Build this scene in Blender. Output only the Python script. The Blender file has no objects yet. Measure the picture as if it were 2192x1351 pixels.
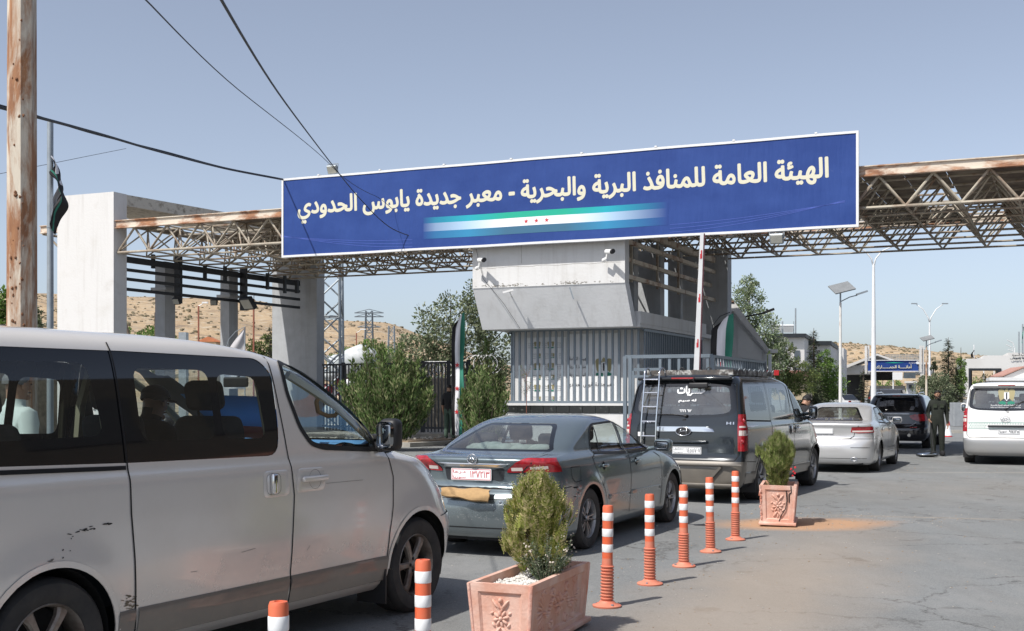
import bpy, bmesh, math, random, unicodedata
import numpy as np
from mathutils import Vector, Matrix, noise
from mathutils.bvhtree import BVHTree
from mathutils.geometry import delaunay_2d_cdt
R = math.radians
random.seed(7)
SC = bpy.context.scene
COL = SC.collection
# ------------------------------------------------------------ camera, world, sun, exposure
FPX, HPY, CAMZ = 2450.0, 852.0, 1.55            # focal length and horizon in photo pixels (2192 wide), eye height
cam = bpy.data.cameras.new('camera')
cam.sensor_width = 36.0
cam.lens = FPX / 2192 * 36
cam.shift_y = (HPY - 675.5) / 2192
cam.clip_start = 0.1
cam.clip_end = 6000
cam_o = bpy.data.objects.new('camera', cam)
COL.objects.link(cam_o)
cam_o.location = (0, 0, CAMZ)
cam_o.rotation_euler = (R(90), 0, 0)
SC.camera = cam_o
SUN_EL = R(52.5)
SUNH = Vector((-0.735, -0.678, 0)).normalized()      # horizontal direction towards the sun
SUN_DIR = Vector((SUNH.x * math.cos(SUN_EL), SUNH.y * math.cos(SUN_EL), math.sin(SUN_EL)))
world = bpy.data.worlds.new('World')
SC.world = world
world.use_nodes = True
wn = world.node_tree
bg = wn.nodes['Background']
sky = wn.nodes.new('ShaderNodeTexSky')
sky.sky_type = 'NISHITA'
sky.sun_disc = False
sky.sun_elevation = SUN_EL
sky.sun_rotation = math.atan2(SUNH.x, SUNH.y)
sky.altitude = 900
sky.air_density = 0.9
sky.dust_density = 3.2
sky.ozone_density = 3.0
bg.inputs["Strength"].default_value = 0.108
hs = wn.nodes.new('ShaderNodeHueSaturation')
hs.inputs['Saturation'].default_value = 0.62
hs.inputs['Hue'].default_value = 0.5
wn.links.new(sky.outputs[0], hs.inputs['Color'])
wn.links.new(hs.outputs[0], bg.inputs[0])
sl = bpy.data.lights.new('sun', 'SUN')
sl.energy = 3.6
sl.angle = R(0.5)
sl.color = (1.0, 0.955, 0.89)
so = bpy.data.objects.new('sun', sl)
COL.objects.link(so)
so.rotation_euler = SUN_DIR.to_track_quat('Z', 'Y').to_euler()
so.location = (0, 0, 60)
SC.view_settings.view_transform = 'Standard'
SC.view_settings.look = 'None'
SC.view_settings.exposure = 0.56
SC.view_settings.gamma = 1
SC.cycles.max_bounces = 7
SC.cycles.transparent_max_bounces = 14
SC.cycles.use_denoising = True

def P(px, py, Y):
 "point at distance Y whose picture is at photo pixel (px, py)"
 return Vector(((px - 1096) / FPX * Y, Y, CAMZ + (HPY - py) / FPX * Y))
# ------------------------------------------------------------ materials
def _nodes(name):
 m = bpy.data.materials.new(name)
 m.use_nodes = True
 nt = m.node_tree
 return m, nt, nt.nodes['Principled BSDF']
def N(nt, t, **kw):
 n = nt.nodes.new(t)
 for k, v in kw.items():
  if k.startswith('_'):
   setattr(n, k[1:], v)
  else:
   n.inputs[k.replace('__', ' ')].default_value = v
 return n
def L(nt, a, b):
 nt.links.new(a, b)
def noise_n(nt, scale, detail=4, rough=0.55, stretch=None, coord='Object', dist=0.0):
 tc = N(nt, 'ShaderNodeTexCoord')
 src = tc.outputs[coord]
 if stretch:
  mp = N(nt, 'ShaderNodeMapping'); mp.inputs['Scale'].default_value = stretch
  L(nt, src, mp.inputs[0]); src = mp.outputs[0]
 n = N(nt, 'ShaderNodeTexNoise', Scale=scale, Detail=detail, Roughness=rough, Distortion=dist)
 L(nt, src, n.inputs['Vector'])
 return n.outputs['Fac']
def ramp(nt, fac, stops):
 r = N(nt, 'ShaderNodeValToRGB')
 while len(r.color_ramp.elements) < len(stops):
  r.color_ramp.elements.new(0.5)
 for e, (p, c) in zip(r.color_ramp.elements, stops):
  e.position = p
  e.color = (c, c, c, 1) if not isinstance(c, (tuple, list)) else (*c[:3], 1)
 L(nt, fac, r.inputs[0])
 return r.outputs[0]
def mixc(nt, fac, a, b, mode='MIX'):
 m = N(nt, 'ShaderNodeMix', _data_type='RGBA', _blend_type=mode)
 for sock, v in ((m.inputs[0], fac), (m.inputs[6], a), (m.inputs[7], b)):
  if hasattr(v, 'links') or hasattr(v, 'is_linked'):
   L(nt, v, sock)
  elif isinstance(v, (int, float)):
   sock.default_value = v
  else:
   sock.default_value = (*v[:3], 1)
 return m.outputs[2]
def bump(nt, p, h, strength=0.3, dist=0.02):
 b = N(nt, 'ShaderNodeBump', Strength=strength, Distance=dist)
 L(nt, h, b.inputs['Height']); L(nt, b.outputs[0], p.inputs['Normal'])
def mat(name, col, rough=0.6, metal=0.0, var=0.12, scale=3.0, streak=0.0, col2=None, bumpy=0.0, bscale=40, spec=0.5, coat=0.0, stretch=None, thr=(0.4, 0.65)):
 m, nt, p = _nodes(name)
 p.inputs['Roughness'].default_value = rough
 p.inputs['Metallic'].default_value = metal
 p.inputs['Specular IOR Level'].default_value = spec
 p.inputs['Coat Weight'].default_value = coat
 if col2 is None:
  col2 = tuple(c * (1 - var * 2) for c in col)
  thr = (0.3, 0.7)
 f = noise_n(nt, scale, 6, 0.6, stretch)
 f = ramp(nt, f, [(thr[0], 0.0), (thr[1], 1.0)])
 c_ = mixc(nt, f, col, col2)
 if streak:
  sk = ramp(nt, noise_n(nt, 5.0, 6, 0.65, (1, 1, 0.07)), [(0.50, 0.0), (0.78, streak)])
  c_ = mixc(nt, sk, c_, (0.20, 0.17, 0.13))
  bl = ramp(nt, noise_n(nt, 1.1, 8, 0.72), [(0.60, 0.0), (0.70, streak)])
  c_ = mixc(nt, bl, c_, (0.33, 0.30, 0.26))
 L(nt, c_, p.inputs['Base Color'])
 if bumpy:
  bump(nt, p, noise_n(nt, bscale, 5, 0.6), bumpy)
 return m
def emit(name, col, s):
 m, nt, p = _nodes(name)
 p.inputs['Emission Color'].default_value = (*col, 1)
 p.inputs['Emission Strength'].default_value = s
 p.inputs['Base Color'].default_value = (*col, 1)
 return m
def glass_mat(name, tint=(0.6, 0.65, 0.65), gloss=0.1, rough=0.02, dust=0.0):
 "thin window glass: tinted see-through with a fresnel reflection and a little dust"
 m, nt, p = _nodes(name)
 nt.nodes.remove(p)
 out = nt.nodes['Material Output']
 tr = N(nt, 'ShaderNodeBsdfTransparent'); tr.inputs[0].default_value = (*tint, 1)
 gl = N(nt, 'ShaderNodeBsdfGlossy'); gl.inputs['Roughness'].default_value = rough
 gl.inputs[0].default_value = (0.95, 0.97, 1, 1)
 fr = N(nt, 'ShaderNodeFresnel'); fr.inputs[0].default_value = 1.5
 gb = N(nt, 'ShaderNodeNewGeometry'); io = N(nt, 'ShaderNodeMath', _operation='MULTIPLY_ADD'); io.inputs[1].default_value = -0.8333; io.inputs[2].default_value = 1.5
 L(nt, gb.outputs['Backfacing'], io.inputs[0]); L(nt, io.outputs[0], fr.inputs[0])
 mx = N(nt, 'ShaderNodeMixShader')
 ma = N(nt, 'ShaderNodeMath', _operation='MULTIPLY_ADD'); ma.inputs[1].default_value = 1.0; ma.inputs[2].default_value = gloss * 0.08
 L(nt, fr.outputs[0], ma.inputs[0])
 L(nt, ma.outputs[0], mx.inputs[0]); L(nt, tr.outputs[0], mx.inputs[1]); L(nt, gl.outputs[0], mx.inputs[2])
 last = mx.outputs[0]
 if dust:
  df = N(nt, 'ShaderNodeBsdfDiffuse'); df.inputs[0].default_value = (0.5, 0.46, 0.4, 1)
  mx2 = N(nt, 'ShaderNodeMixShader')
  f = ramp(nt, noise_n(nt, 2.5, 6, 0.65), [(0.35, dust * 0.3), (0.75, dust)])
  L(nt, f, mx2.inputs[0]); L(nt, last, mx2.inputs[1]); L(nt, df.outputs[0], mx2.inputs[2])
  last = mx2.outputs[0]
 L(nt, last, out.inputs[0])
 return m
def paint_mat(name, col, metal=0.55, rough=0.32, dust=0.15, inner=(0.12, 0.115, 0.10), dustcol=(0.42, 0.36, 0.28), coat=0.7, spots=0.0):
 "car paint: metallic base, clear coat, road dust towards the sills, bare trim on the inside of the shell"
 m, nt, p = _nodes(name)
 out = nt.nodes['Material Output']
 p.inputs['Metallic'].default_value = metal
 p.inputs['Coat Weight'].default_value = coat
 p.inputs['Coat Roughness'].default_value = 0.06
 tc = N(nt, 'ShaderNodeTexCoord'); sp = N(nt, 'ShaderNodeSeparateXYZ'); L(nt, tc.outputs['Object'], sp.inputs[0])
 low = N(nt, 'ShaderNodeMapRange'); low.inputs[1].default_value = 0.75; low.inputs[2].default_value = 0.2
 low.inputs[3].default_value = 0.0; low.inputs[4].default_value = 1.0
 L(nt, sp.outputs[2], low.inputs[0])
 n1 = ramp(nt, noise_n(nt, 1.6, 7, 0.62), [(0.35, 0.35), (0.75, 1.0)])
 mul = N(nt, 'ShaderNodeMath', _operation='MULTIPLY'); L(nt, low.outputs[0], mul.inputs[0]); L(nt, n1, mul.inputs[1])
 ad = N(nt, 'ShaderNodeMath', _operation='MULTIPLY_ADD', _use_clamp=True)
 L(nt, mul.outputs[0], ad.inputs[0]); ad.inputs[1].default_value = min(1, dust * 2.2)
 n2 = ramp(nt, noise_n(nt, 3.0, 8, 0.7), [(0.45, 0.0), (0.9, dust)])
 L(nt, n2, ad.inputs[2])
 c = mixc(nt, ad.outputs[0], col, dustcol)
 if spots:
  sn = ramp(nt, noise_n(nt, 26, 6, 0.75, dist=0.6), [(0.70, 0.0), (0.735, spots)])
  sm = ramp(nt, noise_n(nt, 1.1, 2, 0.5), [(0.5, 0.0), (0.62, 1.0)])
  s2 = N(nt, 'ShaderNodeMath', _operation='MULTIPLY'); L(nt, sn, s2.inputs[0]); L(nt, sm, s2.inputs[1])
  c = mixc(nt, s2.outputs[0], c, (0.05, 0.045, 0.04))
 L(nt, c, p.inputs['Base Color'])
 rr = N(nt, 'ShaderNodeMapRange'); rr.inputs[3].default_value = rough; rr.inputs[4].default_value = 0.8
 L(nt, ad.outputs[0], rr.inputs[0]); L(nt, rr.outputs[0], p.inputs['Roughness'])
 # soft dents in the metal, so reflections wander
 bump(nt, p, noise_n(nt, 1.9, 1, 0.3), 0.25, 0.012)
 ge = N(nt, 'ShaderNodeNewGeometry')
 tr = N(nt, 'ShaderNodeBsdfDiffuse'); tr.inputs[0].default_value = (*inner, 1)
 mx = N(nt, 'ShaderNodeMixShader')
 L(nt, ge.outputs['Backfacing'], mx.inputs[0]); L(nt, p.outputs[0], mx.inputs[1]); L(nt, tr.outputs[0], mx.inputs[2])
 L(nt, mx.outputs[0], out.inputs[0])
 return m
def leaf_mat(name, c1, c2, c3=None, trans=0.25):
 m, nt, p = _nodes(name)
 out = nt.nodes['Material Output']
 ge = N(nt, 'ShaderNodeNewGeometry')
 st = [(0.0, c1), (0.55, c2)] + ([(0.8, c3), (1.0, c3)] if c3 else [(1.0, c2)])
 c = ramp(nt, ge.outputs['Random Per Island'], st)
 f = ramp(nt, noise_n(nt, 2.2, 2, 0.5), [(0.35, 0.65), (0.65, 1.15)])
 c = mixc(nt, 1.0, c, f, 'MULTIPLY')
 L(nt, c, p.inputs['Base Color'])
 p.inputs['Roughness'].default_value = 0.7
 p.inputs['Specular IOR Level'].default_value = 0.25
 tl = N(nt, 'ShaderNodeBsdfTranslucent'); L(nt, c, tl.inputs[0])
 mx = N(nt, 'ShaderNodeMixShader'); mx.inputs[0].default_value = trans
 L(nt, p.outputs[0], mx.inputs[1]); L(nt, tl.outputs[0], mx.inputs[2]); L(nt, mx.outputs[0], out.inputs[0])
 return m
def rusty(name, base, rust=(0.30, 0.11, 0.04), thr=(0.45, 0.56), scale=2.0, stretch=(1, 1, 1), rough=0.7, rust2=(0.16, 0.07, 0.04)):
 m, nt, p = _nodes(name)
 p.inputs['Roughness'].default_value = rough
 f = ramp(nt, noise_n(nt, scale, 9, 0.68, stretch, dist=0.4), [(thr[0], 0.0), (thr[1], 1.0)])
 g = ramp(nt, noise_n(nt, scale * 3.1, 6, 0.6, stretch), [(0.35, 0.0), (0.7, 1.0)])
 rc = mixc(nt, g, rust, rust2)
 L(nt, mixc(nt, f, base, rc), p.inputs['Base Color'])
 bump(nt, p, g, 0.25, 0.01)
 return m
M = {}
M['white_wall'] = mat('white painted concrete', (0.61, 0.61, 0.607), 0.85, col2=(0.54, 0.53, 0.51), streak=0.25, scale=1.3, thr=(0.52, 0.85), bumpy=0.25, bscale=14)
M['grey_wall'] = mat('grey white painted concrete', (0.66, 0.67, 0.68), 0.85, col2=(0.58, 0.59, 0.60), streak=0.22, scale=1.0, thr=(0.4, 0.8), bumpy=0.25, bscale=14)
M['old_concrete'] = mat('weathered concrete edge', (0.50, 0.48, 0.43), 0.9, col2=(0.16, 0.14, 0.11), scale=5, thr=(0.5, 0.72), bumpy=0.5, bscale=20)
M['shade_wall'] = mat('grey plaster with painted shade', (0.42, 0.44, 0.46), 0.85, streak=0.3, var=0.08, bumpy=0.15, bscale=18)  # canopy shade on the piers put into the grey; inner walls share it
M['steel_grey'] = mat('blue grey painted steel', (0.15, 0.185, 0.22), 0.5, 0.1, var=0.1)
M['steel_dark'] = mat('dark grey painted steel', (0.028, 0.032, 0.038), 0.55, 0.1, var=0.15)
M['frame_steel'] = rusty('old cream tube steel with rust', (0.37, 0.335, 0.27), (0.16, 0.10, 0.06), (0.46, 0.68), 1.4)
M['frame_rust'] = rusty('rusted fascia beam', (0.62, 0.55, 0.46), (0.42, 0.21, 0.11), (0.43, 0.56), 0.9, (1, 1, 3))
M['pole_rust'] = rusty('rusty painted steel pole', (0.56, 0.50, 0.41), (0.36, 0.17, 0.075), (0.44, 0.56), 2.2, (1.6, 1.6, 0.3), rust2=(0.20, 0.085, 0.04))
M['bar_rust'] = rusty('cream steel beam with rust streaks', (0.55, 0.49, 0.40), (0.28, 0.15, 0.08), (0.50, 0.66), 1.6)
M['galv'] = mat('galvanised steel', (0.36, 0.40, 0.43), 0.45, 0.5, var=0.12, scale=6)
M['white_steel'] = mat('white painted steel', (0.72, 0.73, 0.74), 0.45, var=0.05)
M['white_paint'] = mat('white paint', (0.8, 0.8, 0.79), 0.5, var=0.04)
M['print_white'] = mat('white vinyl print', (0.78, 0.79, 0.80), 0.5, var=0.02)
M['print_cream'] = mat('cream lettering', (0.62, 0.60, 0.47), 0.55, var=0.02)
M['print_black'] = mat('black lettering', (0.03, 0.035, 0.045), 0.5, var=0.05)
M['print_red'] = mat('red print', (0.55, 0.03, 0.04), 0.5, var=0.05)
M['print_green'] = mat('green print', (0.01, 0.20, 0.13), 0.5, var=0.05)
M['print_gold'] = mat('gold print', (0.33, 0.29, 0.15), 0.5, var=0.08)
M['black_plastic'] = mat('black plastic', (0.018, 0.018, 0.02), 0.5, var=0.15)
M['rubber'] = mat('tyre rubber', (0.024, 0.024, 0.025), 0.8, col2=(0.075, 0.068, 0.06), scale=4, thr=(0.4, 0.8))
M['dark_seal'] = mat('black rubber seal', (0.012, 0.012, 0.013), 0.6, var=0.1)
M['alloy'] = mat('dusty alloy', (0.42, 0.42, 0.43), 0.38, 0.75, col2=(0.23, 0.20, 0.17), scale=5, thr=(0.4, 0.75))
M['alloy_dirty'] = mat('dirty alloy', (0.38, 0.34, 0.30), 0.5, 0.6, col2=(0.14, 0.10, 0.08), scale=6, thr=(0.38, 0.66))
M['wheel_well'] = mat('wheel well', (0.012, 0.012, 0.012), 0.9, var=0.2)
M['chrome'] = mat('chrome', (0.72, 0.73, 0.75), 0.12, 1.0, var=0.03)
M['mirror_glass'] = mat('mirror', (0.30, 0.32, 0.34), 0.04, 1.0, var=0.02)
M['lamp_red'] = mat('red tail lamp', (0.38, 0.014, 0.022), 0.12, 0.0, col2=(0.24, 0.008, 0.012), scale=22, thr=(0.4, 0.6), coat=1.0)
M['lamp_clear'] = mat('clear tail lamp', (0.68, 0.60, 0.56), 0.15, var=0.1, coat=1.0)
M['tile_black'] = mat('black marble tile', (0.018, 0.02, 0.02), 0.35, col2=(0.14, 0.15, 0.14), scale=9, thr=(0.6, 0.75))
M['stone_wall'] = mat('rough stone wall', (0.34, 0.30, 0.24), 0.9, col2=(0.18, 0.16, 0.13), scale=4, bumpy=0.6, bscale=9)
M['concrete'] = mat('kerb concrete', (0.42, 0.40, 0.36), 0.9, var=0.15, scale=3, bumpy=0.3, bscale=60)
M['soil'] = mat('dry soil', (0.34, 0.26, 0.18), 0.95, col2=(0.20, 0.15, 0.10), scale=3, bumpy=0.7, bscale=18)
M['bark'] = mat('bark', (0.13, 0.10, 0.075), 0.9, var=0.25, scale=9, bumpy=0.5, bscale=30)
M['wire'] = mat('black cable', (0.02, 0.02, 0.022), 0.6, var=0.1)
M['solar'] = mat('solar panel', (0.28, 0.29, 0.29), 0.25, 0.2, var=0.1)
M['skin'] = mat('skin', (0.36, 0.20, 0.13), 0.55, var=0.06)
M['hair'] = mat('black hair', (0.012, 0.010, 0.009), 0.6, var=0.2, scale=40)
M['grey_hair'] = mat('greying hair', (0.16, 0.16, 0.16), 0.6, var=0.2, scale=40)
M['olive'] = mat('dark green uniform cloth', (0.014, 0.018, 0.013), 0.9, var=0.15, scale=8)
M['fatigue'] = mat('green trousers cloth', (0.06, 0.10, 0.075), 0.9, var=0.12, scale=8)
M['black_cloth'] = mat('black cloth', (0.014, 0.014, 0.016), 0.9, var=0.15)
M['dark_seat'] = mat('dark seat cloth', (0.03, 0.032, 0.035), 0.9, var=0.1, scale=20)
M['beige_trim'] = mat('beige trim', (0.42, 0.40, 0.29), 0.8, var=0.06)
M['tan_trim'] = mat('tan handle', (0.25, 0.14, 0.06), 0.6, var=0.08)
M['blue_cloth'] = mat('blue dashboard cloth and reflection', (0.10, 0.28, 0.55), 0.85, var=0.1)
M['terracotta'] = mat('pink terracotta', (0.58, 0.315, 0.235), 0.8, col2=(0.68, 0.50, 0.43), scale=4.5, thr=(0.42, 0.72), bumpy=0.25, bscale=50)
M['terracotta_worn'] = mat('worn red terracotta', (0.56, 0.21, 0.14), 0.8, col2=(0.66, 0.45, 0.38), scale=5.5, thr=(0.35, 0.6), bumpy=0.4, bscale=30)
M['pebbles'] = mat('white pebbles', (0.72, 0.70, 0.66), 0.8, var=0.12, scale=30)
M['bollard'] = mat('orange flexible plastic', (0.66, 0.115, 0.045), 0.45, col2=(0.60, 0.17, 0.09), scale=5, thr=(0.4, 0.75))
M['bollard_low'] = mat('dusty orange plastic', (0.60, 0.17, 0.105), 0.6, col2=(0.55, 0.24, 0.16), scale=5, thr=(0.35, 0.7))
M['reflective'] = mat('white reflective tape', (0.80, 0.81, 0.82), 0.35, var=0.05, scale=40)
M['lamp_glass'] = mat('floodlight glass', (0.45, 0.45, 0.40), 0.2, var=0.1)
M['roof_sheet'] = mat('weathered roof sheet', (0.24, 0.20, 0.15), 0.8, col2=(0.12, 0.09, 0.07), scale=1.5, thr=(0.4, 0.6))
M['dark_inside'] = mat('unlit interior', (0.02, 0.02, 0.022), 0.9, var=0.1)
M['far_white'] = mat('white building render', (0.66, 0.65, 0.63), 0.85, col2=(0.55, 0.53, 0.50), scale=0.3, thr=(0.4, 0.8))
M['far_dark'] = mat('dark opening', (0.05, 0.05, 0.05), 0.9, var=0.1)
M['beige_wall'] = mat('beige wall', (0.50, 0.41, 0.28), 0.9, var=0.08)
M['salmon'] = mat('salmon awning', (0.48, 0.24, 0.18), 0.8, var=0.08)
M['red_board'] = mat('red board', (0.55, 0.03, 0.035), 0.5, var=0.05)
M['window_far'] = mat('far window', (0.10, 0.12, 0.14), 0.15, var=0.1)
M['mattress_cloth'] = mat('tan folded cloth', (0.42, 0.27, 0.13), 0.95, var=0.1, scale=30)
M['pale_cloth'] = mat('crumpled pale cloth', (0.52, 0.58, 0.54), 0.9, col2=(0.36, 0.42, 0.38), scale=8)
M['tarp'] = mat('grey white sheeting', (0.55, 0.57, 0.58), 0.6, col2=(0.28, 0.32, 0.33), scale=1.2)
M['flag_black'] = mat('black flag cloth', (0.012, 0.011, 0.013), 0.75, var=0.1)
M['flag_white'] = mat('white flag cloth', (0.74, 0.74, 0.78), 0.75, var=0.05)
M['flag_green'] = mat('green flag cloth', (0.03, 0.20, 0.14), 0.75, var=0.08)
M['banner_grey'] = mat('back of a flag', (0.42, 0.41, 0.42), 0.8, var=0.05)
# foliage
M['juniper'] = leaf_mat('juniper', (0.07, 0.12, 0.035), (0.155, 0.235, 0.075), (0.25, 0.26, 0.13))
M['thuja'] = leaf_mat('thuja', (0.20, 0.25, 0.05), (0.42, 0.45, 0.12), (0.72, 0.62, 0.34))
M['thuja_green'] = leaf_mat('thuja green', (0.14, 0.20, 0.045), (0.28, 0.34, 0.10), (0.38, 0.38, 0.17))
M['weed'] = leaf_mat('weed', (0.10, 0.15, 0.085), (0.19, 0.24, 0.15), (0.30, 0.31, 0.24))
M['poplar'] = leaf_mat('poplar', (0.11, 0.16, 0.07), (0.22, 0.29, 0.14), (0.38, 0.42, 0.29))
M['pine'] = leaf_mat('pine', (0.05, 0.08, 0.03), (0.14, 0.19, 0.06), (0.23, 0.26, 0.09))
M['spruce'] = leaf_mat('spruce', (0.03, 0.045, 0.026), (0.08, 0.10, 0.055), (0.14, 0.155, 0.085))
M['olive_leaf'] = leaf_mat('olive leaf', (0.085, 0.12, 0.06), (0.18, 0.22, 0.12), (0.30, 0.32, 0.21))
M['bright_leaf'] = leaf_mat('bright leaf', (0.07, 0.14, 0.03), (0.15, 0.26, 0.055), (0.25, 0.35, 0.10))

# ------------------------------------------------------------ objects
def tag(o, label=None, cat=None, group=None, kind=None):
 if label: o['label'] = label
 if cat: o['category'] = cat
 if group: o['group'] = group
 if kind: o['kind'] = kind
 return o
def thing(name, loc, label, cat, group=None, rz=0.0):
 o = bpy.data.objects.new(name, None)
 o.empty_display_size = 0.3
 COL.objects.link(o)
 o.location = loc
 o.rotation_euler = (0, 0, rz)
 return tag(o, label, cat, group)
def mesh_obj(name, verts, faces, mats, parent=None, mi=None, smooth=False, world=True, normals=None):
 me = bpy.data.meshes.new(name)
 if parent is not None and world:
  l = parent.location
  if parent.parent: l = l + parent.parent.location
  verts = [(v[0] - l[0], v[1] - l[1], v[2] - l[2]) for v in verts]
 loc = None
 if parent is None:
  a = np.array([tuple(v) for v in verts])
  loc = ((a[:, 0].min() + a[:, 0].max()) / 2, (a[:, 1].min() + a[:, 1].max()) / 2, a[:, 2].min())
  verts = [(v[0] - loc[0], v[1] - loc[1], v[2] - loc[2]) for v in verts]
 me.from_pydata([tuple(v) for v in verts], [], faces)
 if not isinstance(mats, (list, tuple)): mats = [mats]
 for m in mats: me.materials.append(M[m] if isinstance(m, str) else m)
 if mi is not None: me.polygons.foreach_set('material_index', mi)
 if smooth is True: me.polygons.foreach_set('use_smooth', [True] * len(faces))
 elif smooth:
  me.polygons.foreach_set('use_smooth', [True] * len(faces))
  me.set_sharp_from_angle(angle=R(smooth))
 if normals is not None:
  me.polygons.foreach_set('use_smooth', [True] * len(faces))
  me.normals_split_custom_set_from_vertices(normals)
 me.update()
 o = bpy.data.objects.new(name, me)
 COL.objects.link(o)
 if parent is not None: o.parent = parent
 else: o.location = loc
 return o
class MB:
 def __init__(s):
  s.v = []; s.f = []; s.m = []
 def add(s, verts, faces, mi=0):
  n = len(s.v)
  s.v += [Vector(v) for v in verts]
  s.f += [tuple(i + n for i in f) for f in faces]
  s.m += [mi] * len(faces)
  return s
 def hexa(s, b, t, mi=0):
  "b, t: four bottom points and four top points, same order (counter-clockwise from above)"
  return s.add(list(b) + list(t), [(3, 2, 1, 0), (4, 5, 6, 7), (0, 1, 5, 4), (1, 2, 6, 5), (2, 3, 7, 6), (3, 0, 4, 7)], mi)
 def box(s, c, d, mi=0, rz=0.0, M4=None):
  x, y, z = d[0] / 2, d[1] / 2, d[2] / 2
  pts = [Vector(p) for p in ((-x, -y, -z), (x, -y, -z), (x, y, -z), (-x, y, -z), (-x, -y, z), (x, -y, z), (x, y, z), (-x, y, z))]
  if M4 is not None: pts = [M4 @ p for p in pts]
  else:
   if rz: 
    r = Matrix.Rotation(rz, 3, 'Z'); pts = [r @ p for p in pts]
   pts = [p + Vector(c) for p in pts]
  return s.hexa(pts[:4], pts[4:], mi)
 def prism(s, poly, z0, z1, mi=0):
  n = len(poly)
  return s.add([(x, y, z0) for x, y in poly] + [(x, y, z1) for x, y in poly],
      [tuple(reversed(range(n))), tuple(range(n, 2 * n))] + [(i, (i + 1) % n, n + (i + 1) % n, n + i) for i in range(n)], mi)
 def extr(s, pts, vec, mi=0):
  "planar outline pts (3-D) pushed along vec"
  n = len(pts); vec = Vector(vec)
  return s.add([Vector(p) for p in pts] + [Vector(p) + vec for p in pts],
      [tuple(range(n)), tuple(reversed(range(n, 2 * n)))] + [(i, n + i, n + (i + 1) % n, (i + 1) % n) for i in range(n)], mi)
 def tube(s, p, q, r, n=6, r2=None, mi=0, cap=True):
  p = Vector(p); q = Vector(q); d = q - p
  if d.length < 1e-6: return s
  d.normalize()
  a = d.orthogonal().normalized(); b = d.cross(a)
  r2 = r if r2 is None else r2
  vs = []
  for c, rr in ((p, r), (q, r2)):
   for i in range(n):
    t = 2 * math.pi * (i + 0.5) / n
    vs.append(c + (a * math.cos(t) + b * math.sin(t)) * rr)
  fs = [(i, (i + 1) % n, n + (i + 1) % n, n + i) for i in range(n)]
  if cap: fs += [tuple(reversed(range(n))), tuple(range(n, 2 * n))]
  return s.add(vs, fs, mi)
 def path(s, pts, r, n=6, mi=0):
  "smooth tube through points; r number or list"
  pts = [Vector(p) for p in pts]; m = len(pts)
  rs = r if isinstance(r, (list, tuple)) else [r] * m
  up = None; vs = []
  for i in range(m):
   d = (pts[min(i + 1, m - 1)] - pts[max(i - 1, 0)]).normalized()
   a = d.orthogonal().normalized() if up is None else (up - d * up.dot(d)).normalized()
   up = a; b = d.cross(a)
   for k in range(n):
    t = 2 * math.pi * k / n
    vs.append(pts[i] + (a * math.cos(t) + b * math.sin(t)) * rs[i])
  fs = [(i * n + k, i * n + (k + 1) % n, (i + 1) * n + (k + 1) % n, (i + 1) * n + k) for i in range(m - 1) for k in range(n)]
  fs += [tuple(reversed(range(n))), tuple(range((m - 1) * n, m * n))]
  return s.add(vs, fs, mi)
 def lathe(s, prof, c=(0, 0, 0), n=16, axis='Z', mi=0, mis=None, cap=True):
  "prof: (radius, height) pairs turned round the axis"
  m = len(prof); vs = []
  for r, h in prof:
   for k in range(n):
    t = 2 * math.pi * k / n
    x, y = r * math.cos(t), r * math.sin(t)
    vs.append(Vector((x, y, h)) if axis == 'Z' else Vector((y, h, x)))
  vs = [v + Vector(c) for v in vs]
  for i in range(m - 1):
   fs = [(i * n + k, i * n + (k + 1) % n, (i + 1) * n + (k + 1) % n, (i + 1) * n + k) for k in range(n)]
   if i == 0: s_v = vs
   if i == 0: s.add(vs, fs, mis[i] if mis else mi); base = len(s.v) - len(vs)
   else:
    s.f += [tuple(j + base for j in f) for f in fs]; s.m += [mis[i] if mis else mi] * n
  if not cap: return s
  s.f += [tuple(base + j for j in reversed(range(n))), tuple(base + (m - 1) * n + j for j in range(n))]
  s.m += [mis[0] if mis else mi, mis[-1] if mis else mi]
  return s
 def blob(s, c, r, n=8, jit=0.0, mi=0, seed=0, rot=None):
  "small ellipsoid; r = (rx, ry, rz)"
  c = Vector(c); vs = [Vector((0, 0, -1))]
  for i in range(1, n // 2):
   ph = math.pi * i / (n // 2) - math.pi / 2
   for k in range(n):
    t = 2 * math.pi * k / n
    vs.append(Vector((math.cos(ph) * math.cos(t), math.cos(ph) * math.sin(t), math.sin(ph))))
  vs.append(Vector((0, 0, 1)))
  rings = n // 2 - 1
  fs = [(0, 1 + (k + 1) % n, 1 + k) for k in range(n)]
  for i in range(rings - 1):
   fs += [(1 + i * n + k, 1 + i * n + (k + 1) % n, 1 + (i + 1) * n + (k + 1) % n, 1 + (i + 1) * n + k) for k in range(n)]
  top = len(vs) - 1
  fs += [(top, 1 + (rings - 1) * n + k, 1 + (rings - 1) * n + (k + 1) % n) for k in range(n)]
  rnd = random.Random(seed)
  out = []
  for v in vs:
   j = 1 + (rnd.random() - 0.5) * jit
   w = Vector((v.x * r[0], v.y * r[1], v.z * r[2])) * j
   if rot is not None: w = rot @ w
   out.append(w + c)
  return s.add(out, fs, mi)
 def grid(s, fn, nu, nv, mi=0):
  vs = [Vector(fn(i / nu, j / nv)) for j in range(nv + 1) for i in range(nu + 1)]
  w = nu + 1
  return s.add(vs, [(j * w + i, j * w + i + 1, (j + 1) * w + i + 1, (j + 1) * w + i) for j in range(nv) for i in range(nu)], mi)
 def build(s, name, mats, parent=None, smooth=False, world=True):
  return mesh_obj(name, s.v, s.f, mats, parent, s.m, smooth, world)
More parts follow.
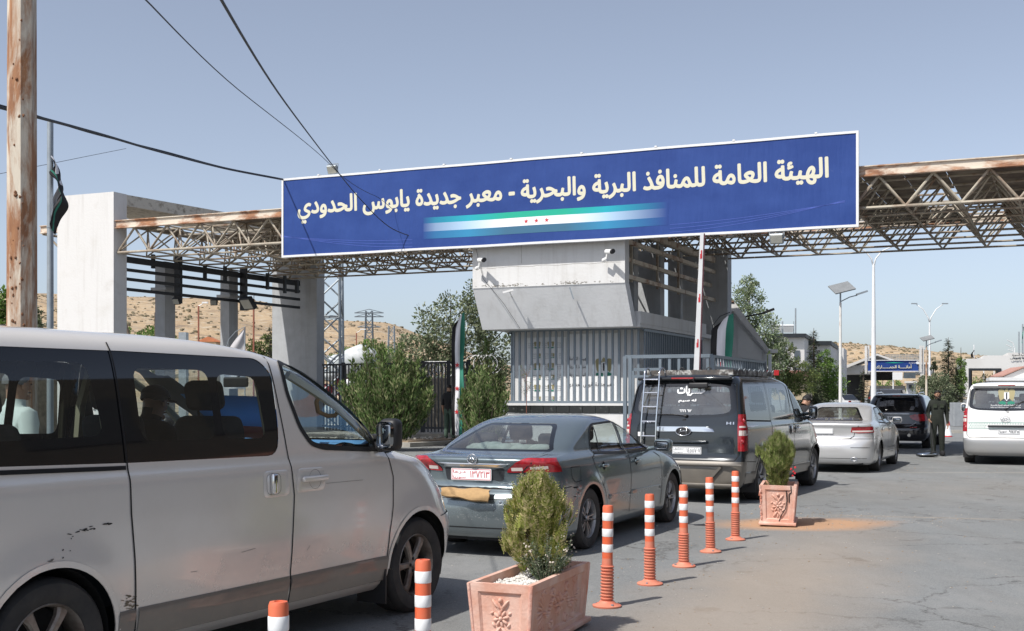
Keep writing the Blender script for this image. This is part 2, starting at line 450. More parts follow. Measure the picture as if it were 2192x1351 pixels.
def rbox(c, d, r=0.02, seg=2, rz=0.0, taper=None, M4=None):
 "bevelled box as (verts, faces)"
 bm = bmesh.new()
 bmesh.ops.create_cube(bm, size=1)
 for v in bm.verts:
  v.co = Vector((v.co.x * d[0], v.co.y * d[1], v.co.z * d[2]))
  if taper and v.co.z > 0: v.co.x *= taper; v.co.y *= taper
 bmesh.ops.bevel(bm, geom=bm.edges[:], offset=r, segments=seg, affect='EDGES', profile=0.5)
 rot = Matrix.Rotation(rz, 3, 'Z')
 vs = [(M4 @ v.co) if M4 is not None else rot @ v.co + Vector(c) for v in bm.verts]
 bm.verts.index_update()
 fs = [tuple(v.index for v in f.verts) for f in bm.faces]
 bm.free()
 return vs, fs
# ------------------------------------------------------------ lettering (shaped Arabic)
FORMS = {}
for cp in list(range(0xFB50, 0xFE00)) + list(range(0xFE70, 0xFEFD)):
 d_ = unicodedata.decomposition(chr(cp)).split()
 if len(d_) == 2 and d_[0] in ('<isolated>', '<initial>', '<medial>', '<final>'):
  FORMS.setdefault(chr(int(d_[1], 16)), {})[d_[0][1:-1]] = chr(cp)
def shape_ar(t):
 dual = lambda c: c == '\u0640' or (c in FORMS and 'initial' in FORMS[c])
 prev = lambda c: c == '\u0640' or (c in FORMS and 'final' in FORMS[c])
 out = []
 for i, c in enumerate(t):
  if c not in FORMS: out.append(c); continue
  p = i > 0 and dual(t[i - 1]) and prev(c)
  q = i < len(t) - 1 and dual(c) and prev(t[i + 1])
  out.append(FORMS[c].get('medial' if p and q else 'final' if p else 'initial' if q else 'nominal', c))
 r = ''.join(reversed(out))
 # runs of digits read left to right
 res, run = '', ''
 for ch in r + ' ':
  if ch.isdigit() or (ch.isascii() and ch.isalpha()): run += ch
  else:
   res += run[::-1] + ch; run = ''
 return res.strip()
def text_geo(t, bold=0.0, shape=True):
 cu = bpy.data.curves.new('lettering', 'FONT')
 cu.body = shape_ar(t) if shape else t
 cu.size = 1.0
 cu.resolution_u = 2
 cu.fill_mode = 'NONE'
 o = bpy.data.objects.new('lettering', cu)
 COL.objects.link(o)
 bpy.context.view_layer.update()
 dg = bpy.context.evaluated_depsgraph_get()
 me = bpy.data.meshes.new_from_object(o.evaluated_get(dg))
 # outlines -> closed loops -> triangles kept by winding number (letter outlines overlap themselves)
 pv = [v.co.to_2d() for v in me.vertices]; nb = {}
 for e in me.edges:
  i, j = e.vertices; nb.setdefault(i, []).append(j); nb.setdefault(j, []).append(i)
 loops = []; seen = set()
 for st in nb:
  if st in seen: continue
  lp_ = [st]; seen.add(st); cur = st
  while True:
   nx_ = [k for k in nb[cur] if k not in seen]
   if not nx_: break
   cur = nx_[0]; seen.add(cur); lp_.append(cur)
  if len(lp_) > 2: loops.append(lp_)
 for l in loops:        # orient every loop by its vertex numbering, which follows the outline's direction
  if sum(1 for a_, b_ in zip(l[:-1], l[1:]) if b_ == a_ + 1) < len(l) / 2: l.reverse()
 bpy.data.objects.remove(o); bpy.data.curves.remove(cu); bpy.data.meshes.remove(me)
 # group the loops into glyph clusters by overlapping boxes, fill each cluster
 bx = [[min(pv[i].x for i in l), max(pv[i].x for i in l), min(pv[i].y for i in l), max(pv[i].y for i in l), [l]] for l in loops]
 ch = True
 while ch:
  ch = False
  for i in range(len(bx)):
   for j in range(i + 1, len(bx)):
    A, B = bx[i], bx[j]
    if A[0] <= B[1] and B[0] <= A[1] and A[2] <= B[3] and B[2] <= A[3]:
     bx[i] = [min(A[0], B[0]), max(A[1], B[1]), min(A[2], B[2]), max(A[3], B[3]), A[4] + B[4]]; bx.pop(j); ch = True; break
   if ch: break
 vs, fs = [], []
 for c_ in bx:
  cv, ce, cl = [], [], []
  for l in c_[4]:
   n0 = len(cv); cv += [pv[i] for i in l]; m_ = len(l); ce += [(n0 + k, n0 + (k + 1) % m_) for k in range(m_)]; cl.append([pv[i] for i in l])
  ov, oe, of, *_ = delaunay_2d_cdt(cv, ce, [], 0, 1e-6)
  n0 = len(vs); vs += [Vector((q.x, q.y, 0)) for q in ov]
  for f in of:
   g = sum((ov[i] for i in f), Vector((0, 0))) / len(f); wn_ = 0
   for l in cl:
    for p, q in zip(l, l[1:] + l[:1]):
     if p.y <= g.y < q.y or q.y <= g.y < p.y:
      if p.x + (g.y - p.y) / (q.y - p.y) * (q.x - p.x) > g.x: wn_ += 1 if q.y > p.y else -1
   if wn_: fs.append(tuple(i + n0 for i in f))
 V, Fc = [], []
 offs = [(0, 0)] + ([(math.cos(k * math.pi / 4) * bold, math.sin(k * math.pi / 4) * bold) for k in range(8)] if bold else [])
 for k, (dx, dy) in enumerate(offs):
  n = len(V)
  V += [(v.x + dx, v.y + dy, k * 1.0) for v in vs]
  Fc += [tuple(i + n for i in f) for f in fs]
 return V, Fc
def text_on(name, t, m, parent, fn, x0, x1, z0, z1=None, bold=0.0, shape=True, lift=0.0004, world=True, flip=False):
 "lettering laid on a surface: fn(u, v, out) -> point; fits [x0, x1] wide, from z0 up to z1"
 V, Fc = text_geo(t, bold, shape)
 if not V: return None
 a = np.array(V)
 sx = (x1 - x0) / (a[:, 0].max() - a[:, 0].min())
 mn = a[:, 1].min(); h = a[:, 1].max() - mn
 sz = abs(sx) if z1 is None else (z1 - z0) / h
 ax0 = a[:, 0].min()
 pts = [fn(x0 + (v[0] - ax0) * sx, z0 + (v[1] - mn) * sz, 0.002 + v[2] * lift) for v in V]
 if flip: Fc = [tuple(reversed(f)) for f in Fc]
 return mesh_obj(name, pts, Fc, m, parent, world=world)
def star(mb, fn, u, v, r, mi=0, out=0.004, rot=0):
 pts = [fn(u + math.sin(rot + k * math.pi / 5) * (r if k % 2 == 0 else r * 0.42), v + math.cos(rot + k * math.pi / 5) * (r if k % 2 == 0 else r * 0.42), out) for k in range(10)]
 c = fn(u, v, out)
 mb.add([c] + pts, [(0, 1 + k, 1 + (k + 1) % 10) for k in range(10)], mi)
def emblem(name, parent, fn, u, v, s, out=0.004, world=True):
 "eagle emblem: golden wings, white shield with a green band, green scroll, three stars"
 mb = MB()
 def pl(pts, mi, o): mb.add([fn(u + x * s, v + z * s, out + o) for x, z in pts], [tuple(range(len(pts)))], mi)
 for sg in (1, -1):
  pl([(sg * x, z) for x, z in ((0.10, 0.30), (0.16, 0.44), (0.30, 0.50), (0.44, 0.46), (0.50, 0.34), (0.47, 0.10), (0.43, -0.12), (0.36, -0.30), (0.26, -0.20), (0.12, -0.10))], 0, 0)
  pl([(sg * x, z) for x, z in ((0.05, -0.34), (0.28, -0.28), (0.48, -0.36), (0.46, -0.46), (0.22, -0.50), (0.05, -0.52))], 1, 0.0015)
 pl([(-0.09, 0.30), (-0.10, 0.46), (0.0, 0.56), (0.10, 0.46), (0.09, 0.30)], 0, 0.001)
 pl([(-0.15, 0.26), (-0.15, -0.1), (0, -0.28), (0.15, -0.1), (0.15, 0.26)], 2, 0.002)
 pl([(-0.05, 0.24), (-0.05, -0.2), (0.05, -0.2), (0.05, 0.24)], 3, 0.003)
 return mb.build(name, ['print_gold', 'print_green', 'print_white', 'print_black'], parent, world=world)
# ------------------------------------------------------------ ground
def gz(x, y):
 t = max(0.0, y - 46.0)
 return 0.0095 * t * min(1.0, t / 30.0)
def sheet(name, xs, ys, dz, m, extra=None):
 vs = [(x, y, gz(x, y) + dz + (extra(x, y) if extra else 0)) for y in ys for x in xs]
 w = len(xs)
 fs = [(j * w + i, j * w + i + 1, (j + 1) * w + i + 1, (j + 1) * w + i) for j in range(len(ys) - 1) for i in range(w - 1)]
 o = mesh_obj(name, vs, fs, m, None, smooth=True)
 tag(o, kind='structure')
 return o
def asphalt():
 m, nt, p = _nodes('sun bleached asphalt')
 tc = N(nt, 'ShaderNodeNewGeometry'); sp = N(nt, 'ShaderNodeSeparateXYZ'); L(nt, tc.outputs['Position'], sp.inputs[0])
 pos = tc.outputs['Position']
 def nz(scale, det=5, rough=0.6, st=None, dist=0):
  src = pos
  if st:
   mp = N(nt, 'ShaderNodeMapping'); mp.inputs['Scale'].default_value = st; L(nt, pos, mp.inputs[0]); src = mp.outputs[0]
  n = N(nt, 'ShaderNodeTexNoise', Scale=scale, Detail=det, Roughness=rough, Distortion=dist); L(nt, src, n.inputs['Vector']); return n.outputs['Fac']
 base = mixc(nt, ramp(nt, nz(0.35, 6, 0.6, None, 0.8), [(0.35, 0.0), (0.65, 1.0)]), (0.152, 0.165, 0.173), (0.195, 0.210, 0.219))
 # wheel tracks and long streaks roughly along the road
 mp = N(nt, 'ShaderNodeMapping'); mp.inputs['Rotation'].default_value = (0, 0, R(24)); mp.inputs['Scale'].default_value = (1.0, 0.10, 1)
 L(nt, pos, mp.inputs[0])
 st = N(nt, 'ShaderNodeTexNoise', Scale=1.1, Detail=5, Roughness=0.6); L(nt, mp.outputs[0], st.inputs['Vector'])
 base = mixc(nt, ramp(nt, st.outputs['Fac'], [(0.42, 0.0), (0.68, 0.6)]), base, (0.145, 0.143, 0.14))
 # aggregate grain
 gr = ramp(nt, nz(95, 5, 0.8), [(0.38, 0.0), (0.5, 0.45), (0.62, 1.0)])
 base = mixc(nt, 0.30, base, mixc(nt, gr, (0.07, 0.07, 0.07), (0.40, 0.39, 0.36)))
 # oil spots
 oil = ramp(nt, nz(1.7, 3, 0.5), [(0.655, 0.0), (0.70, 0.55)])
 base = mixc(nt, oil, base, (0.07, 0.068, 0.064))
 base = mixc(nt, ramp(nt, nz(1.3, 9, 0.78, (1, .5, 1)), [(0.50, 0.0), (0.62, 0.4)]), base, (0.245, 0.245, 0.24))
 base = mixc(nt, ramp(nt, nz(4.5, 6, 0.75, (1, .6, 1)), [(0.60, 0.0), (0.67, 0.5)]), base, (0.085, 0.085, 0.083))
 # fine cracks
 vo = N(nt, 'ShaderNodeTexVoronoi', _feature='DISTANCE_TO_EDGE', Scale=0.55)
 wv = N(nt, 'ShaderNodeVectorMath', _operation='ADD')
 wn_ = N(nt, 'ShaderNodeTexNoise', Scale=2.2, Detail=7, Roughness=0.7); L(nt, pos, wn_.inputs['Vector'])
 ws = N(nt, 'ShaderNodeVectorMath', _operation='SCALE'); ws.inputs['Scale'].default_value = 0.7; L(nt, wn_.outputs['Color'], ws.inputs[0])
 L(nt, pos, wv.inputs[0]); L(nt, ws.outputs[0], wv.inputs[1]); L(nt, wv.outputs[0], vo.inputs['Vector'])
 ck = ramp(nt, vo.outputs['Distance'], [(0.0, 1.0), (0.010, 0.0)])
 cm = ramp(nt, nz(0.5, 2, 0.5), [(0.44, 0.0), (0.54, 0.85)])
 cc = N(nt, 'ShaderNodeMath', _operation='MULTIPLY'); L(nt, ck, cc.inputs[0]); L(nt, cm, cc.inputs[1])
 base = mixc(nt, cc.outputs[0], base, (0.06, 0.058, 0.055))
 # blown dust: a warm belt along the row of posts and round the far planter
 def bell(cx, cy, ang, sx, sy):
  mpp = N(nt, 'ShaderNodeMapping', _vector_type='TEXTURE')
  mpp.inputs['Location'].default_value = (cx, cy, 0); mpp.inputs['Rotation'].default_value = (0, 0, ang); mpp.inputs['Scale'].default_value = (sx, sy, 1000)
  nn = N(nt, 'ShaderNodeTexNoise', Scale=0.9, Detail=5, Roughness=0.6); L(nt, pos, nn.inputs['Vector'])
  sc_ = N(nt, 'ShaderNodeVectorMath', _operation='SCALE'); sc_.inputs['Scale'].default_value = 0.9; L(nt, nn.outputs['Color'], sc_.inputs[0])
  adv = N(nt, 'ShaderNodeVectorMath', _operation='ADD'); L(nt, pos, adv.inputs[0]); L(nt, sc_.outputs[0], adv.inputs[1])
  L(nt, adv.outputs[0], mpp.inputs[0])
  ln = N(nt, 'ShaderNodeVectorMath', _operation='LENGTH'); L(nt, mpp.outputs[0], ln.inputs[0])
  return ln.outputs['Value']
 d1 = ramp(nt, bell(2.3, 9.2, R(-24), 1.15, 7.5), [(0.25, 0.5), (1.0, 0.0)])
 base = mixc(nt, d1, base, (0.36, 0.285, 0.215))
 d2 = ramp(nt, bell(4.0, 14.5, R(8), 1.35, 0.85), [(0.5, 0.8), (1.0, 0.0)])
 base = mixc(nt, d2, base, (0.46, 0.265, 0.145))
 d3 = ramp(nt, bell(9, 20, R(10), 6, 3.0), [(0.2, 0.18), (1.0, 0.0)])
 base = mixc(nt, d3, base, (0.30, 0.26, 0.215))
 # the long sealed joint across the lane
 def joint(y0, slope, wdt, amp, c, xa, xb):
  global _j
  nn = N(nt, 'ShaderNodeTexNoise', Scale=1.6, Detail=8, Roughness=0.75); L(nt, pos, nn.inputs['Vector'])
  a = N(nt, 'ShaderNodeMath', _operation='MULTIPLY_ADD'); L(nt, sp.outputs[0], a.inputs[0]); a.inputs[1].default_value = -slope; L(nt, sp.outputs[1], a.inputs[2])
  b = N(nt, 'ShaderNodeMath', _operation='MULTIPLY_ADD'); L(nt, nn.outputs['Fac'], b.inputs[0]); b.inputs[1].default_value = amp; L(nt, a.outputs[0], b.inputs[2])
  cc2 = N(nt, 'ShaderNodeMath', _operation='SUBTRACT'); L(nt, b.outputs[0], cc2.inputs[0]); cc2.inputs[1].default_value = y0 + amp * 0.5
  dd = N(nt, 'ShaderNodeMath', _operation='ABSOLUTE'); L(nt, cc2.outputs[0], dd.inputs[0])
  f = ramp(nt, dd.outputs[0], [(0.0, 1.0), (wdt, 0.0)])
  g = ramp(nt, dd.outputs[0], [(0.0, 0.55), (wdt * 5, 0.0)])
  mk = N(nt, 'ShaderNodeMapRange'); mk.inputs[1].default_value = xa; mk.inputs[2].default_value = xb; L(nt, sp.outputs[0], mk.inputs[0])
  nk = ramp(nt, nz(3.0, 3), [(0.38, 0.15), (0.5, 1.0)])
  m1 = N(nt, 'ShaderNodeMath', _operation='MULTIPLY'); L(nt, f, m1.inputs[0]); L(nt, mk.outputs[0], m1.inputs[1])
  m3 = N(nt, 'ShaderNodeMath', _operation='MULTIPLY'); L(nt, m1.outputs[0], m3.inputs[0]); L(nt, nk, m3.inputs[1])
  m2 = N(nt, 'ShaderNodeMath', _operation='MULTIPLY'); L(nt, g, m2.inputs[0]); L(nt, mk.outputs[0], m2.inputs[1])
  return m3.outputs[0], m2.outputs[0]
 j1, h1 = joint(16.2, -0.26, 0.022, 0.30, 0, 3.8, 4.6)
 base = mixc(nt, h1, base, (0.36, 0.31, 0.25))
 base = mixc(nt, j1, base, (0.06, 0.052, 0.045))
 j2, h2 = joint(24.2, -0.05, 0.02, 0.25, 0, 7.0, 9.0)
 base = mixc(nt, h2, base, (0.42, 0.39, 0.32))
 L(nt, base, p.inputs['Base Color'])
 p.inputs['Roughness'].default_value = 0.88
 p.inputs['Specular IOR Level'].default_value = 0.3
 hs = N(nt, 'ShaderNodeMath', _operation='MULTIPLY_ADD'); L(nt, nz(160, 3, 0.6), hs.inputs[0]); hs.inputs[1].default_value = 0.35
 L(nt, nz(2.0, 4), hs.inputs[2])
 bump(nt, p, hs.outputs[0], 0.5, 0.02)
 return m
M['asphalt'] = asphalt()
M['dirt'] = mat('dry ground', (0.34, 0.27, 0.18), 0.95, col2=(0.22, 0.18, 0.12), scale=0.15, bumpy=0.4, bscale=2)
xs = [-1500, -700, -350, -180, -100, -60, -40, -30, -20, -12, -6, 0, 6, 12, 20, 30, 45, 60, 100, 180, 350, 700, 1500]
ys = [-200, -60, -25, 0, 12, 25, 38, 46, 50, 55, 60, 66, 72, 78, 86, 100, 120, 150, 190, 240, 300, 380, 500]
sheet('ground', xs, ys, -0.02, 'dirt')
sheet('road', [-16, -10, -5, 0, 5, 12, 20, 30, 45, 60, 75], [-22, -8, 0, 12, 25, 38, 46, 50, 55, 60, 66, 72, 78, 86, 100, 120, 150, 190, 215], 0.004, 'asphalt')
# pavement with kerbs and a strip of bare soil (raised island left of the booth)
mb = MB()
pv = [(-40, 47.2), (-5.6, 36.4), (-3.2, 35.9), (-1.2, 38.6), (1.0, 38.2), (1.6, 50), (-2, 62), (-40, 62)]
mb.prism([(x, y) for x, y in pv], -0.05, 0.14)
pav = mb.build('pavement', 'concrete'); tag(pav, kind='structure')
mb = MB()
inn = [(-39, 47.6), (-5.4, 36.8), (-3.3, 36.3), (-1.5, 38.9), (0.6, 39.0), (0.6, 40.4), (-39, 50.5)]
mb.prism(inn, 0.05, 0.17)
tag(mb.build('soil_bed', 'soil'), kind='structure')
mb = MB()
top = [(-39, 50.4), (-4.6, 39.1), (-1.2, 40.4), (0.9, 40.2), (1.2, 50), (-39, 61)]
mb.prism(top, 0.1, 0.30)
tag(mb.build('yard_paving', M['concrete']), kind='structure')
# loose stones on the soil bed
mb = MB(); rnd = random.Random(3)
for i in range(260):
 x = rnd.uniform(-9, -1.8); y = 37.2 + (-5.4 - x) * 0.31 if x < -5.4 else 37.0 + (x + 5.4) * 0.45
 y += rnd.uniform(0.1, 1.9); s = rnd.uniform(0.03, 0.09)
 mb.blob((x, y, 0.18), (s, s, s * 0.6), 6, 0.4, seed=i)
o = mb.build('loose_stones', 'concrete'); tag(o, 'pale loose stones scattered over the strip of bare soil', 'stones', kind='stuff')
# hills
def hill_mat():
 m, nt, p = _nodes('dry hillside')
 n = noise_n(nt, 0.035, 6, 0.6)
 c = mixc(nt, ramp(nt, n, [(0.35, 0.0), (0.65, 1.0)]), (0.43, 0.315, 0.19), (0.34, 0.245, 0.15))
 rk = ramp(nt, noise_n(nt, 0.30, 8, 0.72, (1, 1, 2.5)), [(0.53, 0.0), (0.60, 0.75)])
 c = mixc(nt, rk, c, (0.45, 0.40, 0.31))
 sc = ramp(nt, noise_n(nt, 0.22, 7, 0.7, (0.5, 1, 2.0)), [(0.54, 0.0), (0.61, 0.8)])
 c = mixc(nt, sc, c, (0.19, 0.145, 0.105))
 L(nt, c, p.inputs['Base Color']); p.inputs['Roughness'].default_value = 0.95
 bump(nt, p, noise_n(nt, 0.4, 6, 0.7), 0.8, 1.0)
 return m
M['hill'] = hill_mat()
def crest_hill(name, crest, Y0, Y1, base_px=850, nx=150, ny=26, seed=1):
 "crest: (photo x, photo y) of the skyline at distance Y1; slope runs down to the ground at Y0"
 cx = [c[0] for c in crest]; cy = [c[1] for c in crest]
 vs = []
 for j in range(ny + 1):
  t = j / ny
  for i in range(nx + 1):
   px = cx[0] + (cx[-1] - cx[0]) * i / nx
   top = CAMZ + (HPY - np.interp(px, cx, cy)) / FPX * Y1
   tt = min(1.0, t / 0.85)
   Y = Y0 + (Y1 - Y0) * (t if t <= 0.85 else 0.85 + (t - 0.85)) / 0.85
   X = (px - 1096) / FPX * (Y1 * 0.55 + Y * 0.45)
   base = gz(X, Y0) - 1
   prof = tt ** 0.85 if t <= 0.85 else 1.0 - (t - 0.85) * 2
   h = base + (top - base) * prof
   h += noise.fractal(Vector((X * 0.012, Y * 0.012, seed)), 1.0, 2.0, 5) * 5.0 * math.sin(math.pi * min(1, tt)) + noise.noise(Vector((X * 0.06, Y * 0.06, seed))) * 0.9 * tt
   vs.append((X, Y, h))
 w = nx + 1
 fs = [(j * w + i, j * w + i + 1, (j + 1) * w + i + 1, (j + 1) * w + i) for j in range(ny) for i in range(nx)]
 o = mesh_obj(name, vs, fs, 'hill', None, smooth=True); tag(o, kind='structure')
 return o, vs, nx, ny
HILLS = []
HILLS.append(crest_hill('hill', [(-700, 640), (-200, 622), (60, 628), (130, 630), (260, 632), (360, 637), (480, 640), (560, 646), (640, 660), (690, 683), (760, 686), (830, 690), (870, 703), (900, 716), (980, 745), (1100, 790), (1250, 846)], 150, 470, seed=1.3))
HILLS.append(crest_hill('hill', [(1380, 842), (1500, 800), (1600, 757), (1690, 735), (1774, 733), (1830, 736), (1900, 743), (1960, 752), (2015, 762), (2080, 774), (2160, 782), (2300, 786), (2600, 790)], 300, 640, seed=4.1))
# shrubs on the hill sides: many dark tufts nobody would count
def hill_shrubs(hv, nx, ny, n, seed, smin, smax):
 rnd = random.Random(seed); mb = MB()
 for k in range(n):
  i = rnd.randrange(nx); j = rnd.randrange(2, int(ny * 0.86))
  v = Vector(hv[j * (nx + 1) + i]) + (Vector(hv[(j + 1) * (nx + 1) + i + 1]) - Vector(hv[j * (nx + 1) + i])) * rnd.random()
  if noise.noise(Vector((v.x * 0.01, v.y * 0.01, 3))) < -0.15 and rnd.random() < 0.7: continue
  s = rnd.uniform(smin, smax) * (1.7 if rnd.random() < 0.08 else 1)
  mb.blob(v + Vector((0, 0, s * 0.3)), (s * rnd.uniform(0.8, 1.5), s, s * rnd.uniform(0.5, 0.9)), 6, 0.5, seed=k)
 return mb
M['scrub'] = mat('scrub', (0.15, 0.13, 0.08), 0.95, col2=(0.21, 0.175, 0.125), scale=0.05, thr=(0.4, 0.6))
for (o_, hv, nx, ny), n, s in zip(HILLS, (4600, 4200), ((0.2, 0.55), (0.28, 0.7))):
 tag(hill_shrubs(hv, nx, ny, n, n, *s).build('scrub', 'scrub'), 'dark low scrub dotted over the dry tan hillside' if n > 3000 else 'sparse scrub dotted over the distant hill behind the customs hall', 'scrub', kind='stuff')

# grit, chips and small stones lying on the road
mb = MB(); rnd = random.Random(12)
for k in range(1300):
 if k < 500: y = rnd.uniform(6, 16); x = 0.2 + (y - 7) * 0.42 + rnd.gauss(0, 0.9)
 elif k < 800: x, y = 4.1 + rnd.gauss(0, 1.0), 14.7 + rnd.gauss(0, 0.5)
 else: y = rnd.uniform(5.5, 32); x = rnd.uniform(-0.1, 0.46) * y
 s = rnd.uniform(0.0015, 0.0055) * (1 + y * 0.05)
 mb.blob((x, y, 0.004 + s * .4), (s * 1.3, s, s * .7), 4, 0.6, seed=k, mi=k % 2)
tag(mb.build('road_grit', ['concrete', 'soil']), 'grit and small stones scattered over the asphalt between the lanes', 'grit', kind='stuff')
# ------------------------------------------------------------ canopy, sign, portals, booth
UX, UY, VX, VY = 0.9275, -0.3738, 0.44, 0.90
def CP(a, b, z):
 "a metres along the canopy's front edge (to the right), b metres back from it"
 return Vector((a * UX + b * VX, 31.87 + a * UY + b * VY, z))
def cbox(mb, a0, a1, b0, b1, z0, z1, mi=0):
 pts = [(a0, b0), (a1, b0), (a1, b1), (a0, b1)]
 return mb.hexa([CP(a, b, z0) for a, b in pts], [CP(a, b, z1) for a, b in pts], mi)
ZB, ZT = 6.25, 7.02
canopy = thing('canopy', CP(0, 4, ZB), 'long rusty space frame roof of cream steel tubes over the lanes', 'canopy')
A0, A1, NB = -13.75, 20.4, 7
step = 1.27
na = int((A1 - A0) / step)
mb = MB(); rnd = random.Random(5)
bs = [i * 9.0 / NB for i in range(NB + 1)]
for i in range(na + 1):
 a = A0 + i * step
 for j, b in enumerate(bs):
  r = 0.045 if j == 0 else 0.034
  if i < na: mb.tube(CP(a, b, ZB), CP(a + step, b, ZB), r, 6, cap=False)
  if j < NB: mb.tube(CP(a, b, ZB), CP(a, bs[j + 1], ZB), 0.03, 5, cap=False)
 for j in range(NB + 1):
  at, bt = a + step / 2, (bs[j] + bs[j + 1]) / 2 if j < NB else None
  if i < na and bt is not None:
   T = CP(at, bt, ZT)
   for da in (0, step):
    for bb in (bs[j], bs[j + 1]):
     mb.tube(CP(a + da, bb, ZB), T, 0.026, 5, cap=False)
   if i < na - 1: mb.tube(T, CP(at + step, bt, ZT), 0.032, 5, cap=False)
   if j < NB - 1: mb.tube(T, CP(at, (bs[j + 1] + bs[j + 2]) / 2, ZT), 0.032, 5, cap=False)
  if i < na and j == 0:      # front face lacing up to the fascia beam
   mb.tube(CP(a, 0, ZB), CP(at, 0.06, ZT + 0.02), 0.036, 6, cap=False)
   mb.tube(CP(a + step, 0, ZB), CP(at, 0.06, ZT + 0.02), 0.036, 6, cap=False)
   mb.tube(CP(at, 0.06, ZT), CP(at, bs[1] / 2, ZT), 0.03, 5, cap=False)
  if i < na and j == NB:
   mb.tube(CP(a, 9.0, ZB), CP(at, 8.95, ZT), 0.03, 5, cap=False)
   mb.tube(CP(a + step, 9.0, ZB), CP(at, 8.95, ZT), 0.03, 5, cap=False)
mb.build('space_frame', 'frame_steel', canopy, smooth=60)
mb = MB()
cbox(mb, -16.9, A1, -0.07, 0.05, ZT, ZT + 0.26)
cbox(mb, -16.9, A1, -0.12, -0.07, ZT + 0.235, ZT + 0.26); cbox(mb, -16.9, A1, -0.12, -0.07, ZT, ZT + 0.025)
cbox(mb, A0, A1, 8.96, 9.06, ZT, ZT + 0.24)
mb.build('fascia_beam', 'frame_rust', canopy)
mb = MB()
for k in range(int((A1 - A0) / 1.0)):
 a = A0 + k
 for (b0, b1) in ((0.1, 3.0), (3.0, 6.0), (6.0, 8.9)):
  if rnd.random() < (0.12 if a < 6 else 0.22): continue
  z = ZT + 0.09 + rnd.random() * 0.012
  cbox(mb, a + 0.01, a + 0.99, b0, b1, z, z + 0.02)
mb.build('roof_sheet', 'roof_sheet', canopy)
mb = MB()                                             # braces of the overhanging end left of the white pier
mb.tube(CP(-16.75, 0, ZT), CP(-15.9, 0.2, ZB - 0.1), 0.035, 6); mb.tube(CP(-16.9, 0.02, ZT), CP(-16.9, 3, ZT), 0.04, 6)
mb.build('end_brace', 'frame_steel', canopy)

# the big sign
S0, S1, SB = -7.22, 9.28, -0.34
HZ0, HZ1 = 5.80, 8.06
def SP(a, z, out=0.0):
 z += 0.004 * math.sin(a * 1.7)
 return CP(a, SB, z) + Vector((-0.374, -0.9275, 0)) * out
sign = thing('sign', CP(0.9, SB, HZ0), 'long blue signboard with cream Arabic lettering fixed across the canopy front', 'sign')
def blue_mat():
 m, nt, p = _nodes('blue vinyl banner')
 tc = N(nt, 'ShaderNodeTexCoord')
 n = noise_n(nt, 0.8, 7, 0.6, (1, 1, 1.5))
 c = mixc(nt, ramp(nt, n, [(0.35, 0.0), (0.7, 1.0)]), (0.016, 0.046, 0.20), (0.026, 0.064, 0.245))
 scr = ramp(nt, noise_n(nt, 1.3, 9, 0.8, (1, 1, 1)), [(0.66, 0.0), (0.78, 0.4)])
 c = mixc(nt, scr, c, (0.35, 0.36, 0.45))
 L(nt, c, p.inputs['Base Color']); p.inputs['Roughness'].default_value = 0.5; p.inputs['Specular IOR Level'].default_value = 0.25
 bump(nt, p, noise_n(nt, 1.2, 3, 0.5, (6, 6, 0.8)), 0.5, 0.03)
 return m
M['sign_blue'] = blue_mat()
mb = MB()
n_ = 60
vs = []; 
for i in range(n_ + 1):
 a = S0 + (S1 - S0) * i / n_
 for j in range(9):
  z = HZ0 + (HZ1 - HZ0) * j / 8
  vs.append(SP(a, z, 0.0))
fs = [(i * 9 + j, (i + 1) * 9 + j, (i + 1) * 9 + j + 1, i * 9 + j + 1) for i in range(n_) for j in range(8)]
mb.add(vs, fs)
mesh_obj('banner', mb.v, mb.f, 'sign_blue', sign, smooth=True)
mb = MB()
def scurve(a0, a1, z0, z1, o0, o1, mi=0, n=40):
 for i in range(n):
  p, q = a0 + (a1 - a0) * i / n, a0 + (a1 - a0) * (i + 1) / n
  bfr = [SP(p, z0, o1), SP(q, z0, o1), SP(q, z0, o0), SP(p, z0, o0)]
  tfr = [SP(p, z1, o1), SP(q, z1, o1), SP(q, z1, o0), SP(p, z1, o0)]
  mb.hexa(bfr, tfr, mi)
scurve(S0 - 0.05, S1 + 0.05, HZ1 - 0.01, HZ1 + 0.05, -0.12, 0.02)
scurve(S0 - 0.05, S1 + 0.05, HZ0 - 0.05, HZ0 + 0.01, -0.12, 0.02)
scurve(S0 - 0.05, S0 + 0.01, HZ0 + 0.01, HZ1 - 0.01, -0.12, 0.02, n=1)
scurve(S1 - 0.01, S1 + 0.05, HZ0 + 0.01, HZ1 - 0.01, -0.12, 0.02, n=1)
for a in np.linspace(S0 + 1.2, S1 - 1.0, 8):          # clamps and struts behind
 scurve(a, a + 0.06, HZ1 + 0.05, HZ1 + 0.09, -0.1, 0.03, n=1)
 mb.tube(SP(a, HZ0 + 0.2, -0.06), CP(a, 0.0, HZ0 + 0.5), 0.02, 5)
 mb.tube(SP(a, HZ0, -0.06), SP(a, HZ1, -0.06), 0.025, 5)
mb.build('frame', 'white_steel', sign)
sfn = lambda u, v, o: SP(u, v, o)
text_on('lettering', 'الهيئة العامة للمنافذ البرية والبحرية - معبر جديدة يابوس الحدودي', 'print_cream', sign, sfn, -6.72, 8.62, 6.72, 7.54, bold=0.032)
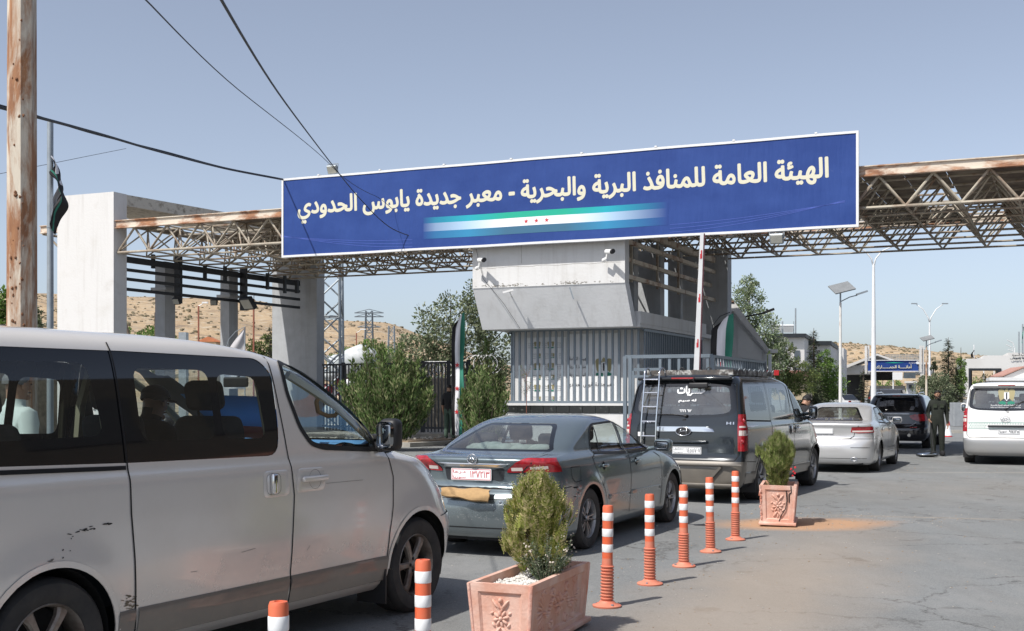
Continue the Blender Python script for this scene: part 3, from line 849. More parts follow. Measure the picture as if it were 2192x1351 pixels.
def band_mat(name, c):
 "printed stripe that fades into the blue at both ends"
 m, nt, p = _nodes(name)
 tc = N(nt, 'ShaderNodeTexCoord'); sp = N(nt, 'ShaderNodeSeparateXYZ'); L(nt, tc.outputs['Object'], sp.inputs[0])
 mr = N(nt, 'ShaderNodeMapRange'); mr.inputs[1].default_value = (-2.6 - 0.9) * UX; mr.inputs[2].default_value = (4.6 - 0.9) * UX
 L(nt, sp.outputs[0], mr.inputs[0])
 blue = (0.021, 0.054, 0.22)
 mid = tuple((a + b) / 2 for a, b in zip((0.02, 0.33, 0.62), c))
 r = ramp(nt, mr.outputs[0], [(0.0, blue), (0.06, tuple((a + b) / 2 for a, b in zip(blue, mid))), (0.20, mid), (0.36, c), (0.60, c), (0.76, mid), (0.99, blue)])
 L(nt, r, p.inputs['Base Color']); p.inputs['Roughness'].default_value = 0.5; p.inputs['Specular IOR Level'].default_value = 0.25
 return m
M['band_green'] = band_mat('printed green stripe', (0.02, 0.38, 0.26)); M['band_white'] = band_mat('printed white stripe', (0.78, 0.80, 0.84)); M['band_teal'] = band_mat('printed dark stripe', (0.05, 0.14, 0.23))
for nm, m_, z0, z1 in (('green_stripe', 'band_green', 6.50, 6.665), ('white_stripe', 'band_white', 6.27, 6.50), ('dark_stripe', 'band_teal', 6.06, 6.27)):
 vs = []; 
 for i in range(21):
  a = -2.55 + 7.1 * i / 20
  vs += [SP(a, z0, 0.004), SP(a, z1, 0.004)]
 mesh_obj(nm, vs, [(2 * i, 2 * i + 2, 2 * i + 3, 2 * i + 1) for i in range(20)], m_, sign)
mb = MB()
for a in (0.58, 0.88, 1.18): star(mb, sfn, a, 6.385, 0.068, out=0.008)
mb.build('star', 'print_red', sign)
for a in (4.6, -5.5):                                  # pale hairline arcs printed in the corners
 mb = MB()
 for k in range(3):
  pts = [SP(a + 4.4 * t * (1 if a > 0 else 1) - (1.8 if a < 0 else 0), (5.86 + k * 0.10 + (0.55 - k * 0.12) * (t if a > 0 else 1 - t) ** 1.6), 0.004) for t in np.linspace(0, 1, 16)]
  for p, q in zip(pts[:-1], pts[1:]):
   mb.add([p, q, q + Vector((0, 0, 0.012)), p + Vector((0, 0, 0.012))], [(0, 1, 2, 3)])
 mb.build('hairline_print', mat('light blue print', (0.06, 0.11, 0.45), 0.5), sign)

def floodlight(loc, face, label, s=0.3, group=None, m='galv', tilt=25):
 t = thing('floodlight', loc, label, 'floodlight', group, rz=face)
 mt = Matrix.Rotation(R(tilt), 4, 'X')
 v, f = rbox((0, 0, 0), (s, s * 0.28, s * 0.78), 0.015, 1, M4=mt)
 mesh_obj('housing', v, f, m, t, world=False)
 v, f = rbox((0, 0, 0), (s * 0.84, 0.02, s * 0.6), 0.004, 1, M4=mt @ Matrix.Translation((0, -s * 0.14, 0)))
 mesh_obj('lens', v, f, 'lamp_glass', t, world=False)
 b = MB(); b.tube((-s * 0.53, 0, 0), (-s * 0.53, 0.02, s * 0.5), 0.012, 5); b.tube((s * 0.53, 0, 0), (s * 0.53, 0.02, s * 0.5), 0.012, 5); b.tube((-s * 0.53, 0.02, s * 0.5), (s * 0.53, 0.02, s * 0.5), 0.012, 5)
 b.build('bracket', m, t, world=False)
 return t
floodlight(CP(-5.55, -0.3, 8.27), R(-22), 'grey floodlight standing on the top edge of the blue signboard', 0.33)
floodlight(CP(7.35, -0.35, 5.56), R(-22), 'floodlight hung under the lower edge of the blue signboard', 0.34)

# left portal: two white piers and a slab over them
lp = thing('portal', CP(-14.9, 0, 0), 'white concrete portal with a ribbed foot, left end of the canopy', 'portal')
mb = MB(); cbox(mb, -16.1, -13.77, -0.15, 0.42, -0.1, 8.2); mb.build('front_pier', 'white_wall', lp)
mb = MB()
for k in range(15):
 a = -15.98 + k * 0.152
 cbox(mb, a, a + 0.115, -0.20, -0.15, 1.2, 3.62)
mb.build('ribbing', 'white_wall', lp)
mb = MB()
f0, f1, f2, f3 = CP(-16.1, 0.42, 0), CP(-13.77, 0.42, 0), CP(-12.6, 9.1, 0), CP(-14.6, 9.1, 0)
lift = lambda p, z: Vector((p.x, p.y, z))
mb.hexa([lift(p, 7.82) for p in (f0, f1, f2, f3)], [lift(p, 8.19) for p in (f0, f1, f2, f3)])
mb.build('slab', 'old_concrete', lp)
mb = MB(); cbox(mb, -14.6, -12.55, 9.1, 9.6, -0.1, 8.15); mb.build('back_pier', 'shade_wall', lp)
mb = MB()
pa, pb = CP(-13.9, 0.5, 0), CP(-12.9, 8.95, 0)
for p_, w_ in ((Vector((-12.15, 40.1, 0)), 0.50), (Vector((-10.6, 42.9, 0)), 0.46)):
 o = MB(); o.box((p_.x, p_.y, 3.15), (w_ * 0.85, 0.55, 6.3), rz=R(-22)); o.box((p_.x, p_.y, 5.35), (w_ * 1.3, 0.75, 0.09), rz=R(-22))
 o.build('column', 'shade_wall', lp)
# rail screen of dark steel between the piers
for k, (y0, y1, th) in enumerate(((554, 607, 0.20), (576, 624, 0.10), (596, 641, 0.10), (618, 658.5, 0.10))):
 o = MB(); p, q = P(256, y0, 37.3), P(637, y1, 44.85)
 o.hexa([p + Vector((0, 0, -th / 2)), p + Vector((0.1, 0, -th / 2)), q + Vector((0.1, 0, -th / 2)), q + Vector((0, 0, -th / 2))],
   [p + Vector((0, 0, th / 2)), p + Vector((0.1, 0, th / 2)), q + Vector((0.1, 0, th / 2)), q + Vector((0, 0, th / 2))])
 o.build('rail', 'steel_dark', lp)
o = MB()
for px, y0, y1, w_ in ((379, 545, 650, 0.26), (519, 575, 665, 0.26), (325, 545, 575, .09), (436, 566, 600, .09), (479, 570, 605, .09), (570, 585, 620, .09), (607, 590, 628, .09), (633, 600, 628, .12)):
 Y = 37.3 + (px - 256) / (637 - 256) * 7.0
 p, q = P(px, y0, Y), P(px, y1, Y)
 o.box(((p.x + q.x) / 2 + 0.05, Y - 0.02, (p.z + q.z) / 2), (w_, 0.12, p.z - q.z), rz=R(-22))
o.build('hanger', 'steel_dark', lp)
floodlight(P(378, 645, 39.2), R(-30), 'small floodlight at the foot of the first hanger under the canopy', 0.30, 'floodlights under the canopy', 'black_plastic')
floodlight(P(458, 648, 41.2), R(-10), 'small square floodlight dangling from the lowest rail of the portal', 0.26, 'floodlights under the canopy', 'black_plastic', 5)
floodlight(P(531, 649, 41.8), R(-40), 'large dark floodlight box below the second hanger', 0.62, 'floodlights under the canopy', 'steel_dark', 35)

# central portal with the booth under it
booth = thing('booth', CP(1.0, 3, 0), 'white concrete checkpoint booth with a slanted front parapet under the blue sign', 'booth')
AL, AR = -1.20, 3.26
mb = MB()
def slantwall(a0, a1, b0, z0, b1, z1, th, a0b=None, a1b=None):
 a0b = a0 if a0b is None else a0b; a1b = a1 if a1b is None else a1b
 mb.hexa([CP(a0, b0, z0), CP(a1, b0, z0), CP(a1, b0 + th, z0), CP(a0, b0 + th, z0)],
   [CP(a0b, b1, z1), CP(a1b, b1, z1), CP(a1b, b1 + th, z1), CP(a0b, b1 + th, z1)])
slantwall(AL, AR, 0, 4.64, 0, 6.75, 0.32)
mb.build('front_pier', 'white_wall', booth)
mb = MB(); slantwall(AL + 0.05, AR + 0.05, 0.50, 3.50, 0.012, 4.64, 0.32, AL, AR)
mb.build('slanted_parapet', 'grey_wall', booth)
mb = MB()
cbox(mb, AL + 0.1, AR + 0.12, 0.82, 9.2, 3.50, 3.62)
cbox(mb, AR - 0.06, AR + 0.14, 0.84, 7.1, 3.60, 3.93)
cbox(mb, AL + 0.1, AL + 0.3, 0.84, 8.2, 3.60, 6.2)
mb.build('deck', 'white_wall', booth)
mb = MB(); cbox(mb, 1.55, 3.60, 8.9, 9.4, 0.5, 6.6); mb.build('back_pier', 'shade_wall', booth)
mb = MB()
for b, w in ((1.9, 0.34), (4.2, 0.34), (6.2, 0.22)): cbox(mb, AR - 0.75, AR - 0.42, b, b + w, 3.62, 6.2)
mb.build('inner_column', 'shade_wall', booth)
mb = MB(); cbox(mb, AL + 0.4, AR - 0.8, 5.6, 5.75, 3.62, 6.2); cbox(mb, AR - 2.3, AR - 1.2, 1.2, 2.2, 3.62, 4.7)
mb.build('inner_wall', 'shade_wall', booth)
for k, (z0, z1, a_in) in enumerate(((6.12, 6.30, 0.0), (5.75, 5.86, 0.0), (5.30, 5.41, 0.12), (4.80, 4.91, 0.0))):
 mb = MB(); cbox(mb, AR - 0.18 - a_in, AR - 0.06 - a_in, 0.33, 8.9, z0, z1); mb.build('side_beam', 'bar_rust', booth)
mb = MB()
for b in (1.0, 3.2, 5.2, 7.4): cbox(mb, AR - 0.22, AR - 0.16, b, b + 0.08, 4.75, 6.3)
mb.build('beam_bracket', 'frame_steel', booth)
mb = MB(); rnd = random.Random(31)
def fr(a, z): return CP(a, -0.004, z)
def crackline(pts, w):
 for (a0, z0), (a1, z1) in zip(pts[:-1], pts[1:]):
  d = Vector((a1 - a0, z1 - z0)).normalized(); q = Vector((-d.y, d.x)) * w
  mb.add([fr(a0 - q.x, z0 - q.y), fr(a1 - q.x, z1 - q.y), fr(a1 + q.x, z1 + q.y), fr(a0 + q.x, z0 + q.y)], [(0, 1, 2, 3)])
crackline([(0.28 + rnd.gauss(0, .006), 5.78 - k * .055) for k in range(10)], 0.004)
crackline([(AL + k * .15, 5.20 + 0.012 * math.sin(k) + rnd.gauss(0, .003)) for k in range(30)], 0.0025)
for k in range(150):
 a = AL + 0.3 + rnd.choice((rnd.gauss(0.7, .35), rnd.uniform(0, 3.9), rnd.gauss(2.7, .12))); z = 4.66 + abs(rnd.gauss(0, 0.035)); s = rnd.uniform(.006, .022)
 if AL < a < AR: mb.add([fr(a - s * 1.6, z), fr(a, z - s * .5), fr(a + s * 1.4, z + s * .1), fr(a, z + s * .6)], [(0, 1, 2, 3)])
for k in range(60):
 a = rnd.uniform(AL, AR); z = 5.80 - abs(rnd.gauss(0, .02)); s = rnd.uniform(.006, .02); mb.add([fr(a - s, z), fr(a, z - s * .5), fr(a + s, z), fr(a, z + s * .5)], [(0, 1, 2, 3)])
mb.build('peeling_paint', mat('flaked paint', (0.22, 0.20, 0.16), .9), booth)['kind'] = 'stuff'
# ground floor room
mb = MB()
cbox(mb, -0.62, 3.10, 1.46, 1.60, 0.0, 3.5); cbox(mb, 2.96, 3.10, 1.6, 8.9, 0, 3.5); cbox(mb, -0.62, -0.48, 1.6, 8.9, 0, 3.5)
mb.build('room_wall', 'white_wall', booth)
mb = MB(); cbox(mb, -0.68, 3.22, 1.02, 1.46, 0.0, 1.12); mb.build('plinth', 'white_wall', booth)
mb = MB()
n_t = 10
for k in range(n_t):
 a = -0.68 + 3.9 * k / n_t; cbox(mb, a + 0.006, a + 3.9 / n_t - 0.006, 0.995, 1.02, 1.13, 1.335)
mb.build('tile_band', 'tile_black', booth)
mb = MB(); cbox(mb, -0.70, 3.24, 0.98, 1.46, 1.335, 1.40); mb.build('sill', 'white_wall', booth)
def PN(u, v, o): return CP(u, 1.46, v) + Vector((-0.374, -0.9275, 0)) * o
# printed panels inside the bars
mb = MB()
def pbox(mb, u0, u1, v0, v1, o0, o1, mi=0):
 mb.hexa([PN(u0, v0, o1), PN(u1, v0, o1), PN(u1, v0, o0), PN(u0, v0, o0)], [PN(u0, v1, o1), PN(u1, v1, o1), PN(u1, v1, o0), PN(u0, v1, o0)], mi)
pbox(mb, -0.25, 0.98, 1.45, 3.30, 0.002, 0.03); mb.build('backdrop_panel', 'print_white', booth)
mb = MB(); pbox(mb, 1.02, 2.60, 1.42, 3.38, 0.002, 0.035); mb.build('name_panel', 'print_white', booth)
pf = lambda u, v, o: PN(u, v, o + 0.036)
for r_ in range(6):
 z = 3.05 - r_ * 0.31
 big = r_ % 2 == 0
 for c_ in range(3):
  u = -0.16 + c_ * 0.42 + (0 if big else 0.1)
  if u + 0.2 > 0.98: continue
  for q, w_ in enumerate(('الهيئة العامة', 'للمنافذ البرية', 'والبحرية')):
   s_ = 0.17 if big else 0.12
   text_on('lettering', w_, 'print_black', booth, pf, u, u + s_, z + 0.06 - q * 0.06, z + 0.10 - q * 0.06)
  if u + 0.32 < 0.99: emblem('emblem', booth, pf, u + (0.27 if big else 0.21), z + 0.03, 0.20 if big else 0.14)
for t_, z0, z1, u0, u1 in (('الهيئة العامة', 2.60, 2.73, 1.08, 1.66), ('للمنافذ البرية', 2.37, 2.50, 1.08, 1.66), ('والبحـــــرية', 2.14, 2.27, 1.08, 1.66), ('معبر جديدة يابوس الحدودي', 1.82, 2.00, 1.05, 2.42)):
 text_on('lettering', t_, 'print_black', booth, pf, u0, u1, z0, z1, bold=0.012)
emblem('emblem', booth, pf, 2.12, 2.42, 0.50)
# security bars
def bars(name, p0, p1, z0, z1, n, parent, m='steel_grey', w=0.05, d=0.04, rails=(0.0, 1.0), rot=R(-22)):
 mb = MB()
 for k in range(n):
  t = (k + 0.5) / n; p = p0.lerp(p1, t)
  mb.box((p.x, p.y, (z0 + z1) / 2), (w, d, z1 - z0), rz=rot)
 for t in rails:
  z = z0 + (z1 - z0) * t
  mb.hexa([Vector((p.x, p.y, z - 0.035)) + o for p, o in ((p0, Vector((0.025, -0.03, 0))), (p1, Vector((0.025, -0.03, 0))), (p1, Vector((-0.025, 0.03, 0))), (p0, Vector((-0.025, 0.03, 0))))],
    [Vector((p.x, p.y, z + 0.035)) + o for p, o in ((p0, Vector((0.025, -0.03, 0))), (p1, Vector((0.025, -0.03, 0))), (p1, Vector((-0.025, 0.03, 0))), (p0, Vector((-0.025, 0.03, 0))))])
 return mb.build(name, m, parent)
cage = thing('window_cage', CP(1.2, 1.2, 1.4), 'cage of vertical grey bars round the ground floor of the booth', 'window bars')
bars('front_bars', CP(-0.62, 1.22, 0), CP(3.3, 1.22, 0), 1.43, 3.49, 21, cage, w=0.064)
bars('side_bars', CP(3.34, 1.25, 0), CP(3.34, 6.9, 0), 1.43, 3.44, 34, cage, w=0.04)
bars('side_bars', CP(-0.66, 1.25, 0), CP(-0.66, 4.5, 0), 1.43, 3.44, 14, cage, w=0.04)
# cameras and small lamps on the parapet
def cctv(p, label):
 t = thing('security_camera', p, label, 'camera', 'security cameras on the booth', rz=R(30))
 o = MB(); o.tube((0, 0.0, 0.0), (-0.0, -0.24, -0.03), 0.062, 12); o.build('camera_body', 'white_paint', t, world=False)
 o = MB(); o.tube((-0.0, -0.241, -0.031), (0, -0.29, -0.035), 0.058, 12); o.tube((0, -0.29, -0.02), (0, -0.33, -0.02), 0.06, 10, cap=True); o.build('lens', 'black_plastic', t, world=False)
 o = MB(); o.tube((0, -0.06, -0.02), (0.0, 0.0, -0.2), 0.03, 8); o.tube((0, 0, -0.2), (0, 0.14, -0.22), 0.055, 10); o.build('bracket', 'white_paint', t, world=False)
cctv(CP(AL + 0.33, -0.26, 5.40), 'white security camera at the left corner of the booth parapet')
cctv(CP(AR - 0.42, -0.26, 5.46), 'white security camera at the right corner of the booth parapet')
o = MB(); p = CP(0.0, -0.02, 4.38); o.box((0, 0, 0), (0.30, 0.10, 0.05), M4=Matrix.Translation(p + Vector((-0.1, -0.2, 0.12))) @ Matrix.Rotation(R(-15), 4, 'Y')); o.tube(p + Vector((0, 0.2, 0)), p + Vector((-0.05, -0.2, 0.1)), 0.018, 6)
tag(o.build('bracket_lamp', 'white_paint'), 'small white lamp on a short bracket, left of the slanted parapet', 'lamp')
o = MB(); p = CP(1.75, 0.0, 4.40); o.box((0, 0, 0), (0.035, 0.05, 0.34), M4=Matrix.Translation(p + Vector((0, -0.06, 0))) @ Matrix.Rotation(R(-18), 4, 'Y'))
tag(o.build('metal_stub', 'galv'), 'short tilted metal stub sticking out of the slanted parapet', 'metal stub')
o = MB(); o.path([CP(AL + .1, -0.06, 5.9), CP(AL + 0.35, -0.05, 4.9), CP(AL + 0.9, 0.1, 4.2), CP(AL + 1.25, 0.42, 3.5)], 0.008, 4)
tag(o.build('cable', 'wire'), 'thin cable hanging down the left side of the booth parapet', 'cable')
o = MB(); o.box(P(1408, 610, 35.5), (0.16, 0.1, 0.30), rz=0.3); tag(o.build('wall_light', 'white_paint'), 'small white box light on the inner column of the booth', 'light')
# fence cage in front of the booth's right side
fence = thing('fence', (5.0, 28.8, 0), 'grey steel tube fence with a gate leaf standing behind the dark van', 'fence')
FA, FB, FC = Vector((2.93, 29.63, 0)), Vector((5.05, 28.83, 0)), Vector((7.45, 33.75, 0))
bars('fence_panel', FA + Vector((0.75, -0.28, 0)), FB, 0.25, 2.60, 6, fence, w=0.07, rails=(1.0, 0.03))
bars('fence_panel', FB, FC, 0.6, 2.60, 22, fence, w=0.05, rails=(1.0, 0.86, 0.03))
mb = MB()
for p in (FA, FA + Vector((0.13, -0.05, 0)), FB, FC):
 mb.box((p.x, p.y, 1.3), (0.09, 0.09, 2.66), rz=R(-22))
mb.hexa([FA + Vector((0, -.04, 2.57)), FB + Vector((0, -.04, 2.57)), FB + Vector((0, .04, 2.57)), FA + Vector((0, .04, 2.57))], [FA + Vector((0, -.04, 2.66)), FB + Vector((0, -.04, 2.66)), FB + Vector((0, .04, 2.66)), FA + Vector((0, .04, 2.66))])
mb.build('post', 'steel_grey', fence)
mb = MB()
g0, g1 = FA + Vector((0.2, -0.1, 0)), FA + Vector((0.92, -0.37, 0))
for z in (0.3, 2.28, 2.1): mb.hexa([Vector((p.x, p.y + s * 0.03, z - 0.04)) for p, s in ((g0, -1), (g1, -1), (g1, 1), (g0, 1))], [Vector((p.x, p.y + s * 0.03, z + 0.04)) for p, s in ((g0, -1), (g1, -1), (g1, 1), (g0, 1))])
for t in (0, 0.2, 0.4, 0.6, 0.8, 1.0):
 p = g0.lerp(g1, t); mb.box((p.x, p.y, 1.2), (0.06 if t in (0, 1.0) else 0.035, 0.05, 2.1), rz=R(-22))
mb.build('gate_leaf', 'steel_grey', fence)
# raised barrier arm
bar = thing('barrier_arm', P(1490, 800, 28.4), 'white barrier arm with red marks, raised upright beside the booth', 'barrier')
lo, hi = P(1489, 845, 28.4), P(1503, 500, 28.4)
mb = MB(); d = (hi - lo); 
mb.hexa([lo + Vector((-0.075, -.03, 0)), lo + Vector((0.055, -.03, 0)), lo + Vector((0.055, .03, 0)), lo + Vector((-0.075, .03, 0))], [hi + Vector((-0.045, -.03, 0)), hi + Vector((0.035, -.03, 0)), hi + Vector((0.035, .03, 0)), hi + Vector((-0.045, .03, 0))])
mb.build('arm', 'white_steel', bar)
mb = MB(); mb.hexa([lo + Vector((0.056, -.025, 0)), lo + Vector((0.09, -.025, 0)), lo + Vector((0.09, .025, 0)), lo + Vector((0.056, .025, 0))], [hi + Vector((0.036, -.025, 0)), hi + Vector((0.07, -.025, 0)), hi + Vector((0.07, .025, 0)), hi + Vector((0.036, .025, 0))]); mb.build('edge_strip', mat('dark red strip', (0.10, 0.03, 0.04), 0.6), bar)
mb = MB()
for t in (0.87, 0.60, 0.32, 0.07):
 p = lo.lerp(hi, t); mb.box(p + Vector((0.0, -0.034, 0)), (0.03, 0.004, 0.20)); mb.box(p + Vector((-0.02, -0.034, -0.05)), (0.03, 0.0045, 0.12))
mb.build('red_mark', 'print_red', bar)
# ------------------------------------------------------------ vehicles (x forward from the rear axle, y to the left, z up)
def pchip(xs, ys, q):
 xs = np.array(xs, float); ys = np.array(ys, float)
 h = np.diff(xs); d = np.diff(ys) / h
 m = np.zeros(len(xs)); m[0] = d[0]; m[-1] = d[-1]
 for i in range(1, len(xs) - 1):
  if d[i - 1] * d[i] > 0:
   w1 = 2 * h[i] + h[i - 1]; w2 = h[i] + 2 * h[i - 1]
   m[i] = (w1 + w2) / (w1 / d[i - 1] + w2 / d[i])
 out = []
 for x in q:
  i = min(max(np.searchsorted(xs, x) - 1, 0), len(xs) - 2)
  t = (x - xs[i]) / h[i]
  out.append((2 * t**3 - 3 * t**2 + 1) * ys[i] + (t**3 - 2 * t**2 + t) * h[i] * m[i] + (-2 * t**3 + 3 * t**2) * ys[i + 1] + (t**3 - t**2) * h[i] * m[i + 1])
 return np.array(out)
def shell(levels, wheels, sub=3, ns=46, plan=0.03, flare=0.018, rw=0.33, warp=None):
 "levels: rows (z, x_rear, x_front, half width, rear cap length, rear cap power, front cap length, front cap power)"
 K = np.array(levels, float); n = len(K)
 # parameter: path length down the table, so flat decks get as many rows as walls
 dist = [0]
 for i in range(1, n): dist.append(dist[-1] + math.sqrt(sum(((K[i, c] - K[i - 1, c]) * w) ** 2 for c, w in ((0, 1), (1, .35), (2, .35), (3, .8)))) + 1e-4)
 q = []
 for i in range(n - 1):
  k = max(1, min(5, int(round((dist[i + 1] - dist[i]) / 0.045))))
  q += [dist[i] + (dist[i + 1] - dist[i]) * j / k for j in range(k)]
 q.append(dist[-1])
 C = [pchip(dist, K[:, c], q) for c in range(8)]
 rings = []
 nr, nf = 13, 13
 for r in range(len(q)):
  z, xr, xf, w, lr, pr, lf, pf = [C[c][r] for c in range(8)]
  Ln = xf - xr
  if lr + lf > Ln * 0.9: s = Ln * 0.9 / (lr + lf); lr *= s; lf *= s
  half = []
  for i in range(nr):
   t = (i / nr)
   y = math.sin(t * math.pi / 2) ** 0.9
   x = 1 - (1 - y ** pr) ** (1 / pr)
   half.append((xr + lr * x, w * y))
  for i in range(ns + 1):
   half.append((xr + lr + (Ln - lr - lf) * i / ns, w))
  for i in range(nf - 1, -1, -1):
   t = (i / nf); y = math.sin(t * math.pi / 2) ** 0.9
   x = 1 - (1 - y ** pf) ** (1 / pf)
   half.append((xf - lf * x, w * y))
  xm = (wheels[0] + wheels[1]) / 2
  pts = []
  for (x, y) in half:
   y *= 1 - plan * ((x - xm) / 2.4) ** 2
   for wx in wheels:
    rr = math.hypot(x - wx, z - rw)
    if y > w * 0.8 and z < 1.0:
     y += flare * math.exp(-((rr - rw - 0.06) / 0.09) ** 2)
   zz = z + (warp(x, y, z) if warp else 0)
   pts.append((x, y, zz))
  # rear centre -> left side -> front centre -> right side (y negative)
  ring = pts + [(x, -y, z_) for x, y, z_ in reversed(pts[1:-1])]
  rings.append(ring)
 bm = bmesh.new()
 m = len(rings[0]); V = [[bm.verts.new(p) for p in ring] for ring in rings]
 for i in range(len(rings) - 1):
  for k in range(m):
   try: bm.faces.new((V[i][k], V[i + 1][k], V[i + 1][(k + 1) % m], V[i][(k + 1) % m]))
   except ValueError: pass
 top = bm.faces.new(V[-1])
 bmesh.ops.recalc_face_normals(bm, faces=bm.faces[:])
 bm.normal_update()
 if sum(f.normal.y * f.calc_center_median().y for f in bm.faces) < 0:
  bmesh.ops.reverse_faces(bm, faces=bm.faces[:]); bm.normal_update()
 nl = bm.verts.layers.float_vector.new('nrm')
 for v in bm.verts: v[nl] = v.normal
 bm.faces.layers.int.new('part')
 return bm
def in_poly(x, y, poly):
 c = False; n = len(poly); j = n - 1
 for i in range(n):
  xi, yi = poly[i]; xj, yj = poly[j]
  if (yi > y) != (yj > y) and x < (xj - xi) * (y - yi) / (yj - yi) + xi: c = not c
  j = i
 return c
def roundp(poly, r=0.05, n=4):
 "round the corners of a polygon; r may be a list"
 out = []; m = len(poly)
 for i in range(m):
  p0, p1, p2 = Vector(poly[i - 1]), Vector(poly[i]), Vector(poly[(i + 1) % m])
  rr = r[i] if isinstance(r, (list, tuple)) else r
  if rr <= 0: out.append(tuple(p1)); continue
  d0 = (p0 - p1); d2 = (p2 - p1); k = min(rr, d0.length * 0.45, d2.length * 0.45)
  a = p1 + d0.normalized() * k; b = p1 + d2.normalized() * k
  for j in range(n + 1):
   t = j / n; out.append(tuple(a * (1 - t) ** 2 + p1 * 2 * t * (1 - t) + b * t ** 2))
 return out
def cut(bm, poly, axis, side, pid, only=(0,), xlim=0.6, nmin=0.2):
 lay = bm.faces.layers.int['part']
 a0 = min(p[0] for p in poly); a1 = max(p[0] for p in poly); b0 = min(p[1] for p in poly); b1 = max(p[1] for p in poly)
 ai = 0 if axis == 'x' else 1
 def ok(f):
  c = f.calc_center_median(); nn = f.normal
  if axis == 'x': return c.y * side > 0.12 and nn.y * side > nmin
  if axis == 'f': return c.x > xlim and nn.x > nmin
  return c.x < xlim and nn.x < -nmin
 def bb(f):
  xs_ = [v.co[ai] for v in f.verts]; zs_ = [v.co.z for v in f.verts]
  return min(xs_), max(xs_), min(zs_), max(zs_)
 cand = []
 for f in bm.faces:
  if f[lay] not in only or not ok(f): continue
  B = bb(f)
  if B[1] < a0 - .001 or B[0] > a1 + .001 or B[3] < b0 - .001 or B[2] > b1 + .001: continue
  cand.append(f)
 cand = set(cand)
 n = len(poly)
 for i in range(n):
  p, q = poly[i], poly[(i + 1) % n]
  if math.hypot(p[0] - q[0], p[1] - q[1]) < 1e-5: continue
  ea0, ea1 = min(p[0], q[0]) - 1e-4, max(p[0], q[0]) + 1e-4
  eb0, eb1 = min(p[1], q[1]) - 1e-4, max(p[1], q[1]) + 1e-4
  sel = []
  for f in cand:
   B = bb(f)
   if B[1] < ea0 or B[0] > ea1 or B[3] < eb0 or B[2] > eb1: continue
   sel.append(f)
  if not sel: continue
  geom = set(sel)
  for f in sel: geom.update(f.edges); geom.update(f.verts)
  dx, dz = q[0] - p[0], q[1] - p[1]
  if axis == 'x': co, no = (p[0], 0, p[1]), (-dz, 0, dx)
  else: co, no = (0, p[0], p[1]), (0, -dz, dx)
  res = bmesh.ops.bisect_plane(bm, geom=list(geom), dist=1e-5, plane_co=co, plane_no=Vector(no).normalized())
  cand.update(g for g in res['geom'] if isinstance(g, bmesh.types.BMFace))
  cand = {f for f in cand if f.is_valid}
 for f in cand:
  c = f.calc_center_median()
  if f[lay] in only and in_poly(c[ai], c.z, poly): f[lay] = pid
def emit_parts(bm, spec, root, body_name='body'):
 "spec: {part id: (name, material, push along normal, parent key)}; id 0 is the body; id -1 is thrown away"
 lay = bm.faces.layers.int['part']; nl = bm.verts.layers.float_vector['nrm']
 byid = {}
 for f in bm.faces: byid.setdefault(f[lay], []).append(f)
 made = {}; allp = {}
 jobs = []
 for pid in sorted(byid, key=lambda k: (spec.get(k, (0, 0, 0, None))[3] is not None, k == 2, k)):
  if pid == -1: continue
  left = set(byid[pid])
  if pid == 0: jobs.append((pid, byid[pid])); continue
  while left:
   f0 = left.pop(); st = [f0]; isl = [f0]
   while st:
    for e in st.pop().verts:
     for g in e.link_faces:
      if g in left: left.discard(g); st.append(g); isl.append(g)
   if sum(f.calc_area() for f in isl) > 0.0008: jobs.append((pid, isl))
 for pid, isl in jobs:
  name, m, push, par = spec[pid]
  byid[pid] = isl
  idx = {}; vs = []; ns_ = []; fs = []
  for f in byid[pid]:
   t = []
   for v in f.verts:
    if v not in idx:
     idx[v] = len(vs); nn = Vector(v[nl]).normalized() if Vector(v[nl]).length > 0 else v.normal
     vs.append(v.co + nn * push); ns_.append(nn)
    t.append(idx[v])
   fs.append(tuple(t))
  cen = sum(vs, Vector()) / len(vs)
  p = min(allp[par], key=lambda q: (q[1] - cen).length)[0] if allp.get(par) else root
  o = mesh_obj(name, vs, fs, m, p, world=False, normals=[tuple(n_) for n_ in ns_])
  allp.setdefault(pid, []).append((o, cen))
  made[pid] = min(allp[pid], key=lambda q: q[1].y * 2 + q[1].x * 0.5)[0]
 return made
def bvh_of(bm):
 return BVHTree.FromBMesh(bm)
def hit(bvh, axis, side, u, v):
 if axis == 'x': o, d = Vector((u, side * 3, v)), Vector((0, -side, 0))
 elif axis == 'f': o, d = Vector((8, u, v)), Vector((-1, 0, 0))
 else: o, d = Vector((-4, u, v)), Vector((1, 0, 0))
 h = bvh.ray_cast(o, d)
 if h[0] is None:
  h = bvh.find_nearest(o + d * 3)
 n = h[1]
 if n.dot(d) > 0: n = -n
 return h[0], n
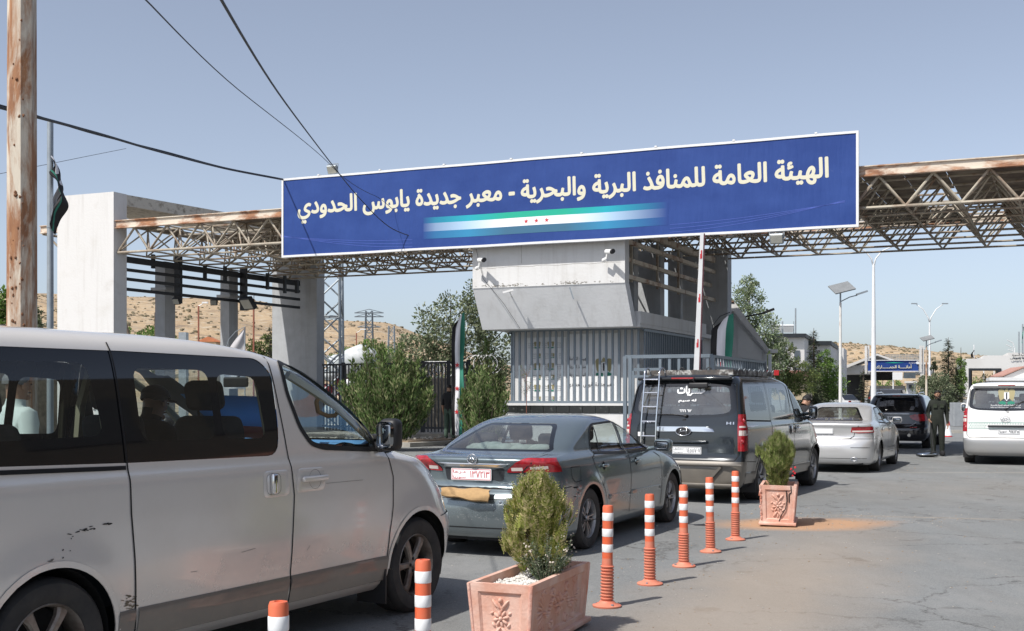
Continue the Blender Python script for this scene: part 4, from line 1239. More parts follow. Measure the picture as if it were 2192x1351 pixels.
def ribbon(bvh, pts, axis, side, w, off=0.003, closed=False, step=0.04, mb=None, mi=0, thick=0.0):
 "strip of width w that follows the body surface along 2-D points"
 P2 = [Vector(p) for p in pts]
 if closed: P2.append(P2[0])
 out = []
 for p, q in zip(P2[:-1], P2[1:]):
  k = max(1, int((q - p).length / step))
  out += [p.lerp(q, i / k) for i in range(k)]
 out.append(P2[-1])
 n = len(out); mb = mb or MB(); L_, R_ = [], []
 for i in range(n):
  a = out[i - 1] if i else (out[-2] if closed else out[0]); b = out[(i + 1) % n] if i < n - 1 else (out[1] if closed else out[-1])
  t = (b - a); t = t.normalized() if t.length > 1e-9 else Vector((1, 0)); nn = Vector((-t.y, t.x)) * w / 2
  for lst, s in ((L_, 1), (R_, -1)):
   uv = out[i] + nn * s; h, hn = hit(bvh, axis, side, uv.x, uv.y); lst.append(h + hn * off)
 if axis == 'x' and side > 0 or axis == 'r': L_, R_ = R_, L_
 base = len(mb.v)
 fl = [(2 * i, 2 * i + 1, 2 * i + 3, 2 * i + 2) for i in range(n - 1)]
 vv = []
 for a, b in zip(L_, R_): vv += [a, b]
 mb.add(vv, fl, mi)
 return mb
def patch(bvh, poly, axis, side, off, depth=0.01, mb=None, mi=0, grid=0.05):
 "raised panel that follows the body: outline extruded outwards"
 mb = mb or MB(); n = len(poly)
 cen = (sum(p[0] for p in poly) / n, sum(p[1] for p in poly) / n)
 top, bot = [], []
 rings = [1.0, 0.93, 0.6, 0.25]
 vs = []
 for ri, s in enumerate(rings):
  for p in poly:
   u, v = cen[0] + (p[0] - cen[0]) * s, cen[1] + (p[1] - cen[1]) * s
   h, hn = hit(bvh, axis, side, u, v)
   vs.append(h + hn * (off if ri == 0 else off + depth))
 h, hn = hit(bvh, axis, side, *cen); vs.append(h + hn * (off + depth))
 fs = []
 for ri in range(len(rings) - 1):
  for i in range(n):
   j = (i + 1) % n
   fs.append((ri * n + i, ri * n + j, (ri + 1) * n + j, (ri + 1) * n + i))
 r0 = (len(rings) - 1) * n
 for i in range(n): fs.append((r0 + i, r0 + (i + 1) % n, len(vs) - 1))
 # orientation: make the first inner face point outwards
 a, b, c = vs[fs[n][0]], vs[fs[n][1]], vs[fs[n][2]]
 if (b - a).cross(c - a).dot(hn) < 0: fs = [tuple(reversed(f)) for f in fs]
 mb.add(vs, fs, mi)
 return mb
def arc_pts(cx, cz, r, a0=0, a1=360, n=24):
 return [(cx + r * math.cos(R(a0 + (a1 - a0) * i / n)), cz + r * math.sin(R(a0 + (a1 - a0) * i / n))) for i in range(n + 1)]
WHEELS = {}
def wheel(root, x, side, track, r, w, style, rim_m='alloy', rim_r=None, steer=0):
 key = (r, w, style, rim_m, side)
 if key in WHEELS:
  src = WHEELS[key]; o = src.copy(); COL.objects.link(o); o.parent = root; o.location = (x, side * track, r)
  c = src.children[0].copy(); COL.objects.link(c); c.parent = o
  return o
 rr = rim_r or r * 0.63
 mb = MB()
 s = -side     # outer face direction: author with the outer face at y = 0, tyre towards +, then mirror
 W = w
 # rim barrel and lip
 prof = [(rr * 0.30, 0.075), (rr * 0.93, 0.085), (rr * 0.96, 0.03), (rr * 1.0, 0.012), (rr * 1.02, 0.004), (rr * 1.03, 0.012), (rr * 1.0, W * 0.5)]
 mb.lathe([(rr * 1.0, W * 0.9), (rr * 0.95, W * 0.5), (rr * 0.92, 0.06), (rr * 0.955, 0.018), (rr * 1.0, 0.003), (rr * 1.035, 0.012), (rr * 1.02, 0.03)], n=36, axis='Y', cap=False)
 mb.lathe([(0.001, 0.13), (rr * 0.9, 0.13), (rr * 0.9, 0.135), (0.001, 0.135)], n=20, axis='Y', mi=1)
 ns = {'six': 6, 'five': 5, 'double': 5, 'multi': 9}[style]
 wid = {'six': 0.27, 'five': 0.25, 'double': 0.12, 'multi': 0.10}[style] * rr
 for k in range(ns):
  angs = [2 * math.pi * k / ns] if style != 'double' else [2 * math.pi * k / ns - 0.17, 2 * math.pi * k / ns + 0.17]
  for a in angs:
   ca, sa = math.cos(a), math.sin(a)
   def pt(rad, t, y): return Vector((rad * ca - t * sa, y, rad * sa + t * ca))
   secs = [(rr * 0.16, wid * 0.42, 0.030, 0.065), (rr * 0.45, wid * 0.36, 0.022, 0.055), (rr * 0.75, wid * 0.42, 0.014, 0.05), (rr * 0.955, wid * 0.62, 0.022, 0.055)]
   vs = []
   for rad, hw, yo, yi in secs:
    vs += [pt(rad, -hw, yo + 0.012), pt(rad, -hw * 0.6, yo), pt(rad, hw * 0.6, yo), pt(rad, hw, yo + 0.012), pt(rad, hw, yi), pt(rad, -hw, yi)]
   fs = [(i * 6 + j, i * 6 + (j + 1) % 6, (i + 1) * 6 + (j + 1) % 6, (i + 1) * 6 + j) for i in range(3) for j in range(6)] + [(5, 4, 3, 2, 1, 0)]
   mb.add(vs, fs)
 mb.lathe([(0.001, 0.012), (rr * 0.13, 0.014), (rr * 0.16, 0.03), (rr * 0.27, 0.036), (rr * 0.27, 0.09)], n=18, axis='Y')
 for k in range(5):
  a = 2 * math.pi * (k + 0.5) / 5
  mb.tube((rr * 0.215 * math.cos(a), 0.024, rr * 0.215 * math.sin(a)), (rr * 0.215 * math.cos(a), 0.05, rr * 0.215 * math.sin(a)), 0.012, 6, mi=1)
 ty = MB()
 e = W
 ty.lathe([(rr * 1.0, 0.012), (rr * 1.06, 0.0), (r * 0.80, -0.012), (r * 0.92, -0.008), (r * 0.975, 0.012), (r, 0.035), (r, e * 0.25), (r * 0.985, e * 0.25 + 0.004), (r * 0.985, e * 0.25 + 0.012), (r, e * 0.25 + 0.016), (r, e * 0.5), (r * 0.985, e * 0.5 + 0.004), (r * 0.985, e * 0.5 + 0.012), (r, e * 0.5 + 0.016), (r, e * 0.75), (r * 0.985, e * 0.75 + .004), (r * 0.985, e * 0.75 + .012), (r, e * 0.75 + 0.016), (r, e - 0.03), (r * 0.97, e), (rr, e)], n=44, axis='Y', cap=False)
 def fin(b):
  b.v = [Vector((v.x, -v.y * side, v.z)) for v in b.v]
  if side < 0: pass
  else: pass
  return b
 fin(mb); fin(ty)
 o = mesh_obj('wheel', mb.v, mb.f, [M[rim_m], M['wheel_well']], root, mb.m, smooth=35, world=False)
 bmf(o)
 t = mesh_obj('tyre', ty.v, ty.f, 'rubber', o, smooth=30, world=False); bmf(t)
 o.location = (x, side * track, r)
 WHEELS[key] = o
 return o
def bmf(o):
 bm = bmesh.new(); bm.from_mesh(o.data); bmesh.ops.recalc_face_normals(bm, faces=bm.faces[:]); bm.to_mesh(o.data); bm.free()
def arches(bm, wheels, r, cz, n=26, zbot=0.0):
 for wx in wheels:
  for s in (1, -1):
   poly = [(wx + r, zbot)] + arc_pts(wx, cz, r, 0, 180, n) + [(wx - r, zbot)]
   cut(bm, poly, 'x', s, -1, only=(0, 1, 2, 3, 4, 5, 6, 7, 8, 9, 10, 11, 12), nmin=0.05)
def wells(root, wheels, r, cz, yo, depth=0.42):
 mb = MB()
 for wx in wheels:
  for s in (1, -1):
   pts = [(wx + r * math.cos(R(a)), cz + r * math.sin(R(a))) for a in range(-20, 201, 10)]
   vs = []
   for x, z in pts: vs += [(x, s * yo, z), (x, s * (yo - depth), z)]
   n = len(pts)
   mb.add(vs, [(2 * i, 2 * i + 1, 2 * i + 3, 2 * i + 2) for i in range(n - 1)])
   c = len(mb.v)
   mb.add([(x, s * (yo - depth), z) for x, z in pts], [tuple(range(n))])
 return mb.build('wheel_arch_liner', 'wheel_well', root, world=False)
def lip(bvh, root, wheels, r, cz, m, w=0.035, off=0.008, side=(-1,)):
 for wx in wheels:
  for s in side:
   mb = MB(); ribbon(bvh, arc_pts(wx, cz, r + w / 2, 2, 178, 26), 'x', s, w, off, mb=mb)
   mesh_obj('arch_trim', mb.v, mb.f, m, root, smooth=True, world=False)
def underbody(root, x0, x1, w, z0=0.2, z1=0.5):
 mb = MB(); mb.box(((x0 + x1) / 2, 0, (z0 + z1) / 2), (x1 - x0, w * 2, z1 - z0)); return mb.build('underbody', 'wheel_well', root, world=False)
def seat(root, x, y, z=0.55, m='dark_seat', back=0.62, head=True, w=0.5, lean=-0.2, name='seat'):
 mb = MB()
 v, f = rbox((x + 0.22, y, z), (0.52, w, 0.16), 0.05, 3); mb.add(v, f)
 mt = Matrix.Translation((x, y, z + 0.05)) @ Matrix.Rotation(lean, 4, 'Y')
 v, f = rbox((0, 0, 0), (0.14, w, back), 0.06, 3, M4=mt @ Matrix.Translation((0, 0, back / 2))); mb.add(v, f)
 if head:
  v, f = rbox((0, 0, 0), (0.11, 0.28, 0.19), 0.05, 3, M4=mt @ Matrix.Translation((0.0, 0, back + 0.13))); mb.add(v, f)
  for s in (-1, 1): mb.tube(mt @ Vector((0, s * 0.07, back - 0.02)), mt @ Vector((0, s * 0.07, back + 0.08)), 0.008, 5)
 return mesh_obj(name, mb.v, mb.f, m, root, smooth=40, world=False)
def steering(root, x, y, z):
 mb = MB(); n = 20
 pts = [Vector((x + 0.05 * math.sin(t) * 0, y + 0.18 * math.cos(t), z + 0.18 * math.sin(t))) for t in np.linspace(0, 2 * math.pi, n, endpoint=False)]
 pts = [Vector((p.x - (p.z - z) * 0.45, p.y, p.z)) for p in pts]
 for a, b in zip(pts, pts[1:] + pts[:1]): mb.tube(a, b, 0.014, 6, cap=False)
 mb.tube((x, y, z), (x + 0.25, y, z - 0.12), 0.035, 8); mb.tube((x, y - .17, z), (x, y + .17, z), 0.014, 6)
 return mesh_obj('steering_wheel', mb.v, mb.f, 'black_plastic', root, smooth=40, world=False)
def plate(root, bvh, cy, cz, w, h, txts, m='print_white', col='print_black', off=0.012, tilt=0.0, frame=None):
 p0, n = hit(bvh, 'r', 0, cy, cz)
 ax = Vector((0, -1, 0)); n = Vector((n.x, 0, n.z)).normalized() if tilt is None else Vector((-1, 0, tilt)).normalized()
 up = n.cross(ax).normalized()
 if up.z < 0: up = -up
 C = p0 + n * off
 fn = lambda u, v, o: C + ax * u + up * v + n * (o + 0.004)
 mb = MB(); pts = [(-w / 2, -h / 2), (w / 2, -h / 2), (w / 2, h / 2), (-w / 2, h / 2)]
 pts = roundp(pts, 0.012, 3)
 mb.extr([fn(u, v, 0.0) for u, v in pts], -n * 0.008)
 o = mesh_obj('number_plate', mb.v, mb.f, m, root, world=False); bmf(o)
 for t, x0, x1, z0, z1, b in txts:
  k = text_on('lettering', t, col, o, fn, x0, x1, z0, z1, bold=b, lift=0.00015, world=False)
 # thin border line
 mb = MB()
 for (a, b_) in (((-w / 2 + .01, -h / 2 + .008), (w / 2 - .01, -h / 2 + .008)), ((w / 2 - .01, -h / 2 + .008), (w / 2 - .01, h / 2 - .008)), ((w / 2 - .01, h / 2 - .008), (-w / 2 + .01, h / 2 - .008)), ((-w / 2 + .01, h / 2 - .008), (-w / 2 + .01, -h / 2 + .008))):
  A, B = Vector(a), Vector(b_); d = (B - A).normalized(); q = Vector((-d.y, d.x)) * 0.0025
  mb.add([fn(*(A - q), 0.0015), fn(*(B - q), 0.0015), fn(*(B + q), 0.0015), fn(*(A + q), 0.0015)], [(0, 1, 2, 3)])
 mesh_obj('plate_border', mb.v, mb.f, col, o, world=False)
 return o, fn
M['glass_van'] = glass_mat('tinted van glass', (0.70, 0.75, 0.74), 0.30, 0.015, 0.03)
M['glass_clear'] = glass_mat('side glass', (0.84, 0.90, 0.89), 0.25, 0.01, 0.04)
M['glass_rear'] = glass_mat('rear glass with dust and painted sheen', (0.60, 0.66, 0.66), 1.2, 0.03, 0.12)  # dust film, raised to give the pane a pale painted reflection
M['glass_black'] = mat('black window border', (0.006, 0.007, 0.009), 0.05, 0.0, var=0.1, spec=0.6, coat=0.5)
M['glass_dark'] = mat('very dark tinted glass', (0.010, 0.012, 0.016), 0.06, 0.0, var=0.1, spec=0.8, coat=0.6)

VAN_LEVELS = [(0.22, -0.98, 3.82, 0.84, 0.25, 4.5, 0.63, 2.6), (0.27, -1.06, 3.92, 0.895, 0.25, 4.5, 0.63, 2.6), (0.36, -1.085, 4.0, 0.93, 0.25, 4.5, 0.66, 2.6), (0.5, -1.09, 4.05, 0.945, 0.25, 4.6, 0.68, 2.6), (0.6, -1.075, 4.06, 0.955, 0.24, 4.8, 0.68, 2.6), (0.66, -1.03, 4.055, 0.958, 0.22, 5, 0.7, 2.5), (0.7, -1.015, 4.05, 0.96, 0.2, 5.2, 0.73, 2.4), (0.85, -1.01, 4.0, 0.957, 0.2, 5.2, 0.76, 2.3), (0.97, -1.005, 3.92, 0.953, 0.2, 5.2, 0.78, 2.2), (1.05, -1.0, 3.82, 0.95, 0.2, 5.2, 0.78, 2.2), (1.11, -0.995, 3.7, 0.9475, 0.2, 5.2, 0.76, 2.2), (1.155, -0.99, 3.5, 0.938, 0.2, 5.2, 0.79, 2.2), (1.18, -0.985, 3.38, 0.928, 0.2, 5.2, 0.74, 2.2), (1.205, -0.98, 3.22, 0.925, 0.2, 5.2, 0.72, 2.3), (1.26, -0.97, 3.12, 0.918, 0.2, 5.2, 0.66, 2.4), (1.36, -0.955, 2.97, 0.903, 0.2, 5.0, 0.6, 2.5), (1.5, -0.93, 2.76, 0.878, 0.2, 4.8, 0.56, 2.5), (1.62, -0.905, 2.55, 0.856, 0.22, 4.6, 0.55, 2.5), (1.71, -0.885, 2.36, 0.835, 0.24, 4.4, 0.55, 2.5), (1.78, -0.865, 2.16, 0.812, 0.26, 4.2, 0.55, 2.5), (1.83, -0.845, 1.97, 0.785, 0.28, 4.0, 0.6, 2.4), (1.865, -0.82, 1.78, 0.745, 0.3, 3.8, 0.65, 2.3), (1.89, -0.78, 1.58, 0.68, 0.32, 3.5, 0.7, 2.2), (1.908, -0.7, 1.3, 0.56, 0.34, 3.2, 0.7, 2.2), (1.918, -0.58, 1.0, 0.38, 0.34, 3, 0.7, 2.2), (1.924, -0.4, 0.7, 0.16, 0.3, 3, 0.4, 2.2), (1.925, -0.2, 0.5, 0.03, 0.2, 3, 0.3, 2.2)]  # z, xr, xf, w, lr, pr, lf, pf
FDOOR_WIN = roundp([(1.80, 1.765), (1.985, 1.768), (2.13, 1.722), (2.28, 1.632), (2.455, 1.545), (2.665, 1.43), (2.945, 1.215), (2.93, 1.185), (2.55, 1.205), (2.11, 1.232), (1.985, 1.262), (1.895, 1.366), (1.815, 1.585)], 0.04, 3)
def make_van(label, group, loc, heading, paint, opts):
 root = thing('van', (*loc, 0), label, 'van', group, rz=math.atan2(heading[1], heading[0]))
 bm = shell(VAN_LEVELS, (0.0, 3.2), ns=60, plan=0.022, flare=0.016, rw=0.345)
 bvh = bvh_of(bm.copy())
 WH = (0.0, 3.2)
 two = opts.get('lower')      # lighter paint below this height
 # rear window, lights
 rw = roundp([(0.76, 1.775), (-0.76, 1.775), (-0.815, 1.33), (-0.62, 1.268), (0, 1.245), (0.62, 1.268), (0.815, 1.33)], [.08, .08, .08, .1, .2, .1, .08], 4)
 cut(bm, rw, 'r', 0, 1, xlim=-0.5)
 rwi = roundp([(0.68, 1.715), (-0.68, 1.715), (-0.735, 1.345), (-0.56, 1.31), (0, 1.295), (0.56, 1.31), (0.735, 1.345)], 0.08, 4)
 cut(bm, rwi, 'r', 0, 2, only=(1,), xlim=-0.5)
 for s in (1, -1):
  lp_ = roundp([(-1.2, 1.31), (-0.855, 1.30), (-0.80, 1.06), (-0.845, 0.84), (-0.905, 0.775), (-1.2, 0.775)], [0, .05, .08, .05, .03, 0], 3)
  cut(bm, lp_, 'x', s, 3, nmin=0.45)
  cut(bm, [(s * 0.83, 1.31), (s * 1.05, 1.31), (s * 1.05, 0.775), (s * 0.845, 0.775)], 'r', 0, 3, xlim=-0.8, nmin=0.02)
  # side glass
  side_all = roundp([(-0.66, 1.70), (-0.50, 1.792), (0.55, 1.797), (1.60, 1.790), (1.70, 1.70), (1.695, 1.41), (1.665, 1.202), (0.52, 1.214), (-0.52, 1.24), (-0.70, 1.27)], [.06, .05, 0, .09, .05, .05, .1, 0, .05, .05], 4)
  cut(bm, side_all, 'x', s, 4)
  for poly in ([(-0.42, 1.725), (0.30, 1.73), (0.355, 1.36), (-0.50, 1.345)], [(0.60, 1.712), (1.15, 1.708), (1.15, 1.315), (0.60, 1.325)], [(1.215, 1.69), (1.55, 1.675), (1.575, 1.31), (1.215, 1.318)]):
   cut(bm, roundp(poly, 0.07, 4), 'x', s, 5, only=(4,))
  cut(bm, FDOOR_WIN, 'x', s, 6)
  # doors
  cut(bm, [(0.48, 1.84), (0.48, 1.218), (0.482, 0.955), (0.53, 0.30), (1.77, 0.30), (1.753, 0.613), (1.779, 0.954), (1.76, 1.127), (1.745, 1.241), (1.714, 1.556), (1.689, 1.84)], 'x', s, 7)
  cut(bm, [(1.775, 0.30), (1.753, 0.613), (1.779, 0.954), (1.76, 1.127), (1.745, 1.241), (1.714, 1.556), (1.693, 1.842), (1.93, 1.83), (2.19, 1.76), (2.45, 1.63), (2.8, 1.40), (3.02, 1.235), (3.02, 1.18), (2.80, 1.17), (2.86, 1.0), (2.845, 0.8), (2.80, 0.62), (2.76, 0.30)], 'x', s, 8)
  cut(bm, [(3.40, 0.672), (4.1, 0.69), (4.1, 0.1), (3.3, 0.1)], 'x', s, 9)
 cut(bm, [(-0.87, 0.62), (-0.87, 0.1), (-1.3, 0.1), (-1.3, 0.62)], 'x', 1, 9, nmin=0.0)
 cut(bm, [(-0.87, 0.62), (-0.87, 0.1), (-1.3, 0.1), (-1.3, 0.62)], 'x', -1, 9, nmin=0.0)
 cut(bm, [(-1, 0.62), (1, 0.62), (1, 0.1), (-1, 0.1)], 'r', 0, 9, xlim=-0.85, nmin=-0.2)
 cut(bm, roundp([(0.80, 1.85), (-0.80, 1.85), (-0.845, 1.2), (-0.845, 0.70), (-0.80, 0.635), (0.80, 0.635), (0.845, 0.70), (0.845, 1.2)], 0.03, 2), 'r', 0, 10, xlim=-0.5)
 cut(bm, roundp([(-0.74, 1.79), (0.74, 1.79), (0.85, 1.25), (-0.85, 1.25)], 0.08), 'f', 0, 11, xlim=2.0, nmin=0.15)
 arches(bm, WH, 0.385, 0.355)
 body_m = paint; low_m = opts.get('low_paint', paint)
 spec = {0: ('body', body_m, 0, None), 1: ('rear_window', 'glass_black', -0.004, 10), 2: ('pane', opts['rear_glass'], -0.004, 1), 3: ('tail_light', 'lamp_red', 0.008, None),
   4: ('side_window', 'glass_black', -0.003, None), 5: ('pane', opts['side_glass'], -0.003, 4), 6: ('door_window', opts['door_glass'], -0.012, 8),
   7: ('sliding_door', body_m, 0.001, None), 8: ('front_door', body_m, 0.001, None), 9: ('bumper', low_m, 0.006, None), 10: ('tailgate', body_m, 0.002, None), 11: ('windscreen', 'glass_clear', -0.003, None)}
 made = emit_parts(bm, spec, root); bm.free()
 # fold: rear face of the lamp bands
 gap = mat('panel gap', (0.006, 0.006, 0.007), 0.8)
 S = (-1, 1) if opts.get('both') else (-1,)
 mb = MB()
 for s in S:
  for pts in ([(0.474, 1.838), (0.48, 1.218), (0.482, 0.955), (0.53, 0.31)], [(1.689, 1.838), (1.714, 1.556), (1.745, 1.241), (1.76, 1.127), (1.779, 0.954), (1.755, 0.7), (1.753, 0.5), (1.772, 0.30)],
     [(3.02, 1.18), (2.80, 1.17), (2.86, 1.0), (2.85, 0.8), (2.80, 0.62), (2.78, 0.45)], [(1.70, 1.835), (1.93, 1.822), (2.19, 1.752), (2.45, 1.622), (2.8, 1.39), (3.02, 1.235)], [(3.45, 0.672), (3.85, 0.69)], [(-0.87, 0.62), (-0.42, 0.60)]):
   ribbon(bvh, pts, 'x', s, 0.009, 0.0045, mb=mb)
  ribbon(bvh, [(-0.98, 1.225), (-0.5, 1.212), (0.47, 1.19)], 'x', s, 0.022, 0.0045, mb=mb)      # slide rail
 ribbon(bvh, [(0.77, 1.76), (0.845, 1.2), (0.848, 0.70), (0.80, 0.632), (-0.80, 0.632), (-0.848, 0.70), (-0.845, 1.2), (-0.77, 1.76)], 'r', 0, 0.012, 0.0065, mb=mb)
 mesh_obj('panel_gap', mb.v, mb.f, gap, root, world=False)
 # window seals
 for s in S:
  mb = MB(); ribbon(bvh, FDOOR_WIN, 'x', s, 0.032, 0.006, closed=True, mb=mb)
  ribbon(bvh, [(2.66, 1.43), (2.70, 1.19)], 'x', s, 0.05, 0.007, mb=mb)
  patch(bvh, [(2.70, 1.405), (2.95, 1.215), (2.93, 1.19), (2.72, 1.19)], 'x', s, 0.002, 0.004, mb=mb)
  mesh_obj('window_seal', mb.v, mb.f, 'dark_seal', made[8], world=False)
 # sill trim below the crease
 for s in S:
  mb = MB()
  for x0, x1 in ((0.54, 1.745), (1.765, 2.79), (-0.86, -0.42), (0.40, 0.515)):
   z1_ = 0.462
   n_ = max(2, int((x1 - x0) / 0.08)); vs = []
   for i in range(n_ + 1):
    x = x0 + (x1 - x0) * i / n_
    for z, off in ((0.29, 0.004), (0.30, 0.014), (0.44, 0.014), (z1_, 0.004)):
     h, hn = hit(bvh, 'x', s, x, z); vs.append(h + hn * off)
   mb.add(vs, [(i * 4 + j, i * 4 + j + 1, (i + 1) * 4 + j + 1, (i + 1) * 4 + j) for i in range(n_) for j in range(3)])
  o = mesh_obj('sill_trim', mb.v, mb.f, opts.get('trim', low_m), root, smooth=40, world=False); bmf(o)
 # arch lips
 lip(bvh, root, WH, 0.385, 0.355, low_m if two else body_m, 0.03, 0.006, S)
 # handles
 for s in S:
  mb = MB()
  patch(bvh, roundp([(1.50, 1.115), (1.735, 1.115), (1.735, 0.955), (1.50, 0.955)], 0.04), 'x', s, 0.002, 0.003, mb=mb)
  o = mesh_obj('handle_plate', mb.v, mb.f, body_m, made[7], smooth=40, world=False)
  mb = MB(); patch(bvh, roundp([(1.525, 1.098), (1.655, 1.098), (1.655, 0.972), (1.525, 0.972)], 0.04), 'x', s, 0.0055, -0.001, mb=mb)
  mesh_obj('handle_recess', mb.v, mb.f, 'steel_dark', made[7], smooth=40, world=False)
  mb = MB(); h, hn = hit(bvh, 'x', s, 1.575, 1.035); v, f = rbox(h + hn * 0.022, (0.045, 0.03, 0.125), 0.012, 3); mb.add(v, f)
  mesh_obj('handle', mb.v, mb.f, 'chrome' if not two else 'chrome', made[7], smooth=40, world=False)
  mb = MB(); patch(bvh, roundp([(1.815, 1.115), (2.085, 1.112), (2.085, 0.965), (1.80, 0.965)], 0.04), 'x', s, 0.002, 0.003, mb=mb)
  mesh_obj('handle_plate', mb.v, mb.f, body_m, made[8], smooth=40, world=False)
  mb = MB(); patch(bvh, roundp(arc_pts(1.985, 1.04, 0.062, 0, 340, 14), 0.0), 'x', s, 0.0055, -0.001, mb=mb)
  mesh_obj('handle_recess', mb.v, mb.f, 'steel_dark', made[8], smooth=40, world=False)
  mb = MB(); h, hn = hit(bvh, 'x', s, 1.96, 1.045); v, f = rbox(h + hn * 0.03, (0.25, 0.024, 0.036), 0.011, 3); mb.add(v, f)
  mesh_obj('handle', mb.v, mb.f, opts.get('handle', 'chrome'), made[8], smooth=40, world=False)
 # mirrors
 for s in (-1, 1):
  h, hn = hit(bvh, 'x', s, 2.80, 1.27)
  mb = MB(); c = Vector((2.69, s * 1.045, 1.30))
  v, f = rbox(c, (0.12, 0.15, 0.22), 0.045, 4); mb.add(v, f)
  mb.tube(h + Vector((0, 0, -0.05)), c + Vector((0, -s * 0.08, -0.09)), 0.035, 8, 0.03)
  mb.tube(h + Vector((0.02, -s * .01, 0.0)), c + Vector((0.02, -s * 0.08, -0.02)), 0.03, 8)
  o = mesh_obj('mirror', mb.v, mb.f, opts.get('mirror', 'black_plastic'), root, smooth=45, world=False)
  mb = MB(); v, f = rbox(c + Vector((-0.061, 0, 0)), (0.012, 0.115, 0.18), 0.035, 3); mb.add(v, f)
  mesh_obj('mirror_glass', mb.v, mb.f, 'mirror_glass', o, smooth=30, world=False)
 # wheels
 for wx in WH:
  for s in (-1, 1): wheel(root, wx, s, 0.925, 0.345, 0.225, opts['rim'], opts.get('rim_m', 'alloy'))
 wells(root, WH, 0.382, 0.355, 0.90)
 underbody(root, -0.98, 3.5, 0.72, 0.22, 0.45)
 # mudflaps
 mb = MB()
 for s in (-1, 1):
  mb.box((3.2 - 0.43, s * 0.83, 0.25), (0.015, 0.24, 0.24)); mb.box((-0.43, s * 0.83, 0.24), (0.015, 0.24, 0.2))
 mesh_obj('mudflap', mb.v, mb.f, 'black_plastic', root, world=False)
 # seats
 for y in (-0.42, 0.42): seat(root, 1.72, y, 0.78, opts.get('seat', 'dark_seat'), 0.62)
 for x in (0.10, -0.62):
  for y in (-0.45, 0.05, 0.5): seat(root, x, y, 0.80, opts.get('seat', 'dark_seat'), 0.58, w=0.44)
 steering(root, 2.33, 0.42, 1.2)
 mb = MB(); v, f = rbox((2.86, 0, 1.10), (0.62, 1.6, 0.22), 0.08, 3); mb.add(v, f)
 mesh_obj('dashboard', mb.v, mb.f, opts.get('dash', 'dark_seat'), root, smooth=40, world=False)
 # tail details
 mb = MB(); v, f = rbox((-0.875, 0, 1.838), (0.16, 1.46, 0.05), 0.02, 3); mb.add(v, f)
 sp = mesh_obj('spoiler', mb.v, mb.f, opts.get('spoiler', 'glass_black'), made[10], smooth=40, world=False)
 mb = MB(); v, f = rbox((-0.962, 0, 1.842), (0.014, 0.36, 0.022), 0.004, 1); mb.add(v, f)
 mesh_obj('brake_light', mb.v, mb.f, 'lamp_red', sp, world=False)
 mb = MB()
 for s in (-1, 1):
  for z0, z1_ in ((1.00, 1.075), (1.115, 1.14)):
   ribbon(bvh, [(s * 0.855, (z0 + z1_) / 2), (s * 0.93, (z0 + z1_) / 2)], 'r', 0, z1_ - z0, 0.0105, step=0.015, mb=mb)
   ribbon(bvh, [(-0.95, (z0 + z1_) / 2), (-0.85, (z0 + z1_) / 2)], 'x', s, z1_ - z0, 0.0105, step=0.02, mb=mb)
 mesh_obj('lamp_band', mb.v, mb.f, 'lamp_clear', made[3], world=False)
 mb = MB()
 for s in (-1, 1):
  for z0 in (0.915, 1.215): 
   h, hn = hit(bvh, 'r', 0, s * 0.895, z0); mb.blob(h + hn * 0.004, (0.012, 0.03, 0.03), 10)
 mesh_obj('reflector_bowl', mb.v, mb.f, 'lamp_red', made[3], smooth=True, world=False)
 mb = MB(); v, f = rbox((-1.05, 0, 0.90), (0.05, 0.80, 0.045), 0.015, 2); mb.add(v, f)
 mesh_obj('handle_bar', mb.v, mb.f, opts.get('bar_m', body_m), made[10], smooth=40, world=False)
 mb = MB(); patch(bvh, roundp([(0.37, 0.875), (-0.37, 0.875), (-0.43, 0.66), (0.43, 0.66)], 0.04), 'r', 0, 0.003, 0.002, mb=mb)
 mesh_obj('plate_recess', mb.v, mb.f, opts.get('recess', body_m), made[10], smooth=40, world=False)
 return root, bvh, made
def h_badge(root, made, bvh, cy, cz, w, m='chrome'):
 p, n = hit(bvh, 'r', 0, cy, cz); mb = MB(); n_ = 28
 ax = Vector((0, -1, 0)); fn = lambda u, v: p + Vector((-0.034, 0, 0)) + ax * u + Vector((0, 0, v))
 ring = [fn(w / 2 * math.cos(t), w * 0.27 * math.sin(t)) for t in np.linspace(0, 2 * math.pi, n_, endpoint=False)]
 for a, b in zip(ring, ring[1:] + ring[:1]): mb.tube(a, b, 0.006, 6, cap=False)
 k = w * 0.27
 for s in (-1, 1):
  mb.path([fn(s * w * 0.26 - w * 0.06, -k * 0.72), fn(s * w * 0.2, 0), fn(s * w * 0.18 + w * 0.05, k * 0.72)], 0.006, 6)
 mb.path([fn(-w * 0.2, -k * 0.1), fn(0, k * 0.12), fn(w * 0.2, k * 0.1)], 0.006, 6)
 return mesh_obj('badge', mb.v, mb.f, m, made, smooth=True, world=False)
BIRTH = None
# --- near silver van
d1 = Vector((1.522, 2.815)).normalized(); r1 = Vector((d1.y, -d1.x))
o1 = Vector((-0.66 - 1.522, 8.27 - 2.815)) - r1 * 0.955
M['paint_silver'] = paint_mat('silver van paint', (0.76, 0.725, 0.68), 0.26, 0.20, 0.18, inner=(0.15, 0.145, 0.12), spots=0.0)
M['paint_silver_low'] = paint_mat('grey lower paint', (0.13, 0.125, 0.12), 0.3, 0.36, 0.25)
van1, bvh1, made1 = make_van('silver passenger van with dark tinted windows, nearest vehicle in the queue', None, o1, d1, 'paint_silver', dict(
 low_paint='paint_silver', trim='paint_silver_low', rear_glass='glass_dark', side_glass='glass_van', door_glass='glass_clear', rim='six', rim_m='alloy_dirty', both=False, mirror='black_plastic', handle='paint_silver', dash='dark_seat'))
